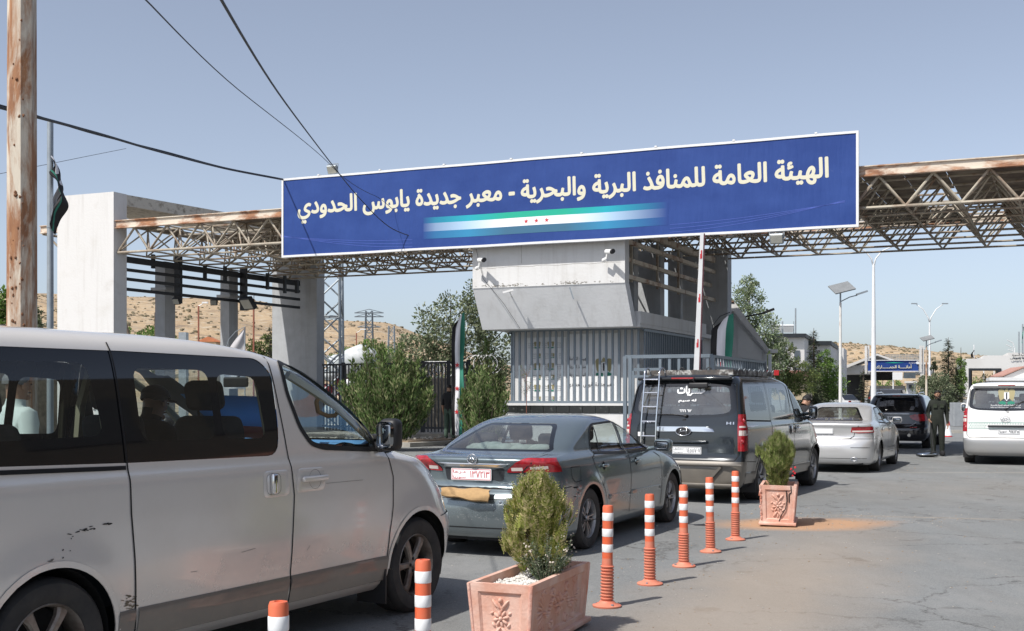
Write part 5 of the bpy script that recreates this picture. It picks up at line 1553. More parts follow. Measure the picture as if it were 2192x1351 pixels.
# scrapes and scuffs on the slider
def scuffs(root, bvh, side, lst, m, seed=1):
 rnd = random.Random(seed); mb = MB()
 for (x, z, w_, h_, n_) in lst:
  for _ in range(n_):
   cx, cz = x + rnd.gauss(0, w_), z + rnd.gauss(0, h_)
   l = rnd.uniform(0.004, 0.022); t = rnd.uniform(0.0015, 0.0045); a = rnd.uniform(-0.4, 0.6)
   pts = []
   for k in range(6):
    th = k * math.pi / 3
    u, v = l * math.cos(th) * rnd.uniform(0.6, 1.2), t * math.sin(th) * rnd.uniform(0.6, 1.6)
    pts.append((cx + u * math.cos(a) - v * math.sin(a), cz + u * math.sin(a) + v * math.cos(a)))
   vs = []
   for u, v in pts: h, hn = hit(bvh, 'x', side, u, v); vs.append(h + hn * 0.003)
   mb.add(vs, [tuple(range(6))])
 return mesh_obj('scratch', mb.v, mb.f, m, root, world=False)
k_dark = mat('bare scratch', (0.03, 0.028, 0.026), 0.8)
scuffs(van1, bvh1, -1, [(0.19, 0.905, 0.026, 0.007, 11), (0.31, 0.915, 0.018, 0.003, 4), (0.10, 0.88, 0.004, 0.006, 3), (0.02, 0.80, 0.06, 0.02, 5)], k_dark)
scuffs(van1, bvh1, -1, [(0.475, 0.50, 0.025, 0.025, 30), (1.2, 0.36, 0.4, 0.025, 60), (2.2, 0.36, 0.25, 0.025, 50)], mat('scuff', (0.20, 0.16, 0.11), 0.8), 3)
mb = MB()
for pts in ([(1.30, 0.66), (1.42, 0.67)], [(2.1, 1.005), (2.5, 1.002)], [(1.9, 0.60), (1.93, 0.63)], [(0.9, 0.60), (0.95, 0.598)]):
 ribbon(bvh1, pts, 'x', -1, 0.0028, 0.003, mb=mb)
mesh_obj('scratch', mb.v, mb.f, mat('pale scratch', (0.25, 0.24, 0.22), 0.6), van1, world=False)
# inside: pillar trims, grab handle, blue cloth, sheet standing for windscreen reflections
mb = MB()
for x in (0.46, 1.70):
 for s in (-1, 1): mb.path([(x, s * 0.86, 1.15), (x - 0.02, s * 0.80, 1.5), (x, s * 0.71, 1.8)], 0.035, 6)
for s in (-1, 1): mb.path([(2.85, s * 0.84, 1.20), (2.42, s * 0.78, 1.50), (2.0, s * 0.72, 1.70)], 0.028, 6)
mesh_obj('pillar_trim', mb.v, mb.f, 'beige_trim', van1, smooth=True, world=False)
mb = MB(); mb.path([(2.28, -0.76, 1.58), (2.27, -0.74, 1.52), (2.30, -0.73, 1.46), (2.40, -0.73, 1.43), (2.48, -0.73, 1.43), (2.50, -0.76, 1.47)], 0.0155, 8)
mesh_obj('grab_handle', mb.v, mb.f, 'tan_trim', van1, smooth=True, world=False)
mb = MB()
mb.grid(lambda u, v: (2.50 + u * 0.55, -0.72 + v * 1.44, 1.235 + 0.012 * math.sin(u * 9 + v * 5)), 10, 12)
mesh_obj('dashboard_cloth', mb.v, mb.f, 'blue_cloth', van1, smooth=True, world=False)
mb = MB(); v, f = rbox((1.72, 0, 1.765), (0.42, 1.2, 0.05), 0.02, 2); mb.add(v, f)
mesh_obj('headliner', mb.v, mb.f, 'tan_trim', van1, world=False)
vs_ = []
for nm_, v0, v1, m_ in (('windscreen_reflection', 0.30, 1.0, M['blue_cloth']), ('windscreen_reflection_edge', 0.0, 0.30, mat('red reflection edge', (0.55, 0.10, 0.06), .8))):  # added sheet, coloured like the blue and red reflections in the windscreen
 mb = MB(); mb.grid(lambda u, v: (2.96 - 0.50 * (v0 + (v1 - v0) * v) + .012 * math.sin(u * 9), 0.66 - 0.78 * u, 1.25 + 0.33 * (v0 + (v1 - v0) * v) - 0.02 * u), 12, 8)
 mesh_obj(nm_, mb.v, mb.f, m_, van1, smooth=True, world=False)
# paper tags in the windscreen and rear interior mirror
mb = MB(); v, f = rbox((2.32, 0.0, 1.66), (0.02, 0.22, 0.07), 0.01, 2); mb.add(v, f); mb.tube((2.34, 0, 1.69), (2.40, 0, 1.77), 0.01, 5)
mesh_obj('rear_view_mirror', mb.v, mb.f, 'black_plastic', van1, world=False)
# antenna base on roof
mb = MB(); mb.blob((1.30, 0.45, 1.915), (0.07, 0.03, 0.035), 10); mesh_obj('antenna', mb.v, mb.f, 'black_plastic', van1, smooth=True, world=False)

# --- dark van with the ladder
d2 = Vector((0.476, 0.88)).normalized(); r2 = Vector((d2.y, -d2.x))
o2 = Vector((3.84, 17.42)) - r2 * 0.955
M['paint_dark'] = paint_mat('dark blue grey van paint', (0.010, 0.015, 0.020), 0.30, 0.16, 0.05, dustcol=(0.20, 0.17, 0.14), coat=1.0)
M['paint_dark_low'] = paint_mat('brown grey lower paint', (0.12, 0.112, 0.10), 0.35, 0.38, 0.28, dustcol=(0.28, 0.24, 0.19))
van2, bvh2, made2 = make_van('dark blue grey van with a chrome ladder on its tailgate and a worn roof rack', None, o2, d2, 'paint_dark', dict(
 lower=True, low_paint='paint_dark_low', trim='paint_dark_low', rear_glass='glass_rear', side_glass='glass_van', door_glass='glass_clear', rim='five', rim_m='alloy', both=False, mirror='paint_dark', seat='dark_seat', recess='paint_dark'))
tg = made2[10]
mb = MB(); patch(bvh2, roundp([(0.42, 1.125), (-0.40, 1.128), (-0.47, 1.10), (-0.50, 1.047), (-0.14, 1.052), (0.06, 1.052), (0.42, 1.045)], [.01, .02, .03, .01, .05, .05, .01]), 'r', 0, 0.003, 0.02, mb=mb)
mesh_obj('chrome_garnish', mb.v, mb.f, 'chrome', tg, smooth=50, world=False)
p, n = hit(bvh2, 'r', 0, -0.03, 1.055)
mb = MB(); mb.blob(p + Vector((-0.022, 0, 0)), (0.012, 0.115, 0.068), 16); mesh_obj('badge_disc', mb.v, mb.f, 'black_plastic', tg, smooth=True, world=False)
h_badge(van2, tg, bvh2, -0.03, 1.055, 0.23)
bv = lambda b: (lambda u, v, o: (lambda h: h[0] + h[1] * (o + 0.004))(hit(b, 'r', 0, -u, v)))
text_on('lettering', 'H1', 'chrome', tg, bv(bvh2), 0.675, 0.785, 1.16, 1.20, bold=0.03, shape=False, world=False)
text_on('lettering', 'STAREX', 'chrome', tg, bv(bvh2), -0.63, -0.49, 1.165, 1.195, bold=0.03, shape=False, world=False)
gw = bv(bvh2)
text_on('lettering', 'حسريات', 'reflective', tg, gw, -0.11, 0.33, 1.575, 1.74, bold=0.05, world=False)
text_on('lettering', 'له سيم', 'reflective', tg, gw, -0.08, 0.20, 1.478, 1.535, bold=0.04, world=False)
text_on('lettering', '٦٢ ٦٦٦', 'reflective', tg, gw, -0.055, 0.135, 1.338, 1.378, bold=0.05, world=False)
plate(van2, bvh2, -0.085, 0.775, 0.45, 0.11, [('دمشق', -0.20, -0.05, 0.0, 0.04, 0), ('سوريا', -0.20, -0.06, -0.04, -0.015, 0), ('١٤٥٥٧٠٧', 0.0, 0.21, -0.03, 0.035, 0)], off=0.018)
mb = MB(); v, f = rbox((-1.03, 0.64, 1.005), (0.012, 0.10, 0.065), 0.004, 1); mb.add(v, f); mesh_obj('sticker', mb.v, mb.f, 'reflective', tg, world=False)
# rub strips and braces on the bumper
bb = made2[9]
mb = MB()
v, f = rbox((-1.112, -0.02, 0.575), (0.05, 1.86, 0.035), 0.012, 2); mb.add(v, f)
v, f = rbox((-1.105, -0.02, 0.285), (0.05, 1.72, 0.04), 0.012, 2); mb.add(v, f)
mb.box((0, 0, 0), (0.02, 0.04, 0.33), M4=Matrix.Translation((-1.115, -0.52, 0.43)) @ Matrix.Rotation(R(42), 4, 'X'))
mb.box((0, 0, 0), (0.02, 0.04, 0.33), M4=Matrix.Translation((-1.115, 0.30, 0.43)) @ Matrix.Rotation(R(-42), 4, 'X'))
mesh_obj('bumper_bar', mb.v, mb.f, 'paint_dark_low', bb, smooth=40, world=False)
# ladder
mb = MB(); top = {}
for y in (0.62, 0.385):
 pts = [(-1.07, y + 0.005, 0.84), (-1.06, y, 1.2), (-1.02, y - 0.01, 1.5), (-0.985, y - 0.02, 1.78), (-0.975, y - 0.02, 1.92), (-0.93, y - 0.02, 1.985), (-0.85, y - 0.02, 2.0), (-0.76, y - 0.02, 1.96), (-0.72, y - 0.02, 1.90)]
 mb.path(pts, 0.014, 8)
for z, x in ((0.98, -1.066), (1.20, -1.06), (1.42, -1.035), (1.63, -1.0), (1.83, -0.985)): mb.tube((x, 0.62, z), (x, 0.385, z), 0.011, 6)
for z, x in ((0.92, -1.0), (1.75, -0.86)):
 for y in (0.61, 0.38): mb.tube((x - 0.07, y, z), (x + 0.02, y, z), 0.01, 5)
mesh_obj('ladder', mb.v, mb.f, 'chrome', van2, smooth=50, world=False)
# wiper on the rear glass
mb = MB(); p, n = hit(bvh2, 'r', 0, -0.05, 1.28); mb.blob(p + n * 0.02, (0.03, 0.035, 0.025), 8); mb.path([p + n * 0.03, p + n * 0.035 + Vector((0.01, 0.2, 0.02)), p + n * 0.03 + Vector((0.03, 0.5, 0.015))], 0.008, 5)
mesh_obj('wiper', mb.v, mb.f, 'black_plastic', tg, smooth=True, world=False)
# mirror arm at the top of the rear glass
mb = MB(); v, f = rbox((-0.96, -0.24, 1.735), (0.03, 0.30, 0.085), 0.02, 3); mb.add(v, f); mb.path([(-0.95, -0.19, 1.77), (-0.98, -0.165, 1.81), (-0.96, -0.17, 1.855)], 0.009, 5)
mesh_obj('parking_mirror', mb.v, mb.f, 'black_plastic', tg, smooth=45, world=False)
# roof rack: weathered boards edged all round with rope hooks
M['rack'] = rusty('flaking white rack board', (0.42, 0.42, 0.40), (0.05, 0.05, 0.05), (0.42, 0.50), 7, (1, 1, 1), rust2=(0.10, 0.08, 0.07))
rack = mesh_obj('roof_rack', *(lambda b: (b.v, b.f))((lambda b: (b.box((-0.66, 0, 1.935), (0.04, 1.36, 0.075)), b.box((0.40, -0.66, 1.935), (2.08, 0.04, 0.075)), b.box((0.40, 0.66, 1.935), (2.08, 0.04, 0.075)), b.box((1.46, 0, 1.935), (0.04, 1.36, 0.075)), [b.box((x, 0, 1.955), (0.06, 1.28, 0.03)) for x in (-0.1, 0.4, 0.9)], b)[-1])(MB())), 'rack', van2, world=False)
for k in range(8):
 x = -0.5 + k * 0.26; mb = MB(); mb.path([(x, -0.70, 1.95), (x, -0.72, 1.985), (x + 0.03, -0.72, 1.995), (x + 0.045, -0.72, 1.97)], 0.007, 5)
 mesh_obj('hook', mb.v, mb.f, 'galv', rack, smooth=True, world=False)
for y in (0.12, -0.30, 0.42):
 mb = MB(); mb.path([(-0.65, y - 0.03, 1.94), (-0.66, y - 0.035, 1.99), (-0.66, y, 2.01), (-0.66, y + 0.035, 1.99), (-0.65, y + 0.03, 1.94)], 0.009, 6)
 mesh_obj('hook', mb.v, mb.f, 'wire', rack, smooth=True, world=False)
# white writing on the slider
sv = lambda b: (lambda u, v, o: (lambda h: h[0] + h[1] * (o + 0.004))(hit(b, 'x', -1, u, v)))
text_on('lettering', 'سيم', 'reflective', made2[7], sv(bvh2), 1.86, 2.08, 0.98, 1.10, bold=0.05, world=False)

# --- white van at the right edge
d3 = Vector((0.40, 0.917)).normalized(); r3 = Vector((d3.y, -d3.x))
# left rear wheel stands at photo (2076, 990)
M['paint_white'] = paint_mat('white van paint', (0.76, 0.76, 0.75), 0.0, 0.25, 0.04)
M['paint_grey_low'] = paint_mat('grey bumper paint', (0.30, 0.31, 0.32), 0.4, 0.4, 0.15)
o3 = Vector(((2068 - 1096) / FPX * 27.6, 27.6)) + r3 * 0.90
van3, bvh3, made3 = make_van('white official van with green lattice stripe and eagle emblem on its rear glass', None, o3, d3, 'paint_white', dict(
 lower=True, low_paint='paint_grey_low', trim='paint_grey_low', rear_glass='glass_rear', side_glass='glass_van', door_glass='glass_clear', rim='five', both=False, mirror='paint_white', spoiler='paint_white', recess='paint_white', bar_m='steel_dark'))
tg = made3[10]; f3 = bv(bvh3)
h_badge(van3, tg, bvh3, 0.03, 1.07, 0.20)
emblem('emblem', tg, f3, 0.0, 1.58, 0.36, out=0.006, world=False); 
o = [c for c in tg.children if c.name.startswith('emblem')]
text_on('lettering', 'الهيئة العامة للمنافذ البرية والبحرية', 'reflective', tg, f3, -0.34, 0.30, 1.36, 1.40, bold=0.02, world=False)
text_on('lettering', 'Land and Sea Ports General Authority', 'reflective', tg, f3, -0.34, 0.30, 1.315, 1.345, bold=0.02, shape=False, world=False)
M['green_print'] = mat('teal green print', (0.05, 0.32, 0.24), 0.5)
mb = MB()
for v0 in (0.985, 0.842): ribbon(bvh3, [(0.83, v0), (-0.83, v0)], 'r', 0, 0.008, 0.005, mb=mb)
for k in range(30):
 u = -0.80 + k * 0.055
 for rr_, v in ((0, 0.955), (1, 0.915), (0, 0.875)):
  uu = u + (0.0275 if rr_ else 0); s = 0.013
  if abs(uu) > 0.82 or (abs(uu) < 0.42 and v < 0.945): continue
  mb.add([f3(uu - s, v, 0.003), f3(uu, v - s, 0.003), f3(uu + s, v, 0.003), f3(uu, v + s, 0.003)], [(0, 1, 2, 3)])
  t = 0.004
  mb.add([f3(uu + s, v + s, 0.003), f3(uu + s + t, v + s, 0.003), f3(uu + 2 * s, v + 2 * s - t, 0.003), f3(uu + 2 * s, v + 2 * s, 0.003)], [(0, 1, 2, 3)])
mesh_obj('lattice_stripe', mb.v, mb.f, 'green_print', tg, world=False)
plate(van3, bvh3, -0.05, 0.775, 0.46, 0.11, [('سوريا', -0.20, -0.05, -0.03, 0.035, 0.02), ('٩١٤١٢٥', 0.0, 0.21, -0.03, 0.035, 0.02)], off=0.014)
mb = MB(); p, n = hit(bvh3, 'r', 0, 0.02, 1.29); mb.blob(p + n * 0.02, (0.03, 0.03, 0.02), 8); mb.path([p + n * 0.03, p + n * 0.035 + Vector((0.01, -0.2, 0.09)), p + n * 0.03 + Vector((0.04, -0.42, 0.19))], 0.010, 5)
mesh_obj('wiper', mb.v, mb.f, 'black_plastic', tg, smooth=True, world=False)
# ------------------------------------------------------------ saloon cars
def sedan_levels(zs=1.0, xo=0.0, rear=0.0):
 raw = [(0.17, -0.98, 3.45, 0.80, .35, 3.4, .55, 2.8), (0.21, -1.09, 3.55, .855, .40, 3.0, .6, 2.6), (0.30, -1.15, 3.64, .878, .42, 2.9, .62, 2.5), (0.42, -1.175, 3.69, .89, .44, 2.8, .65, 2.4),
   (0.52, -1.17, 3.71, .896, .44, 2.8, .68, 2.3), (0.60, -1.14, 3.71, .90, .42, 2.9, .70, 2.2), (0.645, -1.105, 3.70, .90, .40, 3.0, .72, 2.2), (0.68, -1.055, 3.68, .90, .38, 3.0, .75, 2.2),
   (0.75, -1.045, 3.60, .896, .36, 3.0, .80, 2.1), (0.82, -1.05, 3.42, .888, .36, 3.0, .80, 2.1), (0.88, -1.065, 3.15, .876, .36, 3.0, .75, 2.1), (0.93, -1.09, 2.82, .856, .36, 3.0, .65, 2.2),
   (0.955, -1.09, 2.62, .84, .36, 3.0, .58, 2.3), (0.972, -1.04, 2.50, .822, .36, 3.0, .52, 2.4), (0.985, -0.88, 2.42, .805, .36, 2.9, .5, 2.5), (0.997, -0.72, 2.36, .79, .38, 2.8, .5, 2.5), (1.012, -0.60, 2.31, .778, .38, 2.7, .5, 2.5),
   (1.06, -0.50, 2.19, .760, .38, 2.7, .5, 2.5), (1.13, -0.32, 2.02, .735, .38, 2.7, .5, 2.5), (1.20, -0.13, 1.83, .705, .38, 2.7, .5, 2.5), (1.26, 0.05, 1.64, .672, .38, 2.7, .48, 2.5),
   (1.305, 0.22, 1.47, .635, .38, 2.6, .45, 2.5), (1.335, 0.36, 1.34, .585, .4, 2.5, .45, 2.4), (1.357, 0.50, 1.20, .50, .35, 2.4, .4, 2.3), (1.370, 0.62, 1.06, .36, .2, 2.3, .2, 2.2), (1.376, 0.72, 0.96, .18, .1, 2.2, .1, 2.2), (1.378, 0.8, 0.9, .03, .04, 2.2, .04, 2.2)]
 return [(z * zs, xr, xf, w, a, b, c, d) for z, xr, xf, w, a, b, c, d in raw]
def make_sedan(name, label, loc, heading, paint, opts):
 WS = opts.get('ws', 1.0)
 root = thing(name, (*loc, 0), label, 'car', None, rz=math.atan2(heading[1], heading[0]))
 Z = opts.get('zs', 1.0)
 WB = opts.get('wb', 2.8); WH = (0.0, WB)
 bm = shell([(a, b + opts.get('tail', 0) * (1 if a < 0.99 else 0.3), c, d * WS, *e) for a, b, c, d, *e in sedan_levels(Z)], WH, ns=56, plan=0.03, flare=0.02, rw=0.32)
 bvh = bvh_of(bm.copy())
 sc = lambda pts: [(x, z * Z) for x, z in pts]
 rw = roundp(sc([(0.40, 1.283), (-0.40, 1.283), (-0.60, 1.035), (-0.585, 1.012), (0.585, 1.012), (0.60, 1.035)]), [.06, .06, .05, .02, .02, .05], 4)
 cut(bm, rw, 'r', 0, 1, xlim=0.5, nmin=0.05)
 rwi = roundp(sc([(0.37, 1.262), (-0.37, 1.262), (-0.555, 1.045), (-0.545, 1.035), (0.545, 1.035), (0.555, 1.045)]), 0.04, 4)
 cut(bm, rwi, 'r', 0, 2, only=(1,), xlim=0.5, nmin=0.05)
 w_r = roundp(sc([(0.235, 0.975), (0.30, 1.10), (0.40, 1.215), (0.53, 1.265), (1.17, 1.283), (1.165, 0.945)]), [.03, .05, .06, .08, .03, .03], 4)
 w_f = roundp(sc([(1.235, 0.943), (1.245, 1.283), (1.36, 1.268), (1.55, 1.21), (1.72, 1.115), (1.90, 0.995), (1.925, 0.935)]), [.03, .03, .05, .05, .05, .05, .03], 4)
 for s in (1, -1):
  cut(bm, w_r, 'x', s, 3, nmin=0.1); cut(bm, w_f, 'x', s, 4, nmin=0.1)
  cut(bm, sc([(0.15, 1.01), (0.24, 1.20), (0.42, 1.285), (1.205, 1.303), (1.205, 0.9), (1.19, 0.26), (0.56, 0.26), (0.40, 0.55), (0.22, 0.75), (0.13, 0.9)]), 'x', s, 5, nmin=0.08)
  cut(bm, sc([(1.21, 0.26), (1.21, 1.303), (1.38, 1.288), (1.58, 1.228), (1.76, 1.13), (1.97, 0.985), (2.10, 0.92), (2.30, 0.85), (2.34, 0.6), (2.32, 0.26)]), 'x', s, 6, nmin=0.08)
  if opts['lights'] == 'flame':
   lp_ = sc([(-1.3, 0.845), (-0.90, 0.842), (-0.83, 0.86), (-0.80, 0.905), (-0.86, 0.955), (-1.3, 0.962)])
   cut(bm, lp_, 'x', s, 7, nmin=0.25)
   cut(bm, roundp([(s * u, v * Z) for u, v in ((0.345, 0.830), (0.37, 0.87), (0.45, 0.93), (0.54, 0.968), (0.66, 0.965), (0.93, 0.962), (0.93, 0.835), (0.56, 0.838))], [.02, .02, .05, .06, 0, 0, 0, 0], 3), 'r', 0, 7, xlim=-0.6, nmin=0.1)
  else:
   cut(bm, sc([(-1.3, 0.80), (-0.88, 0.80), (-0.80, 0.83), (-0.80, 0.90), (-1.3, 0.91)]), 'x', s, 7, nmin=0.25)
   cut(bm, [(s * u, v * Z) for u, v in ((0.44, 0.80), (0.46, 0.90), (0.93, 0.915), (0.93, 0.795), (0.6, 0.78))], 'r', 0, 7, xlim=-0.6, nmin=0.1)
  cut(bm, sc([(-1.4, 0.662), (-0.52, 0.675), (-0.40, 0.64), (-0.36, 0.1), (-1.4, 0.1)]), 'x', s, 8, nmin=0.0)
  cut(bm, sc([(3.2, 0.62), (4.0, 0.62), (4.0, 0.1), (3.1, 0.1)]), 'x', s, 8, nmin=0.0)
 cut(bm, sc([(-1, 0.662), (1, 0.662), (1, 0.1), (-1, 0.1)]), 'r', 0, 8, xlim=-0.6, nmin=-0.3)
 lid = sc([(0.62, 1.012), (-0.62, 1.012), (-0.60, 0.93), (-0.52, 0.84), (-0.50, 0.72), (-0.42, 0.675), (0.42, 0.675), (0.50, 0.72), (0.52, 0.84), (0.60, 0.93)])
 cut(bm, lid, 'r', 0, 9, xlim=-0.55, nmin=0.02)
 cut(bm, roundp(sc([(-0.55, 1.31), (0.55, 1.31), (0.72, 1.0), (-0.72, 1.0)]), 0.08), 'f', 0, 10, xlim=1.2, nmin=0.1)
 arches(bm, WH, opts.get('arch_r', 0.345), 0.325)
 spec = {0: ('body', paint, 0, None), 1: ('rear_window', 'glass_black', -0.002, None), 2: ('pane', opts.get('rear_glass', 'glass_clear'), -0.002, 1), 3: ('rear_door_window', opts.get('side_glass', 'glass_clear'), -0.006, 5),
   4: ('front_door_window', opts.get('side_glass', 'glass_clear'), -0.006, 6), 5: ('rear_door', paint, 0.001, None), 6: ('front_door', paint, 0.001, None), 7: ('tail_light', 'lamp_red', 0.010, None),
   8: ('bumper', opts.get('bumper', paint), 0.008, None), 9: ('boot_lid', paint, 0.002, None), 10: ('windscreen', 'glass_clear', -0.003, None)}
 made = emit_parts(bm, spec, root); bm.free()
 gap = mat('panel gap', (0.006, 0.006, 0.007), 0.8)
 mb = MB(); s = -1
 for pts in (sc([(1.207, 0.93), (1.21, 0.6), (1.19, 0.28)]), sc([(0.24, 0.965), (0.13, 0.93), (0.15, 0.84), (0.22, 0.75), (0.40, 0.55), (0.48, 0.36)]), sc([(2.10, 0.91), (2.30, 0.845), (2.34, 0.6), (2.32, 0.27)]), sc([(-0.9, 0.665), (-0.52, 0.678), (-0.36, 0.60)]),
    sc([(-0.50, 0.865), (-0.27, 0.86), (-0.28, 0.72), (-0.42, 0.715), (-0.49, 0.76), (-0.50, 0.865)])):
  ribbon(bvh, pts, 'x', s, 0.007, 0.0045, mb=mb)
 ribbon(bvh, [p for p in lid[2:]] + [], 'r', 0, 0.010, 0.0065, mb=mb)
 ribbon(bvh, sc([(-0.88, 0.665), (0.88, 0.665)]), 'r', 0, 0.010, 0.0105, mb=mb)
 mesh_obj('panel_gap', mb.v, mb.f, gap, root, world=False)
 for wp, par in ((w_r, made[5]), (w_f, made[6])):
  mb = MB(); ribbon(bvh, wp, 'x', -1, 0.022, 0.006, closed=True, mb=mb); mesh_obj('window_seal', mb.v, mb.f, 'dark_seal', par, world=False)
 mb = MB(); ribbon(bvh, sc([(0.48, 0.955), (0.56, 1.25)]), 'x', -1, 0.03, 0.002, mb=mb); mesh_obj('quarter_divider', mb.v, mb.f, 'dark_seal', made[5], world=False)
 if opts.get('mould', True):
  for x0, x1, par in ((0.50, 1.185, made[5]), (1.225, 2.30, made[6])):
   mb = MB(); patch(bvh, roundp(sc([(x0, 0.475), (x1, 0.46), (x1, 0.51), (x0, 0.525)]), 0.02), 'x', -1, 0.002, 0.012, mb=mb); mesh_obj('side_moulding', mb.v, mb.f, opts.get('mould_m', paint), par, smooth=40, world=False)
 for x, par in ((0.33, made[5]), (1.35, made[6])):
  h, hn = hit(bvh, 'x', -1, x, 0.835 * Z)
  mb = MB(); v, f = rbox(h + hn * 0.025 + Vector((0.06, 0, 0)), (0.17, 0.022, 0.032), 0.010, 3); mb.add(v, f); mesh_obj('handle', mb.v, mb.f, paint, par, smooth=40, world=False)
  mb = MB(); patch(bvh, arc_pts(x + 0.06, 0.835 * Z, 0.045, 0, 330, 12), 'x', -1, 0.0025, 0.0005, mb=mb); mesh_obj('handle_recess', mb.v, mb.f, 'wheel_well', par, world=False)
 for s in (-1, 1):
  c = Vector((1.95, s * 0.99, 1.0 * Z)); mb = MB(); v, f = rbox(c, (0.13, 0.21, 0.14), 0.045, 4); mb.add(v, f); mb.tube(c + Vector((0, -s * 0.05, -0.03)), (2.0, s * 0.80, 0.955 * Z), 0.025, 8)
  o = mesh_obj('mirror', mb.v, mb.f, paint, root, smooth=45, world=False)
  mb = MB(); v, f = rbox(c + Vector((-0.063, 0, 0)), (0.012, 0.17, 0.10), 0.03, 3); mb.add(v, f); mesh_obj('mirror_glass', mb.v, mb.f, 'mirror_glass', o, smooth=30, world=False)
 for wx in WH:
  for s in (-1, 1): wheel(root, wx, s, 0.868 * WS, 0.318, 0.205, opts.get('rim', 'double'), 'alloy')
 wells(root, WH, 0.342, 0.325, 0.84 * WS, 0.36)
 underbody(root, -1.0, 3.4, 0.68, 0.17, 0.4)
 for y in (-0.37, 0.37): seat(root, 1.05, y, 0.42, 'dark_seat', 0.58)
 for y in (-0.38, 0.38): seat(root, 0.16, y, 0.42, 'dark_seat', 0.50, w=0.6)
 steering(root, 1.62, 0.37, 0.85 * Z)
 mb = MB(); v, f = rbox((2.05, 0, 0.82 * Z), (0.5, 1.4, 0.2), 0.08, 3); mb.add(v, f); v, f = rbox((-0.28, 0, 0.93 * Z), (0.55, 1.1, 0.04), 0.01, 2); mb.add(v, f)
 mesh_obj('dashboard', mb.v, mb.f, 'dark_seat', root, smooth=40, world=False)
 return root, bvh, made
dd = Vector((0.425, 0.905)).normalized(); rr_ = Vector((dd.y, -dd.x))
M['paint_slate'] = paint_mat('grey blue car paint', (0.15, 0.19, 0.21), 0.55, 0.22, 0.12, dustcol=(0.30, 0.27, 0.23), coat=0.9)
sed, sb, sm = make_sedan('sedan', 'dusty grey blue sedan with a tan cloth on its bumper, behind the dark van', Vector((0.815, 11.72)) - rr_ * 0.845, dd, 'paint_slate', dict(lights='flame', ws=0.945, tail=0.07, rear_glass='glass_rear'))
lid = sm[9]; fb = bv(sb)
mb = MB(); patch(sb, roundp([(0.41, 0.918), (-0.40, 0.918), (-0.35, 0.882), (0.35, 0.882)], 0.012), 'r', 0, 0.003, 0.012, mb=mb); mesh_obj('chrome_strip', mb.v, mb.f, 'chrome', lid, smooth=40, world=False)
p, n = hit(sb, 'r', 0, 0.0, 0.955)
mb = MB(); ax = Vector((0, -1, 0)); fn = lambda u, v: p + Vector((-0.014, 0, 0)) + ax * u + Vector((0, 0, v))
ring = [fn(0.052 * math.cos(t), 0.047 * math.sin(t)) for t in np.linspace(0, 2 * math.pi, 24, endpoint=False)]
for a, b in zip(ring, ring[1:] + ring[:1]): mb.tube(a, b, 0.006, 6, cap=False)
for s in (-1, 1):
 mb.path([fn(s * 0.008, -0.03), fn(s * 0.008, 0.018)], 0.004, 5); mb.path([fn(s * 0.03, -0.022), fn(s * 0.033, 0.0), fn(s * 0.02, 0.014), fn(s * 0.02, -0.015)], 0.004, 5); mb.blob(fn(s * 0.014, 0.032), (0.004, 0.01, 0.006), 6)
mesh_obj('badge', mb.v, mb.f, 'chrome', lid, smooth=True, world=False)
mb = MB(); patch(sb, roundp([(0.33, 0.872), (-0.33, 0.872), (-0.31, 0.74), (0.31, 0.74)], 0.03), 'r', 0, 0.002, 0.001, mb=mb); mesh_obj('plate_recess', mb.v, mb.f, 'steel_dark', lid, smooth=40, world=False)
plate(sed, sb, 0.03, 0.803, 0.44, 0.115, [('درعا', -0.20, -0.06, 0.005, 0.04, 0.0), ('سوريا', -0.20, -0.06, -0.045, -0.015, 0.0), ('١٣٧٢١٣', -0.01, 0.20, -0.03, 0.035, 0.0)], col='print_red', off=0.014)
mb = MB()
for s in (-1, 1):
 ribbon(sb, [(s * 0.40, 0.865), (s * 0.51, 0.868)], 'r', 0, 0.035, 0.012, step=0.02, mb=mb)
 ribbon(sb, [(s * 0.58, 0.878), (s * 0.73, 0.885)], 'r', 0, 0.028, 0.012, step=0.02, mb=mb)
mesh_obj('lamp_band', mb.v, mb.f, 'lamp_clear', sm[7], world=False)
mb = MB()
for s in (-1, 1): ribbon(sb, [(s * 0.50, 0.838), (s * 0.54, 0.88), (s * 0.60, 0.93), (s * 0.605, 0.966)], 'r', 0, 0.010, 0.0125, mb=mb)
mesh_obj('lamp_joint', mb.v, mb.f, 'dark_seal', sm[7], world=False)
# bumper ledge, parking sensor
mb = MB(); ribbon(sb, [(-0.84, 0.575), (-0.5, 0.572), (0.5, 0.572), (0.84, 0.575)], 'r', 0, 0.008, 0.0095, mb=mb); ribbon(sb, [(-0.84, 0.30), (0.84, 0.30)], 'r', 0, 0.010, 0.0095, mb=mb); mesh_obj('bumper_line', mb.v, mb.f, 'dark_seal', sm[8], world=False)
mb = MB(); p, n = hit(sb, 'r', 0, -0.33, 0.55); mb.blob(p + n * 0.012, (0.012, 0.012, 0.012), 8); mesh_obj('parking_sensor', mb.v, mb.f, 'chrome', sm[8], smooth=True, world=False)
# dust streaks and chips on the bumper
mb = MB(); rnd = random.Random(4)
for k in range(170):
 u = rnd.uniform(-0.15, 0.75) if rnd.random() < .8 else rnd.uniform(-0.6, 0.75); v = rnd.choice((rnd.uniform(0.32, 0.56), rnd.gauss(0.40, 0.012))); s = rnd.uniform(0.0015, 0.004)
 mb.add([fb(u - s, v, 0.006), fb(u, v - s * .7, 0.006), fb(u + s, v, 0.006), fb(u, v + s * .7, 0.006)], [(0, 1, 2, 3)])
mesh_obj('paint_chip', mb.v, mb.f, mat('pale chips', (0.45, 0.45, 0.44), 0.8), sm[8], world=False)
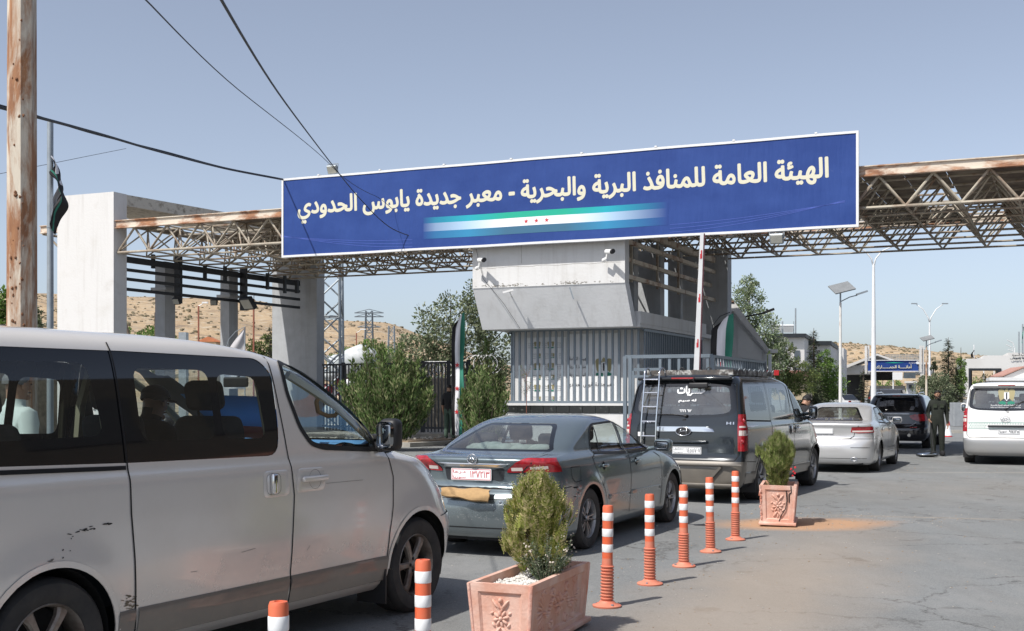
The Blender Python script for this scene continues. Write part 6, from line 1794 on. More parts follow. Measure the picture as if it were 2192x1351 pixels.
# folded cloth pinched between boot lid and bumper
ob = sed.matrix_basis
def sedw(p): return Matrix.Translation(sed.location) @ Matrix.Rotation(sed.rotation_euler.z, 4, 'Z') @ Vector(p)
mb = MB()
def clo(u, v):
 y = 0.27 - u * 0.52; ph = u * 6.0
 return sedw((-1.10 - 0.085 * math.sin(min(1, v * 1.1) * 1.5) - 0.01 * math.sin(ph + v * 4), y + 0.012 * math.sin(v * 7), 0.676 - 0.10 * (v ** 1.6) * (0.65 + 0.5 * u) + 0.006 * math.sin(ph * 2 + v * 3)))
mb.grid(clo, 26, 12)
vs, fs = mb.v[:], mb.f[:]; n0 = len(vs)
mb.add([v + Vector((0.004, 0.012, -0.012)) for v in vs], [tuple(reversed(f)) for f in fs])
o = mb.build('cloth', 'mattress_cloth', smooth=True); tag(o, 'folded tan cloth hanging out between boot lid and bumper of the grey sedan', 'cloth')
# crumpled blankets on the parcel shelf
mb = MB(); rnd = random.Random(8)
for k in range(16):
 x, y = rnd.uniform(-0.40, -0.1), -0.42 + k * 0.055
 mb.blob(sedw((x, y, 1.0 + rnd.uniform(-0.01, 0.03))), (0.13, 0.11, rnd.uniform(0.05, 0.09)), 12, 0.18, seed=k)
o = mb.build('blanket', 'pale_cloth', smooth=True); tag(o, 'crumpled pale blanket heaped on the parcel shelf behind the sedan glass', 'blanket')
# --- silver sedan
d4 = Vector((0.43, 0.90)).normalized(); r4 = Vector((d4.y, -d4.x))
M['paint_silver2'] = paint_mat('bright silver car paint', (0.60, 0.60, 0.60), 0.45, 0.27, 0.0)
s4, b4, m4 = make_sedan('sedan', 'clean silver sedan with a blank white number plate, beside the dark van nose', Vector((7.82, 24.30)) - r4 * 0.885, d4, 'paint_silver2', dict(lights='flat', zs=1.055, rear_glass='glass_rear', side_glass='glass_clear', rim='multi', wb=2.75, mould_m='chrome', mould=False))
mb = MB(); ribbon(b4, [(-0.03 + 0.5, 0.47), (2.3, 0.46)], 'x', -1, 0.012, 0.006, mb=mb); mesh_obj('side_line', mb.v, mb.f, 'chrome', s4, world=False)
mb = MB()
for s in (-1, 1): ribbon(b4, [(s * 0.47, 0.862), (s * 0.84, 0.868)], 'r', 0, 0.034, 0.012, step=0.03, mb=mb)
mesh_obj('lamp_band', mb.v, mb.f, 'lamp_clear', m4[7], world=False)
plate(s4, b4, 0.14, 0.865, 0.46, 0.12, [], off=0.014)
mb = MB(); ribbon(b4, [(-0.75, 0.265), (0.75, 0.265)], 'r', 0, 0.10, 0.0105, mb=mb); mesh_obj('diffuser', mb.v, mb.f, 'black_plastic', m4[8], world=False)
mb = MB()
p, n = hit(b4, 'r', 0, -0.52, 0.29); ring = [p + Vector((-0.03, 0.065 * math.cos(t), 0.035 * math.sin(t))) for t in np.linspace(0, 2 * math.pi, 18, endpoint=False)]
for a, b in zip(ring, ring[1:] + ring[:1]): mb.tube(a, b, 0.010, 6, cap=False)
mesh_obj('exhaust', mb.v, mb.f, 'chrome', s4, smooth=True, world=False)
mb = MB(); ribbon(b4, [(-0.80, 0.53), (-0.45, 0.53)], 'r', 0, 0.012, 0.0105, mb=mb); mesh_obj('bumper_line', mb.v, mb.f, 'dark_seal', m4[8], world=False)

# --- black SUV
SUV_LEVELS = [(0.24, -0.90, 3.6, 0.84, .3, 3.6, .6, 2.6), (0.32, -0.99, 3.68, .90, .34, 3.2, .62, 2.5), (0.45, -1.02, 3.74, .94, .38, 3.0, .65, 2.5), (0.60, -1.02, 3.76, .955, .40, 2.9, .68, 2.4), (0.68, -0.98, 3.76, .965, .40, 2.9, .7, 2.3), (0.73, -0.93, 3.74, .97, .40, 2.9, .7, 2.3),
    (0.85, -0.91, 3.66, .97, .40, 2.9, .75, 2.2), (0.98, -0.90, 3.45, .965, .42, 2.8, .8, 2.1), (1.05, -0.895, 3.1, .955, .42, 2.8, .7, 2.2), (1.10, -0.89, 2.75, .94, .42, 2.8, .6, 2.4), (1.16, -0.87, 2.5, .915, .42, 2.8, .55, 2.5), (1.25, -0.82, 2.3, .885, .42, 2.8, .5, 2.5),
    (1.38, -0.72, 2.05, .84, .42, 2.8, .5, 2.5), (1.50, -0.62, 1.8, .795, .42, 2.8, .5, 2.5), (1.58, -0.56, 1.6, .755, .42, 2.8, .5, 2.4), (1.63, -0.60, 1.42, .70, .42, 2.8, .5, 2.4), (1.66, -0.50, 1.2, .60, .4, 2.6, .5, 2.3), (1.675, -0.3, .95, .42, .35, 2.5, .4, 2.2), (1.683, 0, .7, .2, .2, 2.4, .2, 2.2), (1.685, .2, .5, .03, .1, 2.2, .1, 2.2)]
d5 = Vector((0.44, 0.898)).normalized(); r5 = Vector((d5.y, -d5.x))
M['paint_black'] = paint_mat('black suv paint', (0.014, 0.016, 0.024), 0.3, 0.16, 0.04, coat=1.0)
suv = thing('suv', (*(Vector((12.95, 35.35)) - r5 * 0.95), 0), 'black rounded SUV with roof rails, stopped beside the guard', 'car', None, rz=math.atan2(d5.y, d5.x))
bm = shell(SUV_LEVELS, (0.0, 2.8), ns=44, flare=0.022, rw=0.37)
b5 = bvh_of(bm.copy())
cut(bm, roundp([(0.60, 1.55), (-0.60, 1.55), (-0.74, 1.17), (-0.60, 1.12), (0.60, 1.12), (0.74, 1.17)], 0.06), 'r', 0, 1, xlim=0, nmin=0.05)
for s in (1, -1):
 cut(bm, roundp([(-0.42, 1.20), (-0.30, 1.45), (-0.1, 1.54), (1.0, 1.565), (1.35, 1.53), (1.75, 1.36), (2.02, 1.18), (2.02, 1.12), (0.2, 1.13)], 0.05), 'x', s, 2, nmin=0.1)
 cut(bm, roundp([(s * 0.40, 1.0), (s * 0.55, 1.05), (s * 1.0, 1.06), (s * 1.0, 0.86), (s * 0.66, 0.84), (s * 0.5, 0.90)], 0.03), 'r', 0, 3, xlim=-0.3, nmin=0.05)
 cut(bm, [(0.6, 1.6), (0.62, 1.1), (0.6, 0.3), (1.6, 0.3), (1.62, 1.2), (1.5, 1.56)], 'x', s, 4, only=(0,), nmin=0.1)
arches(bm, (0.0, 2.8), 0.41, 0.37)
m5 = emit_parts(bm, {0: ('body', 'paint_black', 0, None), 1: ('rear_window', 'glass_dark', -0.003, None), 2: ('side_window', 'glass_dark', -0.004, None), 3: ('tail_light', 'lamp_red', 0.01, None), 4: ('front_door', 'paint_black', 0.001, None)}, suv); bm.free()
for wx in (0.0, 2.8):
 for s in (-1, 1): wheel(suv, wx, s, 0.935, 0.37, 0.235, 'five', 'alloy')
wells(suv, (0.0, 2.8), 0.41, 0.37, 0.90); underbody(suv, -0.85, 3.4, 0.7, 0.24, 0.5)
mb = MB()
for s in (-1, 1):
 mb.path([(-0.35, s * 0.62, 1.66), (-0.2, s * 0.64, 1.71), (0.8, s * 0.64, 1.73), (1.1, s * 0.62, 1.68)], 0.018, 6)
mesh_obj('roof_rail', mb.v, mb.f, 'chrome', suv, smooth=True, world=False)
mb = MB(); v, f = rbox((-0.93, 0, 1.06), (0.03, 0.85, 0.03), 0.01, 2); mb.add(v, f); mb.path([(-0.95, -0.25, 0.69), (-0.99, -0.45, 0.70), (-0.93, -0.62, 0.80)], 0.012, 6)
mesh_obj('chrome_garnish', mb.v, mb.f, 'chrome', suv, smooth=40, world=False)
plate(suv, b5, 0.05, 0.93, 0.36, 0.15, [('١٤٧', -0.12, 0.12, -0.04, 0.04, 0.03)], off=0.02)
mb = MB(); v, f = rbox((-0.60, 0, 1.612), (0.10, 1.1, 0.03), 0.01, 2); mb.add(v, f); sp_ = mesh_obj('spoiler', mb.v, mb.f, 'paint_black', suv, smooth=40, world=False)
mb = MB(); v, f = rbox((-0.655, 0, 1.615), (0.012, 0.24, 0.02), 0.004, 1); mb.add(v, f); mesh_obj('brake_light', mb.v, mb.f, 'lamp_red', sp_, world=False)
mb = MB(); mb.tube((-1.01, -0.42, 0.42), (-0.95, -0.42, 0.42), 0.05, 12); mesh_obj('exhaust', mb.v, mb.f, 'chrome', suv, smooth=40, world=False)
mb = MB(); 
for s in (-1, 1): v, f = rbox((-1.035, s * 0.55, 0.66), (0.012, 0.20, 0.03), 0.004, 1); mb.add(v, f)
mesh_obj('reflector', mb.v, mb.f, 'lamp_red', suv, world=False)
for s in (-1, 1):
 c = Vector((1.95, s * 1.03, 1.2)); mb = MB(); v, f = rbox(c, (0.14, 0.22, 0.16), 0.045, 3); mb.add(v, f); mb.tube(c, (2.0, s * 0.85, 1.15), 0.03, 6); mesh_obj('mirror', mb.v, mb.f, 'paint_black', suv, smooth=45, world=False)
# ------------------------------------------------------------ flexible posts
def make_post(x, y, label):
 t = thing('bollard', (x, y, 0.004), label, 'bollard', 'orange and white flexible posts along the lane')
 r = 0.0395
 mb = MB(); mb.lathe([(r, 0.36), (r, 0.655), (r, 0.735), (r * 0.88, 0.75), (r * 0.45, 0.752), (r * 0.42, 0.742), (0.002, 0.742)], n=24)
 mb.build('post', 'bollard', t, smooth=40, world=False)
 for z0 in (0.638, 0.520, 0.405):
  mb = MB(); mb.lathe([(r + 0.0005, z0), (r + 0.0018, z0 + 0.003), (r + 0.0018, z0 + 0.055), (r + 0.0005, z0 + 0.058)], n=24); mb.build('reflective_band', 'reflective', t, smooth=40, world=False)
 prof = []
 z = 0.03
 for k in range(12):
  prof += [(0.044, z), (0.050, z + 0.005), (0.050, z + 0.013), (0.041, z + 0.018)]; z += 0.0235
 prof += [(0.041, z + 0.01), (r, z + 0.03), (r, 0.36)]
 mb = MB(); mb.lathe(prof, n=24); mb.build('ribbed_sleeve', 'bollard_low', t, smooth=50, world=False)
 mb = MB(); mb.lathe([(0.105, 0.0), (0.108, 0.012), (0.10, 0.018), (0.062, 0.030), (0.052, 0.045)], n=28)
 for k in range(3):
  a = 2.1 * k + 0.4; mb.tube((0.085 * math.cos(a), 0.085 * math.sin(a), 0.02), (0.085 * math.cos(a), 0.085 * math.sin(a), 0.030), 0.012, 6, mi=1)
 mb.build('base', ['bollard_low', 'galv'], t, smooth=40, world=False)
 return t
post0 = None
POSTS = [(-0.913, 4.475, 'shortest showing orange post, before the sliding door of the silver van'), (-0.439, 5.63, 'orange and white post in front of the silver van wheel'), (0.703, 8.48, 'post next to the near planter, nearest of the row of five'),
   (1.143, 9.49, 'second post of the row of five behind the near planter'), (1.575, 10.49, 'middle post of the row of five, before the sedan wheel'), (1.99, 11.47, 'fourth post of the row of five, before the dark van bumper'), (2.43, 12.45, 'farthest post of the row of five, nearest to the cracked planter')]
for i, (x, y, lab) in enumerate(POSTS):
 if post0 is None: post0 = make_post(x, y, lab); continue
 c = post0.copy(); COL.objects.link(c); c.location = (x, y, 0.004); c['label'] = lab; c.rotation_euler = (R(((i * 37) % 5 - 2) * 0.35), R(((i * 53) % 5 - 2) * 0.35), i * 1.3)
 for ch in list(post0.children):
  d = ch.copy(); COL.objects.link(d); d.parent = c

# ------------------------------------------------------------ planters
def relief_panel(fn, w, h, mirror_floral=False):
 "carved flower relief as one mesh: fn(u, v, out)"
 mb = MB()
 def bl(u, v, ru, rv, o, ang=0.0):
  n = 14; vs = []
  for ring, (s, hh) in enumerate(((1.0, 0.0), (0.8, 0.65), (0.45, 0.95))):
   for k in range(n):
    t = 2 * math.pi * k / n; x, y = ru * s * math.cos(t), rv * s * math.sin(t)
    vs.append(fn(u + x * math.cos(ang) - y * math.sin(ang), v + x * math.sin(ang) + y * math.cos(ang), hh * o))
  vs.append(fn(u, v, o)); fs = []
  for r_ in range(2): fs += [(r_ * n + k, r_ * n + (k + 1) % n, (r_ + 1) * n + (k + 1) % n, (r_ + 1) * n + k) for k in range(n)]
  fs += [(2 * n + k, 2 * n + (k + 1) % n, 3 * n) for k in range(n)]
  mb.add(vs, fs)
 if not mirror_floral:
  s = h / 0.36
  for k in range(8):
   a = k * math.pi / 4 + 0.2; bl(0.042 * s * math.cos(a), -0.02 * s + 0.042 * s * math.sin(a), 0.030 * s, 0.014 * s, 0.016, a)
  bl(0, -0.02 * s, 0.020 * s, 0.020 * s, 0.022)
  for sg in (1, -1):
   bl(sg * 0.038 * s, 0.085 * s, 0.050 * s, 0.014 * s, 0.018, sg * R(48)); bl(sg * 0.022 * s, 0.062 * s, 0.04 * s, 0.010 * s, 0.014, sg * R(62))
   bl(sg * 0.030 * s, -0.115 * s, 0.045 * s, 0.017 * s, 0.018, sg * R(-52)); bl(sg * 0.075 * s, 0.02 * s, 0.018 * s, 0.012 * s, 0.010, 0.5)
   bl(sg * 0.066 * s, -0.07 * s, 0.022 * s, 0.012 * s, 0.012, sg * 0.8)
  bl(0, 0.118 * s, 0.020 * s, 0.020 * s, 0.024)
  bl(0, -0.14 * s, 0.012 * s, 0.03 * s, 0.012)
 else:
  for k in range(8):
   a = k * math.pi / 4; bl(0.05 * math.cos(a), 0.05 * math.sin(a), 0.032, 0.014, 0.018, a)
  bl(0, 0, 0.022, 0.022, 0.024)
  for sg in (1, -1):
   # scrolls
   for (cu, cv, r0, dirn) in ((0.13, 0.085, 0.035, 1), (0.14, -0.10, 0.035, -1), (0.29, 0.115, 0.028, 1), (0.30, -0.115, 0.026, -1)):
    prev = None
    for t in np.linspace(0, 4.6, 12):
     r_ = r0 * (1 - t / 6.5); u, v = sg * (cu + r_ * math.cos(t)), cv + dirn * r_ * math.sin(t)
     bl(u, v, 0.014, 0.011, 0.017, 0)
   for t in np.linspace(0, 1, 14):
    bl(sg * (0.07 + 0.20 * t), 0.05 * math.sin(t * 6.0), 0.018, 0.012, 0.018, 0)
   for k in range(9):
    a = R(-70 + k * 17.5); bl(sg * (0.27 + 0.085 * math.cos(a)), 0.085 * math.sin(a), 0.052, 0.010, 0.013, a if sg > 0 else math.pi - a)
 return mb
def make_planter(loc, heading, Lx, Wy, H, label, mats=('terracotta', 'terracotta_worn'), broken=False, tilt=(0, 0)):
 "origin at the near corner region centre; local x along the long side (away), y to the left"
 root = thing('planter', (*loc, 0.004), label, 'planter', 'carved pink planters between the lanes', rz=math.atan2(heading[1], heading[0]))
 root.rotation_euler[0] = R(tilt[0]); root.rotation_euler[1] = R(tilt[1])
 tb = 0.86      # foot narrower than rim
 th = 0.035
 def W(face, u, v, o):
  "face 0: short end (towards -x), 1: right long side (-y), 2: far end, 3: left; u in -1..1 along, v height"
  k = tb + (1 - tb) * v / H; hx, hy = Lx / 2 * (1 - (1 - k) * Wy / Lx), Wy / 2 * k
  if face == 0: return Vector((-hx - o, -u * hy, v))
  if face == 1: return Vector((u * hx, -hy - o, v))
  if face == 2: return Vector((hx + o, u * hy, v))
  return Vector((-u * hx, hy + o, v))
 # walls with recessed panel: outer frame quads + inner panel
 zb = 0.055
 for face in range(4):
  Lh = (Wy if face in (0, 2) else Lx) / 2
  m = 0.062 / Lh; rec = 0.016
  mb = MB()
  def q(us, vs_, o): return [W(face, u, v, oo) for u, v, oo in zip(us, vs_, o)]
  v0, v1, v2, v3 = zb, zb + 0.035, H - 0.05, H
  U = [-1, -1 + m, 1 - m, 1]
  def quad(a, b, c, d): mb.add([a, b, c, d], [(0, 1, 2, 3)])
  for (u0, u1, va, vb) in ((U[0], U[1], v0, v3), (U[2], U[3], v0, v3), (U[1], U[2], v0, v1), (U[1], U[2], v2, v3)):
   quad(W(face, u0, va, 0), W(face, u1, va, 0), W(face, u1, vb, 0), W(face, u0, vb, 0))
  i0, i1, j0, j1 = U[1] + .25 * m, U[2] - .25 * m, v1 + 0.012, v2 - 0.012
  quad(W(face, i0, j0, -rec), W(face, i1, j0, -rec), W(face, i1, j1, -rec), W(face, i0, j1, -rec))
  ring0 = [(U[1], v1), (U[2], v1), (U[2], v2), (U[1], v2)]; ring1 = [(i0, j0), (i1, j0), (i1, j1), (i0, j1)]
  for k in range(4):
   a, b = ring0[k], ring0[(k + 1) % 4]; c, d = ring1[(k + 1) % 4], ring1[k]
   quad(W(face, *a, 0), W(face, *b, 0), W(face, *c, -rec), W(face, *d, -rec))
  # inner wall and rim top
  ti = (Lh - th) / Lh
  quad(W(face, -1, H, 0), W(face, 1, H, 0), W(face, ti, H, -th), W(face, -ti, H, -th))
  quad(W(face, -ti, H, -th), W(face, ti, H, -th), W(face, ti, zb, -th), W(face, -ti, zb, -th))
  o = mb.build('panel', mats[0], root, world=False)
  rp = relief_panel(lambda u, v, oo: W(face, u / Lh, (v1 + v2) / 2 + v, -rec + oo), Lh * 2, v2 - v1, face in (1, 3) and Lx > 0.7)
  mesh_obj('relief', rp.v, rp.f, mats[0], root, smooth=True, world=False)
 # corner fillets (rounded edge strips in the redder worn clay)
 mb = MB()
 for sx in (-1, 1):
  for sy in (-1, 1):
   kb = tb; hx0, hy0 = Lx / 2 * (1 - (1 - tb) * Wy / Lx), Wy / 2 * tb
   mb.tube((sx * (hx0 - 0.005), sy * (hy0 - 0.005), zb), (sx * (Lx / 2 - 0.005), sy * (Wy / 2 - 0.005), H - 0.004), 0.013, 8)
 mb.build('corner_edge', mats[1], root, smooth=50, world=False)
 mb = MB(); v, f = rbox((0, 0, zb / 2 + 0.012), (Lx * tb + (0.16 if Lx < .7 else 0.22), Wy * tb + 0.07, zb - 0.02), 0.01, 2); mb.add(v, f)
 mesh_obj('foot', mb.v, mb.f, mats[0], root, smooth=40, world=False)
 mb = MB(); v, f = rbox((0, 0, 0.008), (Lx * tb, Wy * tb - 0.04, 0.03), 0.004, 1); mb.add(v, f); mesh_obj('plinth', mb.v, mb.f, 'soil', root, world=False)
 # fill
 mb = MB()
 mb.grid(lambda u, v: ((u - 0.5) * (Lx - 0.08), (v - 0.5) * (Wy - 0.08), H - 0.055 + 0.012 * math.sin(u * 14) * math.cos(v * 9) - (0.05 if broken else 0)), 14, 8)
 o = mb.build('fill', 'pebbles' if not broken else 'soil', root, smooth=True, world=False)
 mb = MB(); rnd = random.Random(int(loc[0] * 100))
 for k in range(900 if not broken else 120):
  x, y = rnd.uniform(-.5, .5) * (Lx - 0.09), rnd.uniform(-.5, .5) * (Wy - 0.09); s = rnd.uniform(0.006, 0.014)
  mb.blob((x, y, H - 0.05 + 0.012 * math.sin((x / (Lx - .08) + .5) * 14) * math.cos((y / (Wy - .08) + .5) * 9) - (0.05 if broken else 0)), (s * 1.3, s, s * .8), 4, 0.5, seed=k)
 o2 = mb.build('pebbles', 'pebbles' if not broken else 'terracotta', root, world=False); o2['kind'] = 'stuff'
 return root, W
pd = Vector((0.374, 0.927)).normalized(); pr = Vector((pd.y, -pd.x))
near_corner = Vector((0.116, 6.78))
PL, PW, PH = 1.10, 0.415, 0.43
c1 = near_corner + pd * PL / 2 - pr * PW / 2
make_planter(c1, pd, PL, PW, PH, 'long carved pink planter with white pebbles, nearest to the camera')
c2 = Vector(((1664 - 1096) / FPX * 13.75, 13.75)); pd2 = Vector((0.27, 0.963)).normalized()
c2 = c2 + pd2 * 0.32
pl2, W2 = make_planter(c2, pd2, 0.68, 0.43, 0.50, 'cracked pink planter on orange dust beside the dark van', broken=True, tilt=(1.0, -0.8))
mb = MB()
pts = [W2(0, 0.46, 0.44, 0.001), W2(0, 0.52, 0.32, 0.001), W2(0, 0.46, 0.22, 0.001), W2(0, 0.22, 0.14, 0.001), W2(0, 0.10, 0.07, 0.001)]
for a, b in zip(pts[:-1], pts[1:]): mb.tube(a, b, 0.006, 5)
pts = [W2(0, 0.70, 0.5, 0.002), W2(0, 0.74, 0.42, 0.002), W2(0, 0.62, 0.40, 0.002), W2(0, 0.66, 0.30, 0.002)]
for a, b in zip(pts[:-1], pts[1:]): mb.tube(a, b, 0.007, 5)
mesh_obj('crack', mb.v, mb.f, 'dark_inside', pl2, world=False)
mb = MB(); rnd = random.Random(2)
for k in range(14): mb.blob(W2(0, -1 + rnd.uniform(-.05, .05), rnd.uniform(0.05, 0.45), rnd.uniform(0, 0.01)), (0.012, 0.012, 0.022), 6, 0.5, seed=k)
mesh_obj('broken_edge', mb.v, mb.f, 'terracotta_worn', pl2, world=False)

# ------------------------------------------------------------ foliage
def leaf(mb, c, d, up, l, w, bend=0.0, mi=0):
 "pointed leaf blade of two triangles pairs"
 d = d.normalized(); s = d.cross(up)
 if s.length < 1e-4: s = d.orthogonal()
 s.normalize(); n = s.cross(d)
 m = c + d * l * 0.45 + n * bend * l
 mb.add([c, m + s * w / 2, c + d * l, m - s * w / 2], [(0, 1, 2, 3)], mi)
def spray(mb, c, d, side, l, n=7, w=0.4, rnd=random):
 "flat frond of scale leaves, as on thuja"
 d = d.normalized(); side = (side - d * side.dot(d)).normalized(); nn = d.cross(side)
 prev = c
 for k in range(n):
  t = (k + 0.6) / n; p = c + d * l * t + nn * (l * 0.18 * t * t)
  ll = l * w * (1 - t * 0.75)
  for s in (-1, 1):
   dd_ = (d * 0.85 + side * s * 0.75 + nn * rnd.uniform(-.15, .15)).normalized()
   e = p + dd_ * ll; m = p + dd_ * ll * 0.5; tn = dd_.cross(nn).normalized() * ll * 0.20
   mb.add([p, m + tn, e, m - tn], [(0, 1, 2, 3)])
 p = c + d * l * 0.6; tn = side * l * 0.05
 mb.add([c - tn, c + tn, c + d * l * 1.08 + nn * l * 0.2], [(0, 1, 2)])
def thuja(name, base, h, r, n, m, label, cat, seed=1, flat=1.0, lean=(0, 0), body=None):
 t = thing(name, base, label, cat)
 rnd = random.Random(seed); mb = MB(); st = MB()
 st.path([(0, 0, -0.02), (0.01, 0, h * 0.3), (0.0, 0.01, h * 0.75)], [0.016, 0.012, 0.005], 6)
 for k in range(14):
  a = rnd.uniform(0, 6.28); z = rnd.uniform(0.05, 0.55) * h; rr_ = r * rnd.uniform(0.4, 0.8)
  st.path([(0, 0, z * 0.6), (rr_ * 0.4 * math.cos(a), rr_ * 0.4 * math.sin(a), z), (rr_ * math.cos(a), rr_ * math.sin(a), z + h * 0.15)], [0.006, 0.004, 0.002], 4)
 st.build('stem', 'bark', t, world=False)
 prof = body or (lambda z: (0.50 + 0.5 * math.sin(min(1, z * 1.5) * math.pi * 0.55)) * (1 - max(0, (z - 0.62) / 0.42) ** 2.0))
 for k in range(n):
  z = rnd.random() ** 0.9; a = rnd.uniform(0, 2 * math.pi)
  clump = 0.80 + 0.85 * noise.noise(Vector((math.cos(a) * 2.2, math.sin(a) * 2.2, z * 5 + seed)))
  R_ = r * max(0.05, prof(z)) * clump
  q = R_ * (0.55 + 0.45 * rnd.random() ** 0.5)
  p = Vector((q * math.cos(a) + lean[0] * z * h, q * math.sin(a) * flat + lean[1] * z * h, z * h * 0.93 + 0.01))
  out = Vector((math.cos(a), math.sin(a), 0))
  d = (out * rnd.uniform(0.25, 0.8) * (1.25 - z) + Vector((0, 0, 1)) * rnd.uniform(0.7, 1.1) + Vector((rnd.uniform(-.3, .3), rnd.uniform(-.3, .3), 0))).normalized()
  sd = Vector((-math.sin(a), math.cos(a), 0)) * math.cos(rnd.uniform(-1, 1)) + out * rnd.uniform(-.8, .8)
  spray(mb, p, d, sd, h * rnd.uniform(0.10, 0.20), rnd=rnd, n=6)
 f = mb.build('foliage', m, t, world=False)
 return t
cb = c1 + pd * 0.10
def ovoid(z): return (0.62 + 1.5 * z if z < 0.28 else 1.04 - 0.30 * (z - 0.28) / 0.4) if z < 0.68 else 0.74 * (1 - ((z - 0.68) / 0.36) ** 2.2)
thuja('thuja', (cb.x, cb.y, 0.385), 0.64, 0.225, 1300, 'thuja', 'yellow green thuja shrub growing from the near planter', 'shrub', 3, body=ovoid)
def tall_oval(z): return 0.35 + 0.25 * z if z < 0.3 else (0.42 + 0.6 * math.sin(min(1, (z - 0.3) / 0.45) * math.pi / 2)) * (1 - max(0, (z - 0.62) / 0.40) ** 2.2)
thuja('thuja', (c2.x - 0.02, c2.y - 0.05, 0.40), 0.68, 0.235, 1200, 'thuja_green', 'green thuja shrub growing from the cracked planter', 'shrub', 9, body=tall_oval)
# flowering weed in the near planter
def weed(base, label, n, h, r, seed, heads=18):
 t = thing('weed', base, label, 'weed'); rnd = random.Random(seed); lf, st, fl = MB(), MB(), MB()
 for k in range(n):
  a = rnd.uniform(0, 6.28); rr_ = r * math.sqrt(rnd.random()); hh = h * rnd.uniform(0.45, 1) * (1 - 0.3 * rr_ / r)
  p0 = Vector((0.3 * rr_ * math.cos(a), 0.3 * rr_ * math.sin(a), 0)); p1 = Vector((rr_ * math.cos(a), rr_ * math.sin(a), hh))
  mid = p0.lerp(p1, 0.5) + Vector((0, 0, hh * 0.12)); st.path([p0, mid, p1], [0.0025, 0.002, 0.001], 4)
  for j in range(13):
   q = p0.lerp(p1, rnd.uniform(0.15, 1)) + Vector((rnd.gauss(0, .008), rnd.gauss(0, .008), rnd.gauss(0, .01)))
   leaf(lf, q, Vector((rnd.uniform(-1, 1), rnd.uniform(-1, 1), rnd.uniform(-.2, .9))), Vector((0, 0, 1)), rnd.uniform(0.014, 0.034), rnd.uniform(0.006, 0.012), 0.1)
  if k % max(1, n // heads) == 0:
   for j in range(4): fl.blob(p1 + Vector((rnd.gauss(0, .009), rnd.gauss(0, .009), rnd.gauss(0, .009))), (0.006, 0.006, 0.006), 6, 0.3, seed=k + j)
 lf.build('foliage', 'weed', t, world=False); st.build('stem', 'weed', t, world=False)
 fl.build('flower', mat('dry white flower', (0.62, 0.55, 0.48), 0.9), t, world=False)
wb = c1 - pd * 0.02 + pr * 0.10
weed((wb.x, wb.y, 0.38), 'grey green flowering weed sprawling round the foot of the near thuja', 95, 0.36, 0.17, 5)
wb = c1 + pd * 0.20 + pr * 0.12
weed((wb.x, wb.y, 0.38), 'thin weed with white flower heads leaning out right of the near thuja', 22, 0.44, 0.15, 8, 9)
wb = c2 + Vector((0.13, -0.22))
mb = MB()
for k, (dx, dz) in enumerate(((0, 0), (0.02, 0.05), (-0.03, 0.03), (-0.01, -0.05), (0.015, -0.02))): mb.blob((wb.x + dx, wb.y, 0.66 + dz), (0.015, 0.014, 0.014), 7, 0.4, seed=k)
tag(mb.build('ribbon', 'print_red'), 'small red ribbon tied into the thuja of the cracked planter', 'ribbon')

def crown_tree(name, base, h, label, cat, m, blobs, n, lsize, seed, group=None, trunk_r=0.16, trunk_h=None, up=0.2, asp=0.55):
 "blobs: list of (dx, dy, z, rx, ry, rz) leaf clouds; leaves sit near the surfaces and in sub-clumps"
 t = thing(name, base, label, cat, group)
 rnd = random.Random(seed); mb = MB(); tr = MB()
 th = trunk_h or h * 0.5
 tr.path([(0, 0, -0.3), (0.04 * h * 0.2, 0, th * 0.5), (0, 0.02 * h * 0.3, th), (0, 0, h * 0.85)], [trunk_r, trunk_r * 0.8, trunk_r * 0.55, trunk_r * 0.12], 8)
 tot = sum(b[3] * b[4] * b[5] for b in blobs) ** 1.0
 wts = [(b[3] * b[4] * b[5]) ** 0.67 for b in blobs]; sw_ = sum(wts)
 for b, w_ in zip(blobs, wts):
  c = Vector(b[:3]); rr_ = Vector(b[3:])
  tr.path([(0, 0, min(th, c.z * 0.6)), c * 0.55 + Vector((0, 0, c.z * 0.2)), c], [trunk_r * 0.4, trunk_r * 0.25, trunk_r * 0.1], 5)
  k_sub = max(4, int(n * w_ / sw_ / 34))
  for s in range(k_sub):
   v = Vector((rnd.gauss(0, 1), rnd.gauss(0, 1), rnd.gauss(0, 1))).normalized() * (rnd.uniform(0.35, 1.0) ** 0.5)
   sc_ = c + Vector((v.x * rr_.x, v.y * rr_.y, v.z * rr_.z)) * rnd.uniform(0.86, 1.1)
   sr = min(rr_) * rnd.uniform(0.16, 0.36)
   if rnd.random() < 0.35: tr.path([c, c.lerp(sc_, 0.6), sc_], [trunk_r * .09, trunk_r * .06, trunk_r * .02], 3)
   for q in range(34):
    u = Vector((rnd.gauss(0, 1), rnd.gauss(0, 1), rnd.gauss(0, 1))).normalized() * sr * (rnd.random() ** 0.4)
    p = sc_ + u; d = (u.normalized() + Vector((rnd.uniform(-.8, .8), rnd.uniform(-.8, .8), rnd.uniform(-.5, .8) + up)))
    leaf(mb, p, d, Vector((rnd.uniform(-1, 1), rnd.uniform(-1, 1), rnd.uniform(-1, 1))), lsize * rnd.uniform(0.7, 1.4), lsize * asp * rnd.uniform(0.7, 1.2))
 tr.build('trunk', 'bark', t, world=False); mb.build('crown', m, t, world=False)
 return t
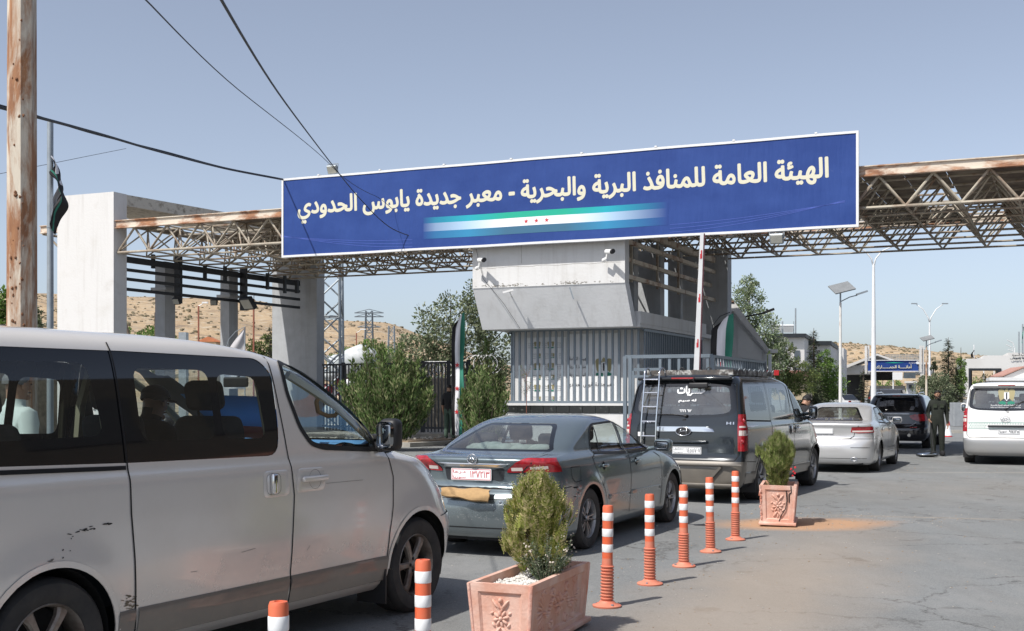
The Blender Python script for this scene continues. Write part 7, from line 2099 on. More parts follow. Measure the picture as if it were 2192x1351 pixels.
def conifer(name, base, h, r, label, m, seed, n_w=26, group=None, lsize=0.25, dens=1.0):
 t = thing(name, base, label, 'tree', group); rnd = random.Random(seed); mb = MB(); tr = MB()
 tr.path([(0, 0, -0.3), (0, 0, h)], [r * 0.08 + 0.04, 0.015], 6)
 for i in range(n_w):
  z = h * (0.06 + 0.92 * i / n_w); R_ = r * (1 - (z / h)) ** 0.85 * rnd.uniform(0.85, 1.12) + 0.05
  for k in range(int((9 - 4 * z / h))):
   a = rnd.uniform(0, 6.28); L_ = R_ * rnd.uniform(0.65, 1.15); e = Vector((L_ * math.cos(a), L_ * math.sin(a), z - L_ * 0.22 + 0.1 * L_)); s0 = Vector((0, 0, z))
   tr.path([s0, s0.lerp(e, .5) + Vector((0, 0, -.02)), e], [0.02, 0.014, 0.005], 3)
   for q in range(int(L_ * 17 * dens) + 4):
    f = rnd.uniform(0.2, 1.05); p = s0.lerp(e, f); side = Vector((-math.sin(a), math.cos(a), 0)); 
    p = p + side * rnd.gauss(0, 0.22 * (1.15 - f) * L_ * 0.5) + Vector((0, 0, rnd.gauss(0, 0.05 * r)))
    leaf(mb, p, Vector((math.cos(a), math.sin(a), 0)) + side * rnd.uniform(-1, 1) + Vector((0, 0, rnd.uniform(-.6, .5))), Vector((0, 0, 1)), lsize * rnd.uniform(.7, 1.3), lsize * 0.35)
 tr.build('trunk', 'bark', t, world=False); mb.build('crown', m, t, world=False)
 return t
def bush(base, h, rx, ry, label, m, seed, n, group=None, ls=0.12, name='bush'):
 "upright plumes of juniper, ragged at the top"
 t = thing(name, base, label, 'bush', group); rnd = random.Random(seed); mb = MB(); tr = MB()
 for k in range(46):
  a = rnd.uniform(0, 6.28); q = math.sqrt(rnd.random()); bx, by = q * rx * 0.78 * math.cos(a), q * ry * 0.78 * math.sin(a)
  hh = h * (1.02 - 0.42 * q ** 2) * rnd.uniform(0.72, 1.08); lx, ly = bx * 0.28 + rnd.gauss(0, .06), by * 0.28 + rnd.gauss(0, .06)
  pr_ = rx * rnd.uniform(0.16, 0.26)
  tr.path([(bx * 0.2, by * 0.2, 0), (bx * 0.7, by * 0.7, hh * 0.45), (bx + lx, by + ly, hh * 0.92)], [0.035, 0.022, 0.006], 4)
  for j in range(n // 46):
   z = rnd.random() ** 0.8; r_ = pr_ * (0.35 + 1.1 * math.sin(min(1, z * 1.05) * math.pi) ** 0.6) * (1.0 - 0.55 * z)
   b = rnd.uniform(0, 6.28); rr_ = r_ * rnd.random() ** 0.45
   p = Vector((bx * (0.45 + .55 * z) + lx * z + rr_ * math.cos(b), by * (0.45 + .55 * z) + ly * z + rr_ * math.sin(b), 0.06 * h + z * hh * 0.94))
   leaf(mb, p, Vector((math.cos(b) * .5 + rnd.uniform(-.3, .3), math.sin(b) * .5 + rnd.uniform(-.3, .3), rnd.uniform(.5, 1.3))), Vector((rnd.uniform(-1, 1), rnd.uniform(-1, 1), 0)), ls * rnd.uniform(.7, 1.5), ls * 0.34)
 tr.build('stem', 'bark', t, world=False); mb.build('foliage', m, t, world=False)
 return t
G = lambda px, py, zb=0.0: (lambda Y: ((px - 1096) / FPX * Y, Y, zb))((CAMZ - zb) * FPX / (py - HPY))
bush(P(828, 925, 33.2) * Vector((1, 1, 0)).to_3d() if False else Vector((P(828, 925, 33.4).x, 33.4, 0.1)), 3.0, 1.36, 1.1, 'big ragged juniper bush beside the black railings', 'juniper', 11, 17000, ls=0.13)
bush(Vector((P(1034, 900, 31.6).x, 31.6, 0.1)), 2.25, 0.70, 0.6, 'rounded juniper bush between the feather flag and the booth', 'juniper', 12, 10000, ls=0.10)
bush(Vector((P(1040, 900, 34.3).x, 34.3, 0.2)), 3.0, 0.55, 0.5, 'taller wispy juniper touching the left side of the booth', 'juniper', 13, 5200, ls=0.12)
# bare sapling with red stem in front of the booth
t = thing('sapling', Vector((P(1127, 895, 31.2).x, 31.2, 0.0)), 'thin sapling with a reddish stem and few dry leaves in front of the booth', 'sapling')
mb = MB(); mb.path([(0, 0, 0), (0.0, 0, 1.3), (0.01, 0, 2.3)], [0.012, 0.010, 0.004], 5); rnd = random.Random(1)
lf = MB()
for k in range(12):
 a = rnd.uniform(0, 6.28); z = rnd.uniform(1.5, 2.2); e = Vector((0.2 * math.cos(a), 0.2 * math.sin(a), z + 0.3)); mb.path([(0, 0, z), e * 0.6 + Vector((0, 0, z * .4)), e], [0.004, 0.003, 0.002], 3)
 for j in range(16): leaf(lf, Vector((0, 0, z)).lerp(e, rnd.random()) + Vector((rnd.gauss(0, .02), rnd.gauss(0, .02), 0)), Vector((rnd.uniform(-1, 1), rnd.uniform(-1, 1), .5)), Vector((0, 0, 1)), 0.045, 0.02)
mb.build('stem', mat('red brown twig', (0.26, 0.09, 0.06), 0.8), t, world=False); lf.build('foliage', 'olive_leaf', t, world=False)
def at(px, Y, z=0.0): return Vector(((px - 1096) / FPX * Y, Y, z))
crown_tree('tree', at(965, 52, 0.3), 6.6, 'wide olive green tree behind the railings left of the booth', 'tree', 'olive_leaf',
   [(0.2, 0, 4.4, 1.9, 1.6, 1.5), (-1.6, 0, 3.2, 1.2, 1.1, 1.0), (1.2, 0.2, 5.5, 0.8, 0.8, 1.1), (-0.6, 0, 2.4, 1.5, 1.2, 1.0), (1.9, 0, 3.4, 1.0, 1, 1.4), (1.5, 0, 2.0, 1.3, 1.1, 1.2), (-2.0, 0.2, 1.8, .8, .8, .8), (2.7, 0, 4.6, .6, .6, 1.0)], 15000, 0.15, 21)
crown_tree('tree', at(1602, 62, 0.95), 7.2, 'tall pale green poplar behind the gable of the small house', 'tree', 'poplar',
   [(0, 0, 5.6, 0.85, 0.8, 1.5), (-0.55, 0, 4.2, 0.9, 0.8, 1.4), (0.8, 0, 3.9, 0.9, 0.8, 1.5), (0.1, 0, 6.7, 0.4, 0.4, 0.8), (1.3, 0, 2.8, 0.9, 0.8, 1.2), (0.2, 0, 2.8, 1.2, 1, 1.3), (-1.1, 0, 5.0, .4, .4, 1.2)], 17000, 0.12, 22)
crown_tree('pine', at(1684, 64, 0.4), 4.4, 'yellow green pine right of the small house gable', 'tree', 'pine',
   [(-0.5, 0, 3.2, 0.8, 0.7, 0.7), (0.5, 0, 2.7, 0.8, 0.7, 0.6), (-0.4, 0, 2.0, 1.0, 0.8, 0.6), (0.8, 0, 1.7, 0.8, 0.7, 0.5), (0.0, 0, 3.8, 0.5, 0.5, 0.4), (1.2, 0, 2.3, .6, .6, .5)], 9000, 0.16, 23, up=0.6, asp=0.25)
# left edge trees
crown_tree('tree', at(-22, 44, 0), 6.0, 'dense dark green tree at the left edge behind the rusty pole', 'tree', 'bright_leaf', [(0, 0, 3.7, 1.1, 1, 1.6), (0.2, 0, 5.3, 0.7, 0.7, 0.9), (0, 0, 2.4, 1.2, 1, 1.3), (-.8, 0, 5.8, .6, .6, .6)], 9000, 0.16, 31)
crown_tree('tree', at(78, 50, 0), 5.2, 'smaller grey green tree between the rusty pole and the flagpole', 'tree', 'olive_leaf', [(0, 0, 4.1, 0.42, 0.5, 0.9), (-0.1, 0, 3.0, 0.55, .5, .9), (0, 0, 5.0, 0.22, .25, .55)], 3800, 0.13, 32)
# low green trees seen under the canopy
for i, (px, Y, w, h, m, lab) in enumerate(((278, 88, 2.4, 6.2, 'bright_leaf', 'bright green tree top just right of the white portal pier'), (330, 90, 2.2, 6.4, 'bright_leaf', 'bright green tree top left of the first column'), (565, 84, 1.7, 6.9, 'pine', 'dark pine seen left of the shaded back pier'), (748, 90, 1.8, 6.0, 'bright_leaf', 'green tree beyond the junk pile'), (785, 92, 2.0, 6.3, 'bright_leaf', 'green tree at the foot of the power pylon'), (815, 95, 2.6, 5.6, 'bright_leaf', 'low green tree right of the power pylon'))):
 top = P(px, {278: 697, 330: 699, 565: 716, 748: 742, 785: 730, 815: 744}[px], Y).z
 crown_tree('tree', at(px, Y, gz(0, Y) - 0.5), top + 0.5, lab, 'tree', m, [(0, 0, top - 0.7, w * 0.55, w * 0.5, 0.8), (-w * 0.5, 0, top - 1.3, w * 0.5, w * .4, 0.9), (w * 0.5, 0, top - 1.2, w * 0.5, w * .4, 0.9), (0, 0, top - 2.4, w, w * .7, 1.2)], 3800, 0.20, 40 + i)
conifer('pine', at(578, 80, 0.3), P(578, 703, 80).z, 1.15, 'dark conical pine beside the shaded back pier', 'spruce', 51, 22, lsize=0.3)
# right background trees
conifer('spruce', at(1742, 76, 0.3), P(1742, 712, 76).z, 1.3, 'dark slender spruce in front of the white two storey building', 'spruce', 52, 34, lsize=0.24, dens=1.3)
crown_tree('tree', at(1770, 78, 0.2), 4.6, 'bright leafy tree right of the dark spruce', 'tree', 'bright_leaf', [(0, 0, 3.1, 0.9, .8, .9), (0.4, 0, 2.2, 1.0, .9, .9), (-0.3, 0, 1.4, 1.1, 1, .9), (-.2, 0, 4.0, .5, .5, .6)], 10000, 0.12, 53)
crown_tree('tree', at(1722, 74, 0.2), 3.2, 'brown green bushy tree at the foot of the dark spruce', 'tree', 'spruce', [(0, 0, 2.0, 0.8, .8, .8), (0.2, 0, 1.2, 1.0, .9, .8)], 6000, 0.12, 54)
bush(at(1842, 56, 0.05), 1.05 + 0.05, 0.78, 0.6, 'yellow green roadside bush beside the first solar street lamp', 'thuja_green', 61, 3800, ls=0.11)
conifer('pine', at(1848, 78, 0.3), P(1848, 790, 78).z - 0.3, 0.8, 'small dark pine below the left end of the customs sign', 'spruce', 62, 16, lsize=0.2)
conifer('spruce', at(2030, 95, 0.5), P(2030, 722, 95).z - 0.5, 1.45, 'dark tapering spruce left of the white gateway building', 'spruce', 63, 34, lsize=0.28, dens=1.3)
conifer('spruce', at(2046, 92, 0.5), P(2046, 780, 92).z - 0.5, 1.1, 'low dark spruce leaning against the gateway wall', 'spruce', 64, 20, lsize=0.26, dens=1.3)
crown_tree('cypress', at(2057, 105, 0.5), P(2057, 732, 105).z, 'bright green rounded cypress behind the dark spruce', 'tree', 'bright_leaf', [(0, 0, 3.9, 0.45, .45, 0.95), (0, 0, 2.8, 0.52, .5, .9), (0, 0, 1.8, .5, .5, .8)], 5000, 0.12, 65)
crown_tree('tree', at(2000, 85, 0.4), 3.4, 'broad blue green tree behind the second solar lamp', 'tree', 'olive_leaf', [(-0.5, 0, 1.7, 1.0, .9, .9), (0.5, 0, 1.6, 1.0, .9, 1.0), (0.2, 0, 2.5, .8, .7, .6), (-.7, 0, 2.4, .4, .4, .6), (0, 0, 0.9, 1.4, .9, .6)], 10000, 0.12, 66)
crown_tree('tree', at(1998, 100, 0.5), 5.0, 'thin grey conifer behind the broad tree by the customs sign', 'tree', 'spruce', [(0, 0, 3.2, .35, .35, 1.1), (0, 0, 2.2, .5, .5, .8)], 1500, 0.15, 67)
for i, (px, Y, h, m) in enumerate(((1889, 150, 3.4, 'bright_leaf'), (1925, 160, 3.0, 'bright_leaf'), (2097, 130, 3.2, 'bright_leaf'), (2110, 128, 3.6, 'spruce'), (2130, 140, 2.6, 'olive_leaf'), (2187, 120, 2.6, 'thuja_green'))):
 labs = ['green tree seen under the customs hall roof', 'second green tree seen under the customs hall roof, right of the first', 'bright shrub inside the gateway opening', 'dark little tree standing in the gateway opening', 'pale shrub at the right inside the gateway', 'low yellow green shrub at the right edge before the white building']
 crown_tree('tree', at(px, Y, gz(0, Y)), h, labs[i], 'tree', m, [(0, 0, h * 0.65, h * .3, h * .3, h * .3), (0.3, 0, h * .35, h * .35, h * .3, h * .3)], 1000, 0.22, 70 + i)
bush(at(2049, 62, gz(0, 62) + 0.3), 0.75, 0.32, 0.3, 'small bright bush in the grey box planter', 'thuja_green', 80, 1400, ls=0.1)
# ------------------------------------------------------------ people
def person(label, loc, rz, joints, cloth, hair='hair', beard=False, scale=1.0, cap=None, name='person'):
 """joints: overrides of the standing skeleton (x right of the body, y forward, z up; metres for 1.75 m height).
 cloth: list of (segment names, material) ; the body itself stays one continuous mesh"""
 J = dict(pelvis=(0, 0, .95), waist=(0, 0, 1.08), chest=(0, .0, 1.28), neck=(0, -.01, 1.46), throat=(0, .0, 1.53), head=(0, .015, 1.64), crown=(0, .01, 1.70),
    shR=(.17, -.01, 1.42), elR=(.23, -.03, 1.14), wrR=(.25, .05, .90), paR=(.252, .07, .83), shL=(-.17, -.01, 1.42), elL=(-.23, -.03, 1.14), wrL=(-.25, .05, .90), paL=(-.252, .07, .83),
    hiR=(.09, 0, .90), knR=(.11, .02, .50), anR=(.12, -.02, .09), toR=(.14, .13, .035), hiL=(-.09, 0, .90), knL=(-.11, .02, .50), anL=(-.12, -.02, .09), toL=(-.14, .13, .035))
 J.update(joints)
 Rd = dict(pelvis=(.17, .125), waist=(.165, .12), chest=(.185, .13), neck=(.10, .085), throat=(.062, .064), head=(.086, .10), crown=(.072, .084),
    sh=(.088, .082), el=(.066, .064), wr=(.038, .034), pa=(.042, .020), hi=(.115, .115), kn=(.085, .085), an=(.066, .066), to=(.048, .036))
 E_ = [('pelvis', 'waist'), ('waist', 'chest'), ('chest', 'neck'), ('neck', 'throat'), ('throat', 'head'), ('head', 'crown')]
 for s in 'RL': E_ += [('chest', 'sh' + s), ('sh' + s, 'el' + s), ('el' + s, 'wr' + s), ('wr' + s, 'pa' + s), ('pelvis', 'hi' + s), ('hi' + s, 'kn' + s), ('kn' + s, 'an' + s), ('an' + s, 'to' + s)]
 names = list(J); verts = [Vector(J[k]) * scale for k in names]; rad = []
 for k in names: rad.append(Rd[k] if k in Rd else Rd[k[:2]])
 edges = [(names.index(a), names.index(b)) for a, b in E_]
 # fingers and thumbs: short chains rooted in the palm
 for s in 'RL':
  if 'pa' + s not in J: continue
  pa = Vector(J['pa' + s]); wr = Vector(J['wr' + s]); d = (pa - wr).normalized(); side = d.cross(Vector((0, 1, 0) if abs(d.y) < .8 else (0, 0, 1))).normalized(); nrm = side.cross(d)
  fwd = Vector((0, 1, 0)); across = (fwd - d * fwd.dot(d)).normalized(); curl = d.cross(across) * (1 if s == 'R' else -1)
  for f, (off, ln) in enumerate(((-.027, .062), (-.009, .072), (.009, .068), (.026, .055))):
   root_ = pa + across * (-off) + d * 0.02; p1 = root_ + d * ln * 0.45 + curl * (-0.008); p2 = p1 + (d * 0.8 - curl * 0.5).normalized() * ln * 0.35; p3 = p2 + (d * 0.5 - curl * 0.8).normalized() * ln * 0.25
   i0 = len(verts); verts += [root_ * scale, p1 * scale, p2 * scale, p3 * scale]; rad += [(.010, .010), (.0095, .0095), (.0085, .0085), (.007, .007)]
   names += ['pa' + s] * 4; edges += [(names.index('pa' + s), i0), (i0, i0 + 1), (i0 + 1, i0 + 2), (i0 + 2, i0 + 3)]
  tb_ = wr.lerp(pa, 0.55) + across * 0.024; t1 = tb_ + (d * 0.6 + across * 0.6).normalized() * 0.032; t2 = t1 + (d * 0.85 + across * 0.2 - curl * .3).normalized() * 0.028
  i0 = len(verts); verts += [tb_ * scale, t1 * scale, t2 * scale]; rad += [(.013, .013), (.011, .011), (.009, .009)]; names += ['pa' + s] * 3; edges += [(names.index('pa' + s), i0), (i0, i0 + 1), (i0 + 1, i0 + 2)]
 me = bpy.data.meshes.new('body'); me.from_pydata([tuple(v) for v in verts], edges, [])
 o = bpy.data.objects.new('body', me); COL.objects.link(o)
 md = o.modifiers.new('skin', 'SKIN'); md.use_smooth_shade = True
 ss = o.modifiers.new('sub', 'SUBSURF'); ss.levels = 1; ss.render_levels = 1
 for i, sv_ in enumerate(me.skin_vertices[0].data):
  sv_.radius = (rad[i][0] * scale, rad[i][1] * scale); sv_.use_root = (i == 0)
 bpy.context.view_layer.update()
 dg = bpy.context.evaluated_depsgraph_get(); em = bpy.data.meshes.new_from_object(o.evaluated_get(dg))
 V = [v.co.copy() for v in em.vertices]; Fc = [tuple(p.vertices) for p in em.polygons]
 bpy.data.objects.remove(o); bpy.data.meshes.remove(em)
 # face relief on the head: forward is +y
 hc = (Vector(J['head']) * scale); up = (Vector(J['crown']) - Vector(J['throat'])).normalized(); fw = Vector((0, 1, 0)); fw = (fw - up * fw.dot(up)).normalized(); rt = fw.cross(up)
 mats_ = ['skin']; seg = []
 mids = [((verts[a] + verts[b]) / 2, names[a], names[b]) for a, b in edges[:22]]
 cmap = {}
 for segs, m in cloth:
  if m not in mats_: mats_.append(m)
  for s_ in segs: cmap[s_] = mats_.index(m)
 def nearest(p):
  best, bk = 9, None
  for a, b in edges[:22]:
   A, B = verts[a], verts[b]; t = max(0, min(1, (p - A).dot(B - A) / max(1e-9, (B - A).length_squared))); d = (p - (A + (B - A) * t)).length
   key = names[a][:2] + '-' + names[b][:2]
   r_ = (rad[a][0] + rad[b][0]) / 2 * scale
   if d - r_ * 0.6 < best: best, bk = d - r_ * 0.6, key
  return bk
 mi = []
 for f in Fc:
  c = sum((V[i] for i in f), Vector()) / len(f); mi.append(cmap.get(nearest(c), 0))
 body = MB(); body.v = V; body.f = Fc; body.m = mi
 # features welded into the same mesh: nose, brow, lips, ears, eyes
 def hp(x, y, z): return hc + (rt * x + fw * y + up * z) * scale
 rot = Matrix((rt, fw, up)).transposed()
 body.blob(hp(0, .095, -.012), (.012 * scale, .020 * scale, .026 * scale), 8, 0, 0, rot=rot)
 body.blob(hp(0, .080, .030), (.045 * scale, .018 * scale, .010 * scale), 8, 0, 0, rot=rot)
 body.blob(hp(0, .078, -.085), (.030 * scale, .026 * scale, .022 * scale), 8, 0, 0, rot=rot)
 for s in (-1, 1): body.blob(hp(s * .080, .0, -.005), (.010 * scale, .020 * scale, .032 * scale), 8, 0, 0, rot=rot)
 t = thing(name, loc, label, 'person', None, rz=rz)
 bo = mesh_obj('body', body.v, body.f, [M[m] for m in mats_], t, body.m, smooth=True, world=False)
 f2 = MB()
 for s in (-1, 1): f2.blob(hp(s * .032, .088, .012), (.012 * scale, .006 * scale, .007 * scale), 8, rot=rot)
 f2.blob(hp(0, .098, -.050), (.022 * scale, .006 * scale, .006 * scale), 8, rot=rot)
 mesh_obj('face_detail', f2.v, f2.f, mat('dark eye and lip', (0.06, 0.025, 0.02), 0.5), t, smooth=True, world=False)
 h = MB()
 def cap_fn(u, v):
  th = u * 2 * math.pi; ph = v * math.pi * 0.56
  r_ = Vector((.088, .103, .094)); front = math.cos(th - math.pi / 2)
  ph2 = ph * (1 - 0.45 * max(0, front)) ; 
  return hp(r_.x * math.sin(ph2) * math.cos(th), -.012 + r_.y * math.sin(ph2) * math.sin(th), .018 + r_.z * math.cos(ph2) + 0.003 * math.sin(th * 9 + v * 11))
 h.grid(cap_fn, 28, 9)
 mesh_obj('hair', h.v, h.f, hair, t, smooth=True, world=False)
 if beard:
  b = MB(); b.grid(lambda u, v: hp(.088 * math.sin((u - .5) * 2.7), .006 + .092 * math.cos((u - .5) * 2.7) * (1.0 - 0.12 * v), -.062 - .040 * v + 0.07 * abs(u - .5)), 16, 6)
  b.blob(hp(0, .085, -.092), (.032 * scale, .022 * scale, .024 * scale), 8, .1)
  b.blob(hp(0, .103, -.036), (.024 * scale, .006 * scale, .005 * scale), 8, .1)
  mesh_obj('beard', b.v, b.f, hair, t, smooth=True, world=False)
 if cap:
  k = MB(); k.grid(lambda u, v: hp(.094 * math.sin(v * 1.5) * math.cos(u * 6.2832), -.008 + .11 * math.sin(v * 1.5) * math.sin(u * 6.2832), .035 + .085 * math.cos(v * 1.5)), 24, 6)
  k.blob(hp(0, .125, .040), (.06 * scale, .05 * scale, .006 * scale), 10, rot=rot)
  mesh_obj('cap', k.v, k.f, cap, t, smooth=True, world=False)
 return t
TOR = ['pe-wa', 'wa-ch', 'ch-ne', 'ch-sh', 'sh-el']
guard = person('bearded guard in dark green uniform standing beside the black SUV with an inspection mirror', (11.32, 30.45, 0.004), R(172), dict(
 shR=(.175, 0, 1.43), shL=(-.175, 0, 1.43), elR=(.245, -.03, 1.15), wrR=(.245, .13, .98), paR=(.240, .19, .94), elL=(-.245, -.03, 1.13), wrL=(-.25, .04, .88), paL=(-.252, .055, .80), hiR=(.095, 0, .9), anR=(.10, -.02, .09), toR=(.11, .13, .035)),
 [(TOR + ['el-wr', 'pe-hi', 'hi-kn', 'kn-an'], 'olive'), (['an-to'], 'black_cloth')], beard=True, scale=1.0)
mb = MB()                                             # uniform collar, breast pockets, belt
for s in (-1, 1):
 v, f = rbox((s * 0.085, 0.125, 1.33), (0.10, 0.015, 0.09), 0.004, 1); mb.add(v, f); v, f = rbox((s * 0.085, 0.132, 1.375), (0.105, 0.012, 0.025), 0.003, 1); mb.add(v, f)
mesh_obj('pocket', mb.v, mb.f, mat('pocket cloth', (0.032, 0.042, 0.026), 0.9), guard, world=False)
mb = MB(); mb.lathe([(.062, 1.475), (.078, 1.485), (.074, 1.515), (.060, 1.515)], n=18); mesh_obj('collar', mb.v, mb.f, 'olive', guard, smooth=40, world=False)
mb = MB()
for s in (-1, 1): v, f = rbox((s * .115, .05, .075), (.105, .27, .13), .04, 3); mb.add(v, f)
mesh_obj('boot', mb.v, mb.f, 'black_cloth', guard, smooth=40, world=False)
# inspection mirror on a pole, held in the guard's hand
GL = Matrix.Translation(guard.location) @ Matrix.Rotation(R(172), 4, 'Z')
hand = GL @ Vector((.240, .215, .92))
im = thing('inspection_mirror', (hand.x - 0.10, hand.y - 0.25, 0.005), 'round inspection mirror on a black stick, resting on the road before the guard', 'mirror')
mb = MB(); q0 = Vector((hand.x + 0.005, hand.y + 0.03, 1.05)); q1 = Vector((hand.x + 0.02, hand.y - 0.22, 0.13)); mb.tube(q0, q1, 0.013, 8); mb.tube(q1, (hand.x - 0.10, hand.y - 0.28, 0.07), 0.012, 6); mb.build('stick', 'black_plastic', im)
mb = MB(); mb.blob((hand.x - 0.18, hand.y - 0.28, 0.055), (0.29, 0.20, 0.05), 20); mb.build('backing', 'black_plastic', im, smooth=True)
mb = MB(); mb.blob((hand.x - 0.18, hand.y - 0.30, 0.072), (0.265, 0.175, 0.045), 20); mb.build('mirror_face', mat('convex mirror', (0.72, 0.78, 0.85), 0.08, 1.0, var=0.02), im, smooth=True)
person('man in black T-shirt and green trousers standing behind the feather flag at the railings', (P(962, 900, 36.2).x, 36.2, 0.26), R(-25), dict(elR=(.22, -.02, 1.16), wrR=(.20, .06, .93)), [(['pe-wa', 'wa-ch', 'ch-ne', 'ch-sh', 'sh-el'], 'black_cloth'), (['pe-hi', 'hi-kn', 'kn-an'], 'fatigue'), (['an-to'], 'black_cloth')], scale=0.98)
person('man with a dark cap bending at the window of the dark van', (P(1737, 900, 24.2).x - 0.05, 25.3, 0.004), R(-62), dict(
 waist=(0, .05, 1.04), chest=(0, .12, 1.20), neck=(0, .20, 1.335), throat=(0, .25, 1.39), head=(0, .30, 1.475), crown=(0, .32, 1.53), shR=(.18, .16, 1.31), shL=(-.18, .16, 1.31), elR=(.24, .30, 1.10), wrR=(.16, .50, 1.08), paR=(.14, .57, 1.09), elL=(-.24, .28, 1.10), wrL=(-.16, .48, 1.06), paL=(-.14, .55, 1.07)),
 [(TOR + ['el-wr', 'pe-hi', 'hi-kn', 'kn-an', 'an-to'], 'black_cloth')], cap='black_cloth')
person('second dark haired man, his head just behind the man bending at the dark van', (P(1754, 900, 26.2).x, 27.0, 0.004), R(100), dict(neck=(0, .03, 1.36), throat=(0, .05, 1.42), head=(0, .07, 1.52), crown=(0, .08, 1.58), shR=(.17, .0, 1.33), shL=(-.17, 0, 1.33), chest=(0, 0, 1.2)),
  [(TOR + ['el-wr', 'pe-hi', 'hi-kn', 'kn-an', 'an-to'], 'black_cloth')])
M['stripe_shirt'] = mat('pale striped shirt', (0.62, 0.70, 0.68), 0.85, var=0.06)
person('grey haired man in a pale striped shirt standing beyond the silver van', (-3.62, 8.35, 0.004), R(-35), dict(), [(TOR + ['el-wr'], 'stripe_shirt'), (['pe-hi', 'hi-kn', 'kn-an'], 'dark_seat'), (['an-to'], 'black_cloth')], hair='grey_hair', scale=1.0)
# driver of the near van, sitting behind the wheel
VW = Matrix.Translation(van1.location) @ Matrix.Rotation(van1.rotation_euler.z, 4, 'Z')
dp = VW @ Vector((1.86, 0.42, 0.0))
person('driver in dark clothes at the steering wheel of the silver van', (dp.x, dp.y, 0.0), van1.rotation_euler.z - R(90), dict(
 pelvis=(0, 0, .95), waist=(0, -.03, 1.06), chest=(0, .02, 1.22), neck=(0, .07, 1.37), throat=(0, .09, 1.42), head=(0, .125, 1.52), crown=(0, .13, 1.58), shR=(.17, .06, 1.33), shL=(-.17, .06, 1.33), elR=(.25, .26, 1.16), wrR=(.16, .42, 1.24), paR=(.15, .48, 1.27), elL=(-.25, .25, 1.14), wrL=(-.16, .42, 1.24), paL=(-.15, .48, 1.27),
 hiR=(.1, .05, .92), hiL=(-.1, .05, .92), knR=(.13, .48, .93), knL=(-.13, .48, .93), anR=(.13, .60, .55), anL=(-.13, .60, .55), toR=(.13, .74, .50), toL=(-.13, .74, .50)),
 [(TOR + ['el-wr', 'pe-hi', 'hi-kn', 'kn-an', 'an-to'], 'black_cloth')], cap='black_cloth')

# ------------------------------------------------------------ poles, wires, flags
t = thing('pole', (at(47, 13.2).x, 13.2, 0), 'thick eight sided rusty steel pole at the left edge', 'pole')
mb = MB(); mb.lathe([(0.172, -0.1), (0.15, 9.0)], n=8); mb.v = [Matrix.Rotation(R(18), 3, 'Z') @ v for v in mb.v]
mb.build('shaft', 'pole_rust', t, world=False)
mb = MB(); rnd = random.Random(6)
for k in range(46):
 a = R(rnd.choice((-112, -67, -90, -70))) + rnd.gauss(0, .12); z = rnd.uniform(1.9, 6.0) if k < 20 else rnd.uniform(1.9, 3.9); rr_ = 0.168 - 0.022 * z / 9; s = rnd.uniform(0.006, 0.020)
 mb.blob((rr_ * 0.95 * math.cos(a), rr_ * 0.95 * math.sin(a), z), (s, s, s * 1.3), 8, 0.5, seed=k)
mb.build('rust_blister', mat('rust blister', (0.22, 0.10, 0.05), 0.9, bumpy=0.5), t, world=False)
fp = thing('flagpole', (at(107.5, 17.5).x, 17.5, 0), 'slim grey flagpole with a limp flag, right of the rusty pole', 'flagpole')
mb = MB(); mb.tube((0, 0, 0), (0, 0, 3.2), 0.052, 12, 0.050); mb.tube((0, 0, 3.2), (0, 0, 4.6), 0.050, 12, 0.047); mb.lathe([(0.047, 4.6), (0.047, 5.76), (0.02, 5.78)], n=12); mb.tube((0, 0, 4.15), (0, 0, 4.17), 0.055, 12); mb.build('shaft', 'galv', fp, smooth=50, world=False)
def cloth_flag(name, parent, pts_fn, cols, nu=30, nv=18, world=False):
 "one sheet with stripes: cols = list of (v0, v1, material)"
 mats_ = [c[2] for c in cols]; vs, fs, mi = [], [], []
 for j in range(nv + 1):
  for i in range(nu + 1): vs.append(pts_fn(i / nu, j / nv))
 for j in range(nv):
  for i in range(nu):
   fs.append((j * (nu + 1) + i, j * (nu + 1) + i + 1, (j + 1) * (nu + 1) + i + 1, (j + 1) * (nu + 1) + i))
   v = (j + 0.5) / nv; mi.append(next((k for k, c in enumerate(cols) if c[0] <= v < c[1] + 1e-9), 0))
 return mesh_obj(name, vs, fs, mats_, parent, mi, smooth=True, world=world)
cloth_flag('flag', None, lambda u, v: Vector((fp.location.x + 0.05 + 0.23 * math.sin(math.pi * min(1, u * 1.15)) * (0.45 + 0.55 * v) * (1 - .35 * u) + 0.02 * math.sin(u * 16), 17.5 - 0.05 - 0.10 * math.sin(v * 9 + u * 3) * (.3 + v), 5.24 - u * 0.92 - v * 0.26 + 0.05 * math.sin(v * 5))),
   [(0, .33, 'flag_white'), (.33, .72, 'flag_black'), (.72, .8, 'flag_green'), (.8, 1, 'flag_black')])
o = bpy.data.objects['flag']; tag(o, 'black and white flag hanging limp on the slim flagpole', 'flag')
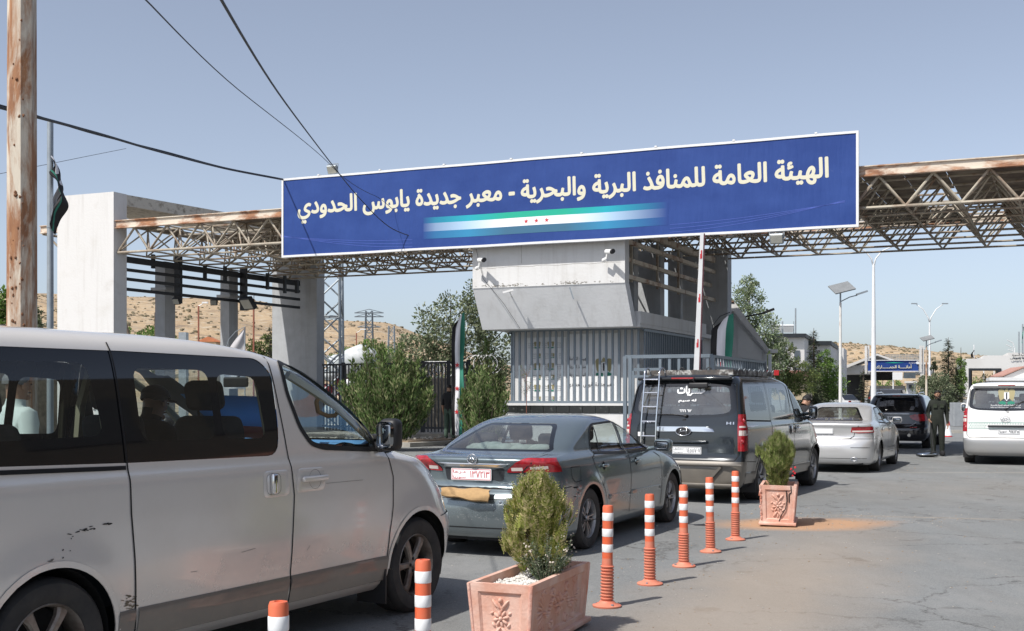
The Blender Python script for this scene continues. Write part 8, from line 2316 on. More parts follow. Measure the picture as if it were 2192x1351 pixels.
def feather(px, Y, z0, h, w, label, rz, zoff=1.0, stars=3, top_cut=False, straight=False):
 t = thing('feather_flag', at(px, Y, z0), label, 'flag', 'feather flags beside the booth', rz=rz)
 mb = MB()
 mb.path([(-w * 0.5, 0, 0), (-w * 0.5, 0, h * 0.8), (-w * 0.42, 0, h * 0.93), (-w * .1, 0, h * 1.0), (w * 0.35, 0, h * 1.03)], 0.013, 6)
 mb.box((-w * 0.5, 0, 0.02), (0.35, 0.35, 0.04)); mb.build('pole', 'steel_dark', t, world=False)
 b0 = 0.30
 def fn(u, v):
  # u: 0 top..1 bottom ; v: 0 pole side .. 1 free edge
  z = h * (1.02 - u * (1.02 - b0 / h))
  left = -w * 0.5 + (0.35 * w * max(0, 1 - u * 7) ** 1.5); right = w * 0.5 - 0.16 * w * u + 0.02 * math.sin(u * 12)
  if u < 0.14: z = z - (0.14 - u) * h * 0.55 * (1 - v) ** 1.5
  x = left + (right - left) * v
  return Vector((x, 0.045 * math.sin(u * 13 + v * 4) + 0.03 * math.sin(v * 9), z))
 cloth_flag('cloth', t, fn, [(0, .30, 'flag_black'), (.30, .66, 'flag_white'), (.66, 1, 'flag_green')], 44, 18)
 mb = MB()
 for k in range(stars):
  u = 0.43 + k * 0.19
  star(mb, lambda a, b, o: fn(u, 0.48) + Vector((a, -0.03 - o * 0, b)), 0, 0, 0.085)
 mb.build('star', 'print_red', t, world=False)
 return t
feather(981, 34.6, 0.12, 3.95, 0.40, 'tall narrow feather flag in black, white and green with red stars, left of the booth', R(-12))
feather(1546, 31.5, 0.3, 3.50, 0.62, 'wider feather flag in black, white and green, right of the booth', R(-20))
# grey banner tip over the roof of the silver van
t = thing('feather_flag', at(515, 26, 0), 'pale grey feather flag tip rising above the roof of the silver van', 'flag')
mb = MB(); mb.path([(0.10, 0, 0), (0.10, 0, 3.0), (0.10, 0, 3.17)], 0.014, 6); mb.path([(0.10, 0, 3.17), (-0.12, 0, 3.05), (-0.27, 0, 2.88), (-0.36, 0, 2.6)], 0.008, 5); mb.build('pole', 'galv', t, world=False)
cloth_flag('cloth', t, lambda u, v: Vector((0.10 - (0.47 * math.sin(min(1, u * 1.6) * math.pi / 2)) * (1 - v) , 0.03 * math.sin(u * 8 + v * 6), 3.16 - u * 1.4)), [(0, 1, 'banner_grey')], 24, 12)
# wires
def wire(pts, r, label, n=40, sagk=None):
 mb = MB()
 if sagk is not None:
  p, q = pts; pts = []
  for i in range(n + 1):
   t = i / n; v = Vector(p).lerp(Vector(q), t); v.z -= 4 * sagk * t * (1 - t); pts.append(v)
 mb.path(pts, r, 5)
 o = mb.build('cable', 'wire', smooth=True); tag(o, label, 'cable'); return o
def wire_px(pp, r, label):
 "cable given by places along it: (photo x, photo y, distance)"
 K = [P(*p) for p in pp]; d = list(range(len(K)))
 q = np.linspace(0, len(K) - 1, 50)
 X = pchip(d, [k.x for k in K], q); Y = pchip(d, [k.y for k in K], q); Z = pchip(d, [k.z for k in K], q)
 return wire([Vector(a) for a in zip(X, Y, Z)], r, label)
wire_px([(-60, 214, 13), (40, 240, 14.5), (200, 283, 18.5), (340, 324, 23), (470, 358, 28.5), (606, 385, 34.2)], 0.023, 'thick twisted black cable running from the rusty pole to the blue signboard')
wire_px([(-60, 209, 13.0), (40, 236, 14.5), (200, 286, 18.5), (340, 321, 23), (470, 356, 28.5), (606, 383, 34.2)], 0.012, 'thin black cable twisted round the thick one, left of the signboard')
wire_px([(440, -60, 7.5), (475, 2, 8.6), (600, 205, 16), (715, 358, 27.5), (770, 425, 31.5), (840, 490, 32.5), (950, 526, 33.0)], 0.013, 'steep black cable that dips across the left part of the signboard')
wire_px([(270, -40, 7.5), (314, 2, 8.6), (520, 200, 16), (710, 356, 27.5), (800, 418, 32.0), (870, 470, 33), (960, 512, 33.0)], 0.007, 'thin slack cable falling to the floodlight on the signboard')
wire_px([(-60, 384, 20), (60, 360, 22), (160, 340, 24), (270, 318, 27)], 0.005, 'hair thin pale wire at the upper left')
# street furniture on the right
def arm_curve(mb, p0, dx, dz, r, n=10, up=1.0):
 pts = [Vector((p0[0] + dx * (i / n), p0[1], p0[2] + dz * math.sin((i / n) * math.pi / 2) ** up)) for i in range(n + 1)]
 mb.path(pts, [r * (1 - 0.5 * i / n) for i in range(n + 1)], 6); return pts[-1]
def solar_lamp(px, Y, py_base, top_py, k, label, pole_m, pw):
 z0 = gz(0, Y); H_ = P(px, top_py, Y).z - z0
 t = thing('street_lamp', at(px, Y, z0), label, 'street lamp', 'solar street lamps'); u = Y / FPX
 mb = MB(); mb.tube((0, 0, -0.2), (0, 0, H_ * 0.45), pw, 10, pw * 0.85); mb.tube((0, 0, H_ * 0.45), (0, 0, H_), pw * 0.8, 10, pw * 0.6); mb.build('shaft', pole_m, t, smooth=50, world=False)
 mb = MB(); mb.tube((0, 0, H_ - 2 * u), (0, 0, H_ + 24 * k * u), pw * 0.5, 6)
 mb.path([(0.0, 0, H_ + 2 * k * u), (20 * k * u, 0, H_ + 12 * k * u), (36 * k * u, 0, H_ + 16 * k * u)], pw * 0.3, 6); mb.build('arm', 'galv', t, world=False)
 mb = MB(); mb.box((0, 0, 0), (24 * k * u, 0.18, 4 * k * u), M4=Matrix.Translation((46 * k * u, 0, H_ + 21 * k * u)) @ Matrix.Rotation(R(-18), 4, 'Y')); mb.build('lamp_head', 'galv', t, world=False)
 mb = MB(); mb.box((0, 0, 0), (44 * k * u, 1.0 * k, 0.05), M4=Matrix.Translation((3 * k * u, 0, H_ + 32 * k * u)) @ Matrix.Rotation(R(-14), 4, 'Y') @ Matrix.Rotation(R(26), 4, 'X')); mb.build('solar_panel', 'solar', t, world=False)
M['lamp_post_white'] = rusty('white lamp post with rust runs', (0.66, 0.65, 0.62), (0.42, 0.26, 0.16), (0.55, 0.72), 1.4, (1, 1, .5))
solar_lamp(1799, 52, 862, 648, 1.0, 'white solar street lamp with a tilted panel, nearer of the two', 'lamp_post_white', 0.085)
solar_lamp(1983, 75, 845, 742, 0.56, 'rusty solar street lamp in front of the broad tree', 'pole_rust', 0.085)
t = thing('mast', at(1870, 66, gz(0, 66)), 'tall white tapering mast with a forked top left of the customs sign', 'mast'); hh = P(1870, 565, 66).z - gz(0, 66)
mb = MB(); mb.tube((0, 0, -0.2), (0, 0, hh), 0.18, 12, 0.075); mb.build('shaft', 'white_steel', t, smooth=50, world=False)
mb = MB()
for s in (-1, 1): mb.path([(0, 0, hh - 0.2), (s * 0.12, 0, hh + 0.3), (s * 0.5, 0, hh + 0.75), (s * 1.2, 0, hh + 1.05), (s * 1.9, 0, hh + 1.15)], [0.05, 0.04, 0.035, 0.03, 0.03], 6)
mb.build('arm', 'white_steel', t, smooth=True, world=False)
t = thing('street_lamp', at(1990, 105, gz(0, 105)), 'tall white lamp post with two upcurved arms behind the rusty solar lamp', 'street lamp'); hh = P(1990, 690, 105).z - gz(0, 105)
mb = MB(); mb.tube((0, 0, -0.2), (0, 0, hh), 0.14, 10, 0.07); mb.build('shaft', 'white_steel', t, smooth=50, world=False)
mb = MB(); u = 105 / FPX
for s in (-1, 1): mb.path([(0, 0, hh), (s * 3 * u, 0, hh + 10 * u), (s * 14 * u, 0, hh + 28 * u), (s * 28 * u, 0, hh + 38 * u)], [0.06, 0.05, 0.04, 0.035], 6)
mb.build('arm', 'white_steel', t, smooth=True, world=False)
mb = MB()
for s in (-1, 1): mb.box((s * 33 * u, 0, hh + 40 * u), (12 * u, 0.2, 0.09))
mb.build('lamp_head', 'galv', t, world=False)
for k, (px, py, w) in enumerate(((2106, 766, 16), (2128, 766, 14), (2172, 728, 16), (2176, 748, 18), (2170, 738, 16))):
 t = thing('street_lamp', at(px, 150 + k * 5, 1.2), ['far white double lamp above the low gateway wall, left one', 'far white double lamp above the gateway wall, right of the first', 'highest curved white lamp near the right edge', 'lowest curved white lamp near the right edge', 'middle curved white lamp near the right edge'][k], 'street lamp', 'far curved lamps'); Y = 150 + k * 5; u = Y / FPX; hh = P(px, py + 18, Y).z - 1.2
 mb = MB(); mb.tube((0, 0, 0), (0, 0, hh), 0.10, 6, 0.06); mb.path([(0, 0, hh), (-4 * u, 0, hh + 12 * u), (-w * u, 0, hh + 18 * u)], 0.06, 5)
 if k < 2: mb.path([(0, 0, hh), (4 * u, 0, hh + 12 * u), (w * u, 0, hh + 18 * u)], 0.06, 5)
 mb.build('shaft', 'white_steel', t, world=False)
# small lamp posts and pylons on the left
for k, (px, y0, y1, Y, s) in enumerate(((425, 655, 735, 75, 1), (543, 640, 732, 70, 1), (332, 669, 720, 85, 0), (707, 0, 0, 0, 0), (763, 712, 760, 110, 1))):
 if Y == 0: continue
 t = thing('lamp_post', at(px, Y, 0.3), ['thin red brown lamp post in front of the hillside, between the columns', 'tall thin rust red post right of the second column', 'short dark post behind the bright green trees', '', 'small red brown lamp post left of the power pylon'][k], 'lamp post'); hh = P(px, y0, Y).z - 0.3; u = Y / FPX
 mb = MB(); mb.tube((0, 0, 0), (0, 0, hh), 0.055, 6); mb.build('shaft', mat('red oxide post', (0.30, 0.11, 0.07), 0.8) if s else 'bark', t, world=False)
 if s and k != 1:
  mb = MB(); mb.path([(0, 0, hh), (5 * u, 0, hh + 2 * u), (9 * u, 0, hh + 5 * u)], 0.03, 5); mb.box((14 * u, 0, hh + 7 * u), (12 * u, 0.2, 0.1)); mb.build('lamp_head', 'white_steel', t, world=False)
def lattice(name, base, h, w0, w1, nseg, label, m, r=0.03, arms=(), cat='mast'):
 t = thing(name, base, label, cat); mb = MB()
 C = [(-1, -1), (1, -1), (1, 1), (-1, 1)]
 def cn(i, z): s = (w0 + (w1 - w0) * z / h) / 2; return Vector((C[i][0] * s, C[i][1] * s, z))
 for i in range(4): mb.tube(cn(i, 0), cn(i, h), r, 4)
 for k in range(nseg):
  za, zb_ = h * k / nseg, h * (k + 1) / nseg
  for i in range(4):
   j = (i + 1) % 4
   mb.tube(cn(i, za), cn(j, zb_), r * .6, 4) if k % 2 else mb.tube(cn(j, za), cn(i, zb_), r * .6, 4)
   if k % 3 == 0: mb.tube(cn(i, za), cn(j, za), r * .6, 4); mb.tube(cn(j, za), cn(i, zb_), r * .6, 4)
 for z, l in arms: mb.tube((-l, 0, z), (l, 0, z), r, 4); mb.tube((-l, 0, z), (0, 0, z + l * .25), r * .6, 4); mb.tube((l, 0, z), (0, 0, z + l * .25), r * .6, 4)
 mb.build('lattice', m, t, world=False)
lattice('lattice_mast', at(709, 48, 0.3), P(709, 575, 48).z, 0.92, 0.80, 9, 'grey lattice steel mast left of the junk pile', 'galv', 0.06)
lattice('pylon', at(790, 260, 1.5), P(790, 680, 260).z, 2.4, 1.4, 12, 'distant dark power pylon on the hillside', 'steel_grey', 0.13, [(P(790, 680, 260).z - 0.4, 3.3), (P(790, 692, 260).z, 3.3), (P(790, 705, 260).z - 1, 2.6)])
lattice('pylon', at(838, 150, 1.0), P(838, 714, 150).z, 1.1, 0.7, 9, 'pale narrow lattice pole right of the power pylon', 'galv', 0.08)
# black yard railings with posts
rail = thing('railings', at(850, 41, 0.3), 'black vertical bar railings behind the juniper bush', 'railings')
r0, r1 = Vector((P(690, 900, 44).x, 44, 0)), Vector((P(1003, 900, 40.6).x, 40.6, 0))
bars('rail_panel', r0, r1, 0.32, 2.82, 44, rail, m='steel_dark', w=0.05, rails=(1.0, 0.06), rot=R(-10))
mb = MB()
for px, Y in ((735, 43.6), (905, 41.6), (1003, 40.5), (960, 41)): p = at(px, Y); mb.box((p.x, p.y, 1.6), (0.13, 0.12, 2.6))
mb.build('post', 'steel_dark', rail)
bars('rail_panel', Vector((P(1003, 900, 40.6).x, 40.6, 0)), Vector((P(1062, 900, 40).x, 40, 0)), 0.32, 2.6, 8, rail, m='steel_dark', w=0.05, rails=(1.0, 0.06), rot=R(-10))
# pale wall behind the railings, with wire coils
o = MB(); a, b = at(790, 47), at(1066, 45)
o.hexa([(a.x, a.y, .2), (b.x, b.y, .2), (b.x, b.y + .3, .2), (a.x, a.y + .3, .2)], [(a.x, a.y, 2.35), (b.x, b.y, 2.35), (b.x, b.y + .3, 2.35), (a.x, a.y + .3, 2.35)])
tag(o.build('wall', 'stone_wall'), 'low tan masonry wall behind the black railings', 'wall')
mb = MB(); rnd = random.Random(9)
for px0, n_, zc in ((1010, 5, 2.9), (905, 6, 2.65)):
 pts = []
 for i in range(n_ * 14):
  t_ = i / 14; c = at(px0 + t_ * 9, 46.2); a_ = t_ * 6.283
  pts.append((c.x + 0.36 * math.cos(a_), c.y + 0.05 * math.cos(a_), zc + 0.38 * math.sin(a_)))
 mb.path(pts, 0.014, 4)
tag(mb.build('razor_wire', 'white_steel'), 'coils of razor wire on the wall behind the feather flag', 'wire')
# junk pile with sheeting
t = thing('junk_pile', at(735, 52, 0.3), 'pile of junk under grey white sheeting beyond the railings', 'junk pile')
mb = MB(); mb.blob((0.75, 0, 2.9), (0.95, 0.8, 0.75), 16, 0.12, seed=4); mb.blob((-0.2, 0.2, 2.7), (0.6, .6, .6), 12, .2, seed=6); mb.build('sheeting', 'tarp', t, smooth=True, world=False)
for k in range(16):
 mb = MB(); rnd = random.Random(k + 90); mb.blob((rnd.uniform(-1.1, 1.4), rnd.uniform(-.4, .2), rnd.uniform(0.6, 3.1) if k < 8 else rnd.uniform(.4, 2)), (rnd.uniform(.15, .45), .3, rnd.uniform(.1, .3)), 8, .4, seed=k)
 mb.build('bundle', [M['tarp'], mat('blue bundle', (0.05, 0.12, 0.30), .7), mat('maroon bundle', (0.20, 0.03, 0.04), .7), M['flag_white']][k % 4], t, smooth=True, world=False)
mb = MB()
for k in range(9): rnd = random.Random(k); p = Vector((rnd.uniform(-.8, 1.6), -.3, rnd.uniform(2.3, 3.0))); mb.tube(p, p + Vector((rnd.uniform(-.6, .6), 0, rnd.uniform(-.2, .35))), 0.03, 5)
mb.build('pipe', 'galv', t, world=False)
# stone wall at the far left
o = MB(); a, b = at(-120, 38), at(150, 42); top = 4.15
o.hexa([(a.x, a.y, 0), (b.x, b.y, 0), (b.x, b.y + .4, 0), (a.x, a.y + .4, 0)], [(a.x, a.y, top), (b.x, b.y, top - .1), (b.x, b.y + .4, top - .1), (a.x, a.y + .4, top)])
tag(o.build('wall', 'stone_wall'), 'weathered block wall at the left edge behind the poles', 'wall')
# hut, box cabinets and a stake in front of the hillside
t = thing('hut', at(432, 120, 1.0), 'tiny hut with an orange roof at the foot of the hillside', 'hut'); u = 120 / FPX
z = P(432, 733, 120).z
mb = MB(); mb.box((0.8, 0, (z - 1) / 2), (1.9, 2, z - 1)); mb.build('wall', 'beige_wall', t, world=False)
mb = MB(); mb.extr([(-0.4, -1.1, z - 1), (0.9, -1.1, z - 0.45), (2.1, -1.1, z - 1)], (0, 2.3, 0)); mb.extr([(-2.4, -1.0, z - 1.2), (-0.2, -1.0, z - 1.0), (-0.2, -1, z - .92), (-2.4, -1, z - 1.1)], (0, 2.0, 0)); mb.build('roof', mat('orange roof', (0.50, 0.18, 0.08), .8), t, world=False)
o = MB(); p = at(393, 62, 0); o.box((p.x, p.y, 2.55), (0.40, 0.5, 5.1)); tag(o.build('cabinet', 'galv'), 'grey green metal cabinet right of the first column', 'cabinet')
o = MB(); p = at(348, 64, 0); o.box((p.x, p.y, 2.6), (0.30, 0.5, 5.2)); tag(o.build('cabinet', 'white_steel'), 'pale upright box left of the first column', 'cabinet')
o = MB(); o.path([P(276, 718, 60), P(271, 700, 60), P(267, 682, 60)], [0.10, 0.08, 0.05], 6); tag(o.build('stump', 'bark'), 'leaning dead trunk in front of the bright green trees', 'trunk')

# ------------------------------------------------------------ small gabled house right of the booth
def quadbox(mb, corners, z0, z1, mi=0):
 return mb.hexa([Vector((p.x, p.y, z0)) for p in corners], [Vector((p.x, p.y, z1)) for p in corners], mi)
house = thing('house', (7.6, 42.6, 0), 'small white house with half a gable and louvred panel, right of the booth', 'house')
gY = 41.0
def HPt(px, py, dy=0.0):
 Y = gY - 0.403 * ((px - 1560) / FPX * gY); return P(px, py, Y) + Vector((0.44, 0.9, 0)) * dy
mb = MB(); mb.extr([HPt(1500, 905), HPt(1642, 905), HPt(1642, 752), HPt(1578, 668), HPt(1500, 672)], Vector((0.1, 1.0, 0)) * 3.0); mb.build('wall', 'grey_wall', house)
mb = MB(); mb.extr([HPt(1490, 651, -.55), HPt(1582, 650, -.55), HPt(1655, 750, -.55), HPt(1651, 757, -.55), HPt(1579, 668, -.55), HPt(1490, 668, -.55)], Vector((0.1, 1.0, 0)) * 4.0); mb.build('roof', 'white_wall', house)
mb = MB(); mb.extr([HPt(1580, 693, -.03), HPt(1632, 752, -.03), HPt(1632, 772, -.03), HPt(1588, 765, -.03), HPt(1580, 765, -.03)], Vector((-0.02, -0.05, 0)))
for k in range(9): 
 y = 700 + k * 8; xr_ = 1580 + min(52, max(3, (y - 693) / 59 * 52)); mb.tube(HPt(1580, y, -.06), HPt(xr_, y + 2, -.06), 0.012, 4)
mb.build('louvre_panel', 'white_steel', house)
mb = MB(); a, b = HPt(1560, 648, -.55), HPt(1580, 649, -.55); mb.tube(a, b, .05, 6); mb.build('roof_tile', mat('brown tile', (.14, .08, .05), .8), house)
o = MB(); p = HPt(1648, 672, -.6); q = HPt(1606, 680, -.6); o.tube(q, p, 0.03, 6); o.box(P(1646, 665, 40.4), (0.42, .1, .09), M4=Matrix.Translation(P(1645, 666, 40.3)) @ Matrix.Rotation(R(-20), 4, 'Y')); tag(o.build('roof_lamp', 'black_plastic'), 'black slanting lamp arm on the small house roof', 'lamp')
o = MB(); o.tube(P(1555, 608, 39.5), P(1562, 607, 39.5), 0.03, 6); o.box(P(1562, 607, 39.4), (0.12, .1, .06)); tag(o.build('wall_lamp', 'black_plastic'), 'tiny black lamp on the edge of the shaded booth pier', 'lamp')
o = MB(); o.box(P(1657, 752, 40), (0.22, .22, .12)); o.tube(P(1652, 750, 40), P(1645, 748, 40.2), .03, 5); tag(o.build('security_camera', 'white_paint'), 'white security camera at the eave of the small house', 'camera')
o = MB(); o.tube(at(1648, 41, 0), P(1648, 758, 41), 0.06, 8); tag(o.build('post', 'white_steel'), 'slim white post under the eave of the small house', 'post')
o = MB(); o.box(P(1640, 797, 39.4), (0.16, .05, .16)); tag(o.build('sign_board', 'red_board'), 'small red board just left of the slim white post', 'sign')
o = MB(); o.box(P(1662, 798, 44), (.18, .05, .2)); tag(o.build('sign_board', 'red_board'), 'small red board just right of the slim white post', 'sign')
# ------------------------------------------------------------ right background buildings
bl = thing('building', at(1720, 100, 0.5), 'white two storey building with black eaves and solar heaters behind the trees', 'building')
def bx_px(mb, x0, x1, y0, y1, Y, dep, mi=0, dyl=0.0):
 "wall seen between photo columns x0..x1 and rows y0..y1 at distance Y, dep metres deep"
 a, b = P(x0, y1, Y), P(x1, y1, Y - dyl); t0, t1 = P(x0, y0, Y), P(x1, y0, Y - dyl)
 D = Vector((dep * 0.35, dep, 0))
 return mb.hexa([a, b, b + D, a + D], [t0, t1, t1 + D, t0 + D], mi)
mb = MB(); bx_px(mb, 1640, 1722, 722, 846, 92, 8); bx_px(mb, 1722, 1778, 738, 848, 96, 8); bx_px(mb, 1778, 1806, 745, 850, 104, 5); mb.build('wall', 'far_white', bl)
mb = MB(); bx_px(mb, 1636, 1725, 714, 722, 91.5, 9, 0, 0); bx_px(mb, 1725, 1780, 730, 739, 95.5, 9); mb.build('roof', 'steel_dark', bl)
mb = MB(); 
for x0, x1, y0, y1 in ((1700, 1712, 750, 770), (1728, 1740, 752, 770), (1752, 1764, 755, 772), (1700, 1712, 785, 805), (1728, 1740, 786, 806)): bx_px(mb, x0, x1, y0, y1, 91.9 if x0 < 1722 else 95.9, 0.3)
mb.build('window', 'window_far', bl)
for x0, lab in ((1651, 'left white solar water heater on the roof of the two storey building'), (1676, 'right white solar water heater on the roof of the two storey building')):
 t = thing('water_heater', P(x0 + 11, 714, 93), lab, 'water heater', 'solar water heaters'); 
 mb = MB(); mb.tube(P(x0, 697, 94), P(x0 + 23, 697, 94), 0.09, 8); mb.build('tank', 'white_steel', t)
 mb = MB(); mb.hexa([P(x0 + 2, 712, 93), P(x0 + 21, 712, 93), P(x0 + 21, 712, 93) + Vector((0, .08, 0)), P(x0 + 2, 712, 93) + Vector((0, .08, 0))], [P(x0, 699, 93.8), P(x0 + 23, 699, 93.8), P(x0 + 23, 699, 93.8) + Vector((0, .08, 0)), P(x0, 699, 93.8) + Vector((0, .08, 0))]); mb.build('collector', 'solar', t)
 mb = MB(); 
 for x in (x0, x0 + 23): mb.tube(P(x, 714, 94), P(x, 688, 94), 0.03, 5)
 mb.build('leg', 'galv', t)
o = MB(); o.tube(P(1703, 714, 92), P(1703, 660, 92), 0.07, 6); tag(o.build('pole', 'galv'), 'thin grey pole rising from the roof beside the water heaters', 'pole')
t = thing('shop', at(1690, 68, 0.3), 'low beige shop front under a salmon awning beyond the fence', 'building')
mb = MB(); bx_px(mb, 1655, 1726, 810, 856, 68, 4); mb.build('wall', 'beige_wall', t)
mb = MB(); bx_px(mb, 1640, 1714, 793, 804, 67.6, 5); mb.build('awning', 'salmon', t)
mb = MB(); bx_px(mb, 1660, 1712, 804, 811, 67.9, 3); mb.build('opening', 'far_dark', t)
# customs hall
ch = thing('customs_hall', at(1880, 118, 0.9), 'white hip roofed open customs hall behind the blue customs sign', 'building')
mb = MB(); 
mb.extr([P(1792, 789, 112), P(1878, 757, 112), P(1930, 776, 112), P(1990, 776, 112), P(1990, 780, 112), P(1930, 780, 112), P(1878, 761, 112), P(1795, 795, 112)], Vector((4, 14, 0)))
mb.build('roof', 'far_white', ch)
mb = MB(); bx_px(mb, 1802, 1862, 782, 800, 113, 6); bx_px(mb, 1960, 2000, 782, 800, 113, 6); mb.build('fascia', 'far_white', ch)
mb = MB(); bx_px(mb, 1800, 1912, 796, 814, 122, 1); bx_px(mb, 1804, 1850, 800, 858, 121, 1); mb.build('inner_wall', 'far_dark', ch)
mb = MB(); 
for x in (1851, 1968):
 bx_px(mb, x, x + 5, 740, 800, 110, .3); bx_px(mb, x + 6, x + 10, 740, 800, 110.2, .3)
bx_px(mb, 1788, 1793, 790, 860, 112, .4); bx_px(mb, 1970, 1978, 790, 860, 112, .4)
mb.build('pillar', 'far_white', ch)
mb = MB()
for r_ in range(5):
 for c_ in range(24): bx_px(mb, 1894 + c_ * 3.2, 1896.6 + c_ * 3.2, 758.5 + r_ * 3.4, 761.2 + r_ * 3.4, 118 + r_ * -.3, .1)
mb.build('solar_array', 'solar', ch)
cs = thing('sign', P(1912, 794, 109), 'dark blue customs sign with cream Arabic lettering, far behind the cars', 'sign')
mb = MB(); bx_px(mb, 1858, 1966, 772, 794, 109, 0.4); mb.build('board', 'sign_blue', cs)
mb = MB(); 
for x0, x1, y0, y1 in ((1857, 1967, 770.6, 772), (1857, 1967, 794, 795.4)): bx_px(mb, x0, x1, y0, y1, 108.9, .5)
mb.build('frame', 'white_steel', cs)
u = 109 / FPX; cf = lambda a, b, o: Vector(((a - 1096) * u, 108.97 - o * 3, CAMZ + (HPY - b) * u))
text_on('lettering', 'أمانـــــة الجمــــــارك', 'print_cream', cs, lambda a, b, o: cf(a, -b, o), 1874, 1951, -790.5, -780.0, bold=0.03, lift=0.002)
mb = MB(); mb.add([cf(1893, 776.6, .01), cf(1912, 775.6, .01), cf(1936, 776.6, .01), cf(1912, 777.6, .01)], [(0, 1, 2, 3)]); mb.build('flare_print', 'band_green', cs)
mb = MB(); mb.lathe([(0.001, 0), (0.13, 0), (0.13, .02), (0.001, .02)], n=12, axis='Y'); mb.v = [v + cf(1964.5 - 1.5, 776.8, .03) for v in mb.v]; mb.build('emblem', 'print_white', cs)
text_on('lettering', 'الهيئة العامة للمنافذ', 'print_white', cs, lambda a, b, o: cf(a, -b, o), 1945, 1960, -779, -775, lift=.002)
# kiosk, boards
t = thing('kiosk', at(1948, 100, 0.6), 'small white kiosk below the customs sign', 'kiosk')
mb = MB(); bx_px(mb, 1940, 1961, 819, 852, 100, 2.5); mb.build('wall', 'white_steel', t); mb = MB(); bx_px(mb, 1936, 1963, 816, 820, 99.5, 3.4); mb.build('roof', 'far_white', t); mb = MB(); bx_px(mb, 1946, 1955, 824, 832, 99.9, .1); mb.build('window', 'window_far', t)
t = thing('sign', at(1918, 96, .6), 'blank white board on a thin post under the customs sign', 'sign'); mb = MB(); bx_px(mb, 1911, 1932, 797, 813, 96, .1); mb.build('board', 'white_paint', t); mb = MB(); mb.tube(P(1912, 797, 96.2), P(1912, 856, 96.2), .06, 6); mb.build('post', 'white_steel', t)
t = thing('sign', at(1946, 97, .6), 'pale framed glass board right of the blank white board', 'sign'); mb = MB(); bx_px(mb, 1934, 1960, 797, 810, 97, .1); mb.build('board', 'window_far', t)
o = MB(); bx_px(o, 1862, 1938, 826, 850, 135, 3, 0, -6); tag(o.build('wall', 'stone_wall'), 'low tan bank wall seen under the customs hall', 'wall')
# gateway building on the right
gb = thing('gateway', at(2130, 120, 1), 'long white gateway building with a dark framed opening at the right edge', 'building')
mb = MB()
bx_px(mb, 2055, 2105, 768, 790, 118, 8); bx_px(mb, 2105, 2158, 761, 790, 118, 8); bx_px(mb, 2158, 2300, 755, 850, 118, 8)
bx_px(mb, 2055, 2074, 790, 850, 118, 8); bx_px(mb, 2143, 2158, 790, 850, 118, 8)
mb.build('wall', 'far_white', gb)
mb = MB(); bx_px(mb, 2073.5, 2143.5, 788.5, 793, 117.9, .3); bx_px(mb, 2073.5, 2078, 793, 850, 117.9, .3); bx_px(mb, 2137, 2143.5, 793, 802, 117.9, .3); mb.build('opening_frame', 'steel_dark', gb)
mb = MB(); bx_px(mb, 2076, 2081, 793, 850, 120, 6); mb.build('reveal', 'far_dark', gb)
u2 = 117.9 / FPX; gf = lambda a, b, o: Vector(((a - 1096) * u2, 117.88 - o * 3, CAMZ + (HPY + b) * u2))
text_on('lettering', 'الجمهورية العربية السورية', 'steel_dark', gb, gf, 2166, 2222, -763, -758, bold=.02, lift=.002)
text_on('lettering', 'معبر جديدة يابوس', 'steel_dark', gb, gf, 2162, 2228, -770, -764.5, bold=.03, lift=.002)
t = thing('house', at(2180, 100, 1), 'low white annex with a pale red gable before the gateway building', 'house')
mb = MB(); bx_px(mb, 2120, 2300, 812, 850, 98, 4); mb.extr([P(2150, 812, 99), P(2150, 806, 99), P(2192, 788, 99), P(2240, 806, 99), P(2240, 812, 99)], Vector((1, 4, 0))); mb.build('wall', 'far_white', t)
mb = MB(); mb.extr([P(2146, 806, 98.8), P(2192, 787, 98.8), P(2245, 806, 98.8), P(2245, 803, 98.8), P(2192, 784, 98.8), P(2146, 803, 98.8)], Vector((1, 5, 0))); mb.build('roof', mat('pale red tile', (.45, .25, .2), .8), t)
mb = MB(); bx_px(mb, 2118, 2300, 808, 815, 97.6, 4.6); mb.build('parapet', 'white_paint', t)
for px, y0, y1, lab in ((2181, 710, 756, 'dark grey flagpole on the gateway roof'), (2189, 694, 756, 'taller flagpole with a green flag on the gateway roof')):
 t = thing('flagpole', P(px, y1, 118), lab, 'flagpole'); mb = MB(); mb.tube(P(px, y1, 118), P(px, y0, 118), .07, 6); mb.build('shaft', 'galv', t)
mb = MB(); mb.grid(lambda u_, v_: P(2190 - 3 * u_ + 2 * v_, 700 + 34 * u_, 117.9 + .1 * math.sin(9 * u_)), 14, 3); tag(mb.build('flag', 'flag_green', smooth=True), 'green flag drooping from the taller gateway flagpole', 'flag')
t = thing('flagpole', P(2085, 768, 112), 'short white pole carrying a drooping black flag above the gateway wall', 'flagpole'); mb = MB(); mb.tube(P(2085, 768, 112), P(2085, 738, 112), .05, 6); mb.build('shaft', 'white_steel', t)
mb = MB(); mb.grid(lambda u_, v_: P(2084 - 6 * u_ * (v_) + 2 * math.sin(u_ * 7), 744 + 22 * u_, 111.9 + .1 * math.sin(9 * u_ + v_)), 12, 6); tag(mb.build('flag', 'flag_black', smooth=True), 'black flag drooping from the short white pole on the gateway', 'flag')
# box planter, road divider, cone
t = thing('box_planter', at(2050, 60, gz(0, 60)), 'grey concrete box planter left of the white official van', 'planter'); z_ = P(2050, 862, 60).z - gz(0, 60)
mb = MB(); v, f = rbox((0, 0, max(.25, z_ / 2)), (0.62, 0.6, max(.5, z_)), .02, 1); mb.add(v, f); mesh_obj('trough', mb.v, mb.f, mat('grey concrete', (.30, .32, .34), .8), t, world=False)
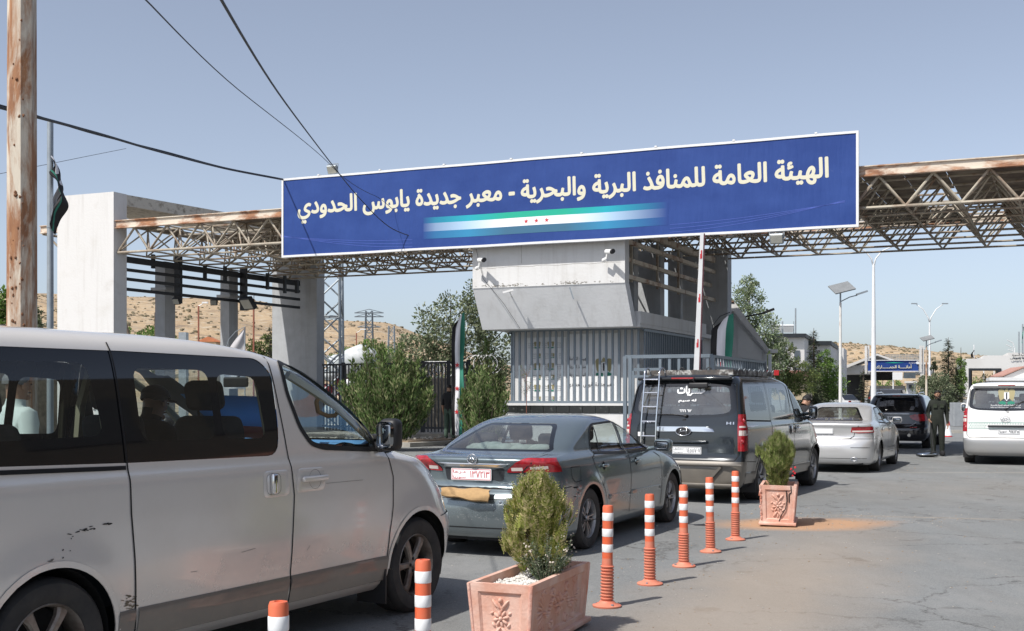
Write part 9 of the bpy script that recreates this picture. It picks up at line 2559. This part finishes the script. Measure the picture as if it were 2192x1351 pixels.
# far cars
def far_car(px, Y, col, label, rz, kind='car', front=False, s=1.0):
 t = thing('parked_car', at(px, Y, gz(0, Y)), label, 'car', None, rz=rz)
 L_, W_, Hh = (4.4, 1.8, 1.45) if kind == 'car' else (4.6, 1.95, 1.85)
 prof = [(-.5, .2), (-.5, .55), (-.47, .62), (-.40, .64), (-.30, .97), (.10, 1.0), (.24, .70), (.44, .62), (.49, .45), (.5, .2)] if kind == 'car' else [(-.5, .2), (-.5, .6), (-.46, .95), (.12, 1.0), (.26, .66), (.46, .58), (.5, .4), (.5, .2)]
 mb = MB(); n = len(prof)
 secs = []
 for yy, k in ((-.5, .86), (-.46, 1.0), (.46, 1.0), (.5, .86)):
  secs += [(x * L_ * (1 if abs(yy) < .48 else .97), yy * W_ * (1 - (.16 * max(0, z - .6) / .4)), .12 + z * (Hh - .12) * (1 if abs(yy) < .48 else .985)) for x, z in prof]
 fs = [(j * n + i, j * n + (i + 1) % n, (j + 1) * n + (i + 1) % n, (j + 1) * n + i) for j in range(3) for i in range(n)] + [tuple(range(n)), tuple(reversed(range(3 * n, 4 * n)))]
 o = mesh_obj('body', secs, fs, mat('far car paint', col, .3, .2), t, smooth=35, world=False); bmf(o)
 g = MB(); zz = lambda z: .12 + z * (Hh - .12)
 w = W_ * .5
 for sgn in (-1, 1):
  pts = [(-.36, .68), (-.27, .93), (.08, .95), (.20, .70)] if kind == 'car' else [(-.44, .68), (-.42, .92), (.10, .95), (.22, .68)]
  g.extr([(x * L_, sgn * w * (1.01 - .16 * max(0, z - .6) / .4), zz(z)) for x, z in pts], (0, sgn * .01, 0))
 a, b = ((.115, .975), (.235, .72)) if kind == 'car' else ((.135, .96), (.25, .70))
 g.extr([(a[0] * L_, -w * .76, zz(a[1])), (a[0] * L_, w * .76, zz(a[1])), (b[0] * L_, w * .86, zz(b[1])), (b[0] * L_, -w * .86, zz(b[1]))], (.03, 0, .02))
 g.extr([(-.31 * L_, -w * .76, zz(.95)), (-.31 * L_, w * .76, zz(.95)), (-.395 * L_, w * .84, zz(.68)), (-.395 * L_, -w * .84, zz(.68))] if kind == 'car' else [(-.468 * L_, -w * .76, zz(.92)), (-.468 * L_, w * .76, zz(.92)), (-.487 * L_, w * .84, zz(.66)), (-.487 * L_, -w * .84, zz(.66))], (-.03, 0, .02))
 g.build('window', 'glass_dark', t, world=False)
 for sx in (-.31, .31):
  for sgn in (-1, 1):
   k = MB(); k.tube((sx * L_, sgn * w * .82, .32), (sx * L_, sgn * w * 1.01, .32), .32, 16); k.tube((sx * L_, sgn * w * 1.01, .32), (sx * L_, sgn * w * 1.02, .32), .20, 12, mi=1); k.build('wheel', ['rubber', 'alloy'], t, world=False)
 k = MB()
 for sgn in (-1, 1): k.box((.49 * L_, sgn * w * .72, zz(.52)), (.06, .3, .14))
 k.build('headlight', 'lamp_clear', t, world=False)
 k = MB()
 for sgn in (-1, 1): k.box((-.5 * L_, sgn * w * .78, zz(.56)), (.04, .26, .16))
 k.build('tail_light', 'lamp_red', t, world=False)
 k = MB(); k.box((.5 * L_, 0, zz(.35)), (.04, .9, .16)); k.build('grille', 'black_plastic', t, world=False)
 return t
far_car(2037, 165, (.70, .70, .69), 'white SUV facing the camera far behind the guard', R(-100), 'suv')
far_car(1782, 88, (.66, .66, .66), 'white car parked beyond the man bending at the dark van', R(125))
far_car(1890, 96, (.02, .02, .022), 'dark car queueing just beyond the black SUV, left one', R(66), 'suv')
far_car(1912, 92, (.02, .02, .025), 'second dark car beyond the black SUV roof', R(66), 'suv')
far_car(1962, 110, (.62, .63, .64), 'pale car beyond the black SUV, near the second solar lamp', R(66))
o = MB(); p = at(2046, 46); 
o.lathe([(0.16, 0), (0.15, .05), (0.07, .45), (0.05, .62)], c=(P(2040, 880, 45).x, 45.5, 0.004), n=14, mis=[0, 1, 0])
tag(o.build('traffic_cone', ['print_red', 'reflective'], smooth=40), 'red and white cone between the guard and the white official van', 'cone')
# row of white kerbs / low dividers far right
for k, (x0, x1, yy, Y) in enumerate(((1720, 1800, 862, 60), (2040, 2200, 885, 50))):
 o = MB(); a, b = at(x0, Y), at(x1, Y); o.hexa([(a.x, a.y, gz(0, Y) - .05), (b.x, b.y, gz(0, Y) - .05), (b.x, b.y + .3, gz(0, Y) - .05), (a.x, a.y + .3, gz(0, Y) - .05)], [(a.x, a.y, gz(0, Y) + .14), (b.x, b.y, gz(0, Y) + .14), (b.x, b.y + .3, gz(0, Y) + .14), (a.x, a.y + .3, gz(0, Y) + .14)])
 tag(o.build('kerb', 'concrete'), kind='structure')
# unseen two storey block, added to darken what the car windows and flanks mirror
t = thing('building', (17, 10, 0), 'unseen brown two storey block added to darken car window reflections', 'building')
mb = MB(); mb.box((18, 9, 3.9), (6, 36, 7.8)); mb.build('wall', mat('brown render', (0.085, 0.075, 0.06), 0.9), t)
mb = MB()
for k in range(9):
 mb.box((14.98, -6.5 + k * 4, 1.5), (.06, 3.2, 2.4)); mb.box((14.98, -6.5 + k * 4, 5.4), (.06, 2.4, 1.6))
mb.build('window', 'far_dark', t)
mb = MB(); mb.box((14.4, 9, 3.1), (1.2, 36, .12)); mb.build('awning', 'salmon', t)

# parts that come in several pieces: one object per piece
SPLIT_NAMES = {'sill_trim', 'inner_wall', 'post', 'inner_column', 'wheel_arch_liner', 'beam_bracket', 'mudflap', 'roof_rail', 'pillar', 'window', 'headlight', 'tail_light', 'lamp_band', 'reflector', 'reflector_bowl', 'pocket', 'boot', 'hanger', 'pillar_trim', 'leg', 'lamp_head', 'end_brace', 'diffuser', 'lamp_joint', 'star', 'corner_edge', 'panel_gap'}
def split_pieces(o):
 me = o.data; n = len(me.vertices); par = list(range(n))
 def fd(i):
  while par[i] != i: par[i] = par[par[i]]; i = par[i]
  return i
 for p in me.polygons:
  v = p.vertices
  for a in v[1:]: par[fd(a)] = fd(v[0])
 co = [v.co for v in me.vertices]; grp = {}
 for i in range(n): grp.setdefault(fd(i), []).append(i)
 bb = []
 for k, idx in grp.items():
  bb.append([[min(co[i][c] for i in idx) - .012 for c in range(3)], [max(co[i][c] for i in idx) + .012 for c in range(3)], {k}])
 ch = True
 while ch:
  ch = False
  for i in range(len(bb)):
   for j in range(i + 1, len(bb)):
    if all(bb[i][0][c] <= bb[j][1][c] and bb[j][0][c] <= bb[i][1][c] for c in range(3)):
     b = bb.pop(j); bb[i] = [[min(x, y) for x, y in zip(bb[i][0], b[0])], [max(x, y) for x, y in zip(bb[i][1], b[1])], bb[i][2] | b[2]]; ch = True; break
   if ch: break
 if len(bb) < 2: return
 base = o.name.split('.')[0]; own = {}
 for g, b in enumerate(bb):
  for k in b[2]: own[k] = g
 F = [[] for _ in bb]
 for p in me.polygons: F[own[fd(p.vertices[0])]].append((tuple(p.vertices), p.material_index, p.use_smooth))
 mats_ = list(me.materials)
 for g, fs in enumerate(F):
  mp = {}; vs = []
  for f, _, _ in fs:
   for i in f:
    if i not in mp: mp[i] = len(vs); vs.append(tuple(co[i]))
  m2 = bpy.data.meshes.new(base); m2.from_pydata(vs, [], [tuple(mp[i] for i in f) for f, _, _ in fs])
  for m_ in mats_: m2.materials.append(m_)
  m2.polygons.foreach_set('material_index', [x for _, x, _ in fs]); m2.polygons.foreach_set('use_smooth', [x for _, _, x in fs])
  if any(x for _, _, x in fs): m2.set_sharp_from_angle(angle=R(45))
  m2.update()
  if g == 0: o.data = m2
  else:
   q = bpy.data.objects.new(base, m2); COL.objects.link(q); q.parent = o.parent; q.matrix_basis = o.matrix_basis.copy()
done = set()
for o in [o for o in SC.objects if o.type == 'MESH' and o.parent is not None and not o.children and o.name.split('.')[0] in SPLIT_NAMES and o.data.users == 1]:
 split_pieces(o)
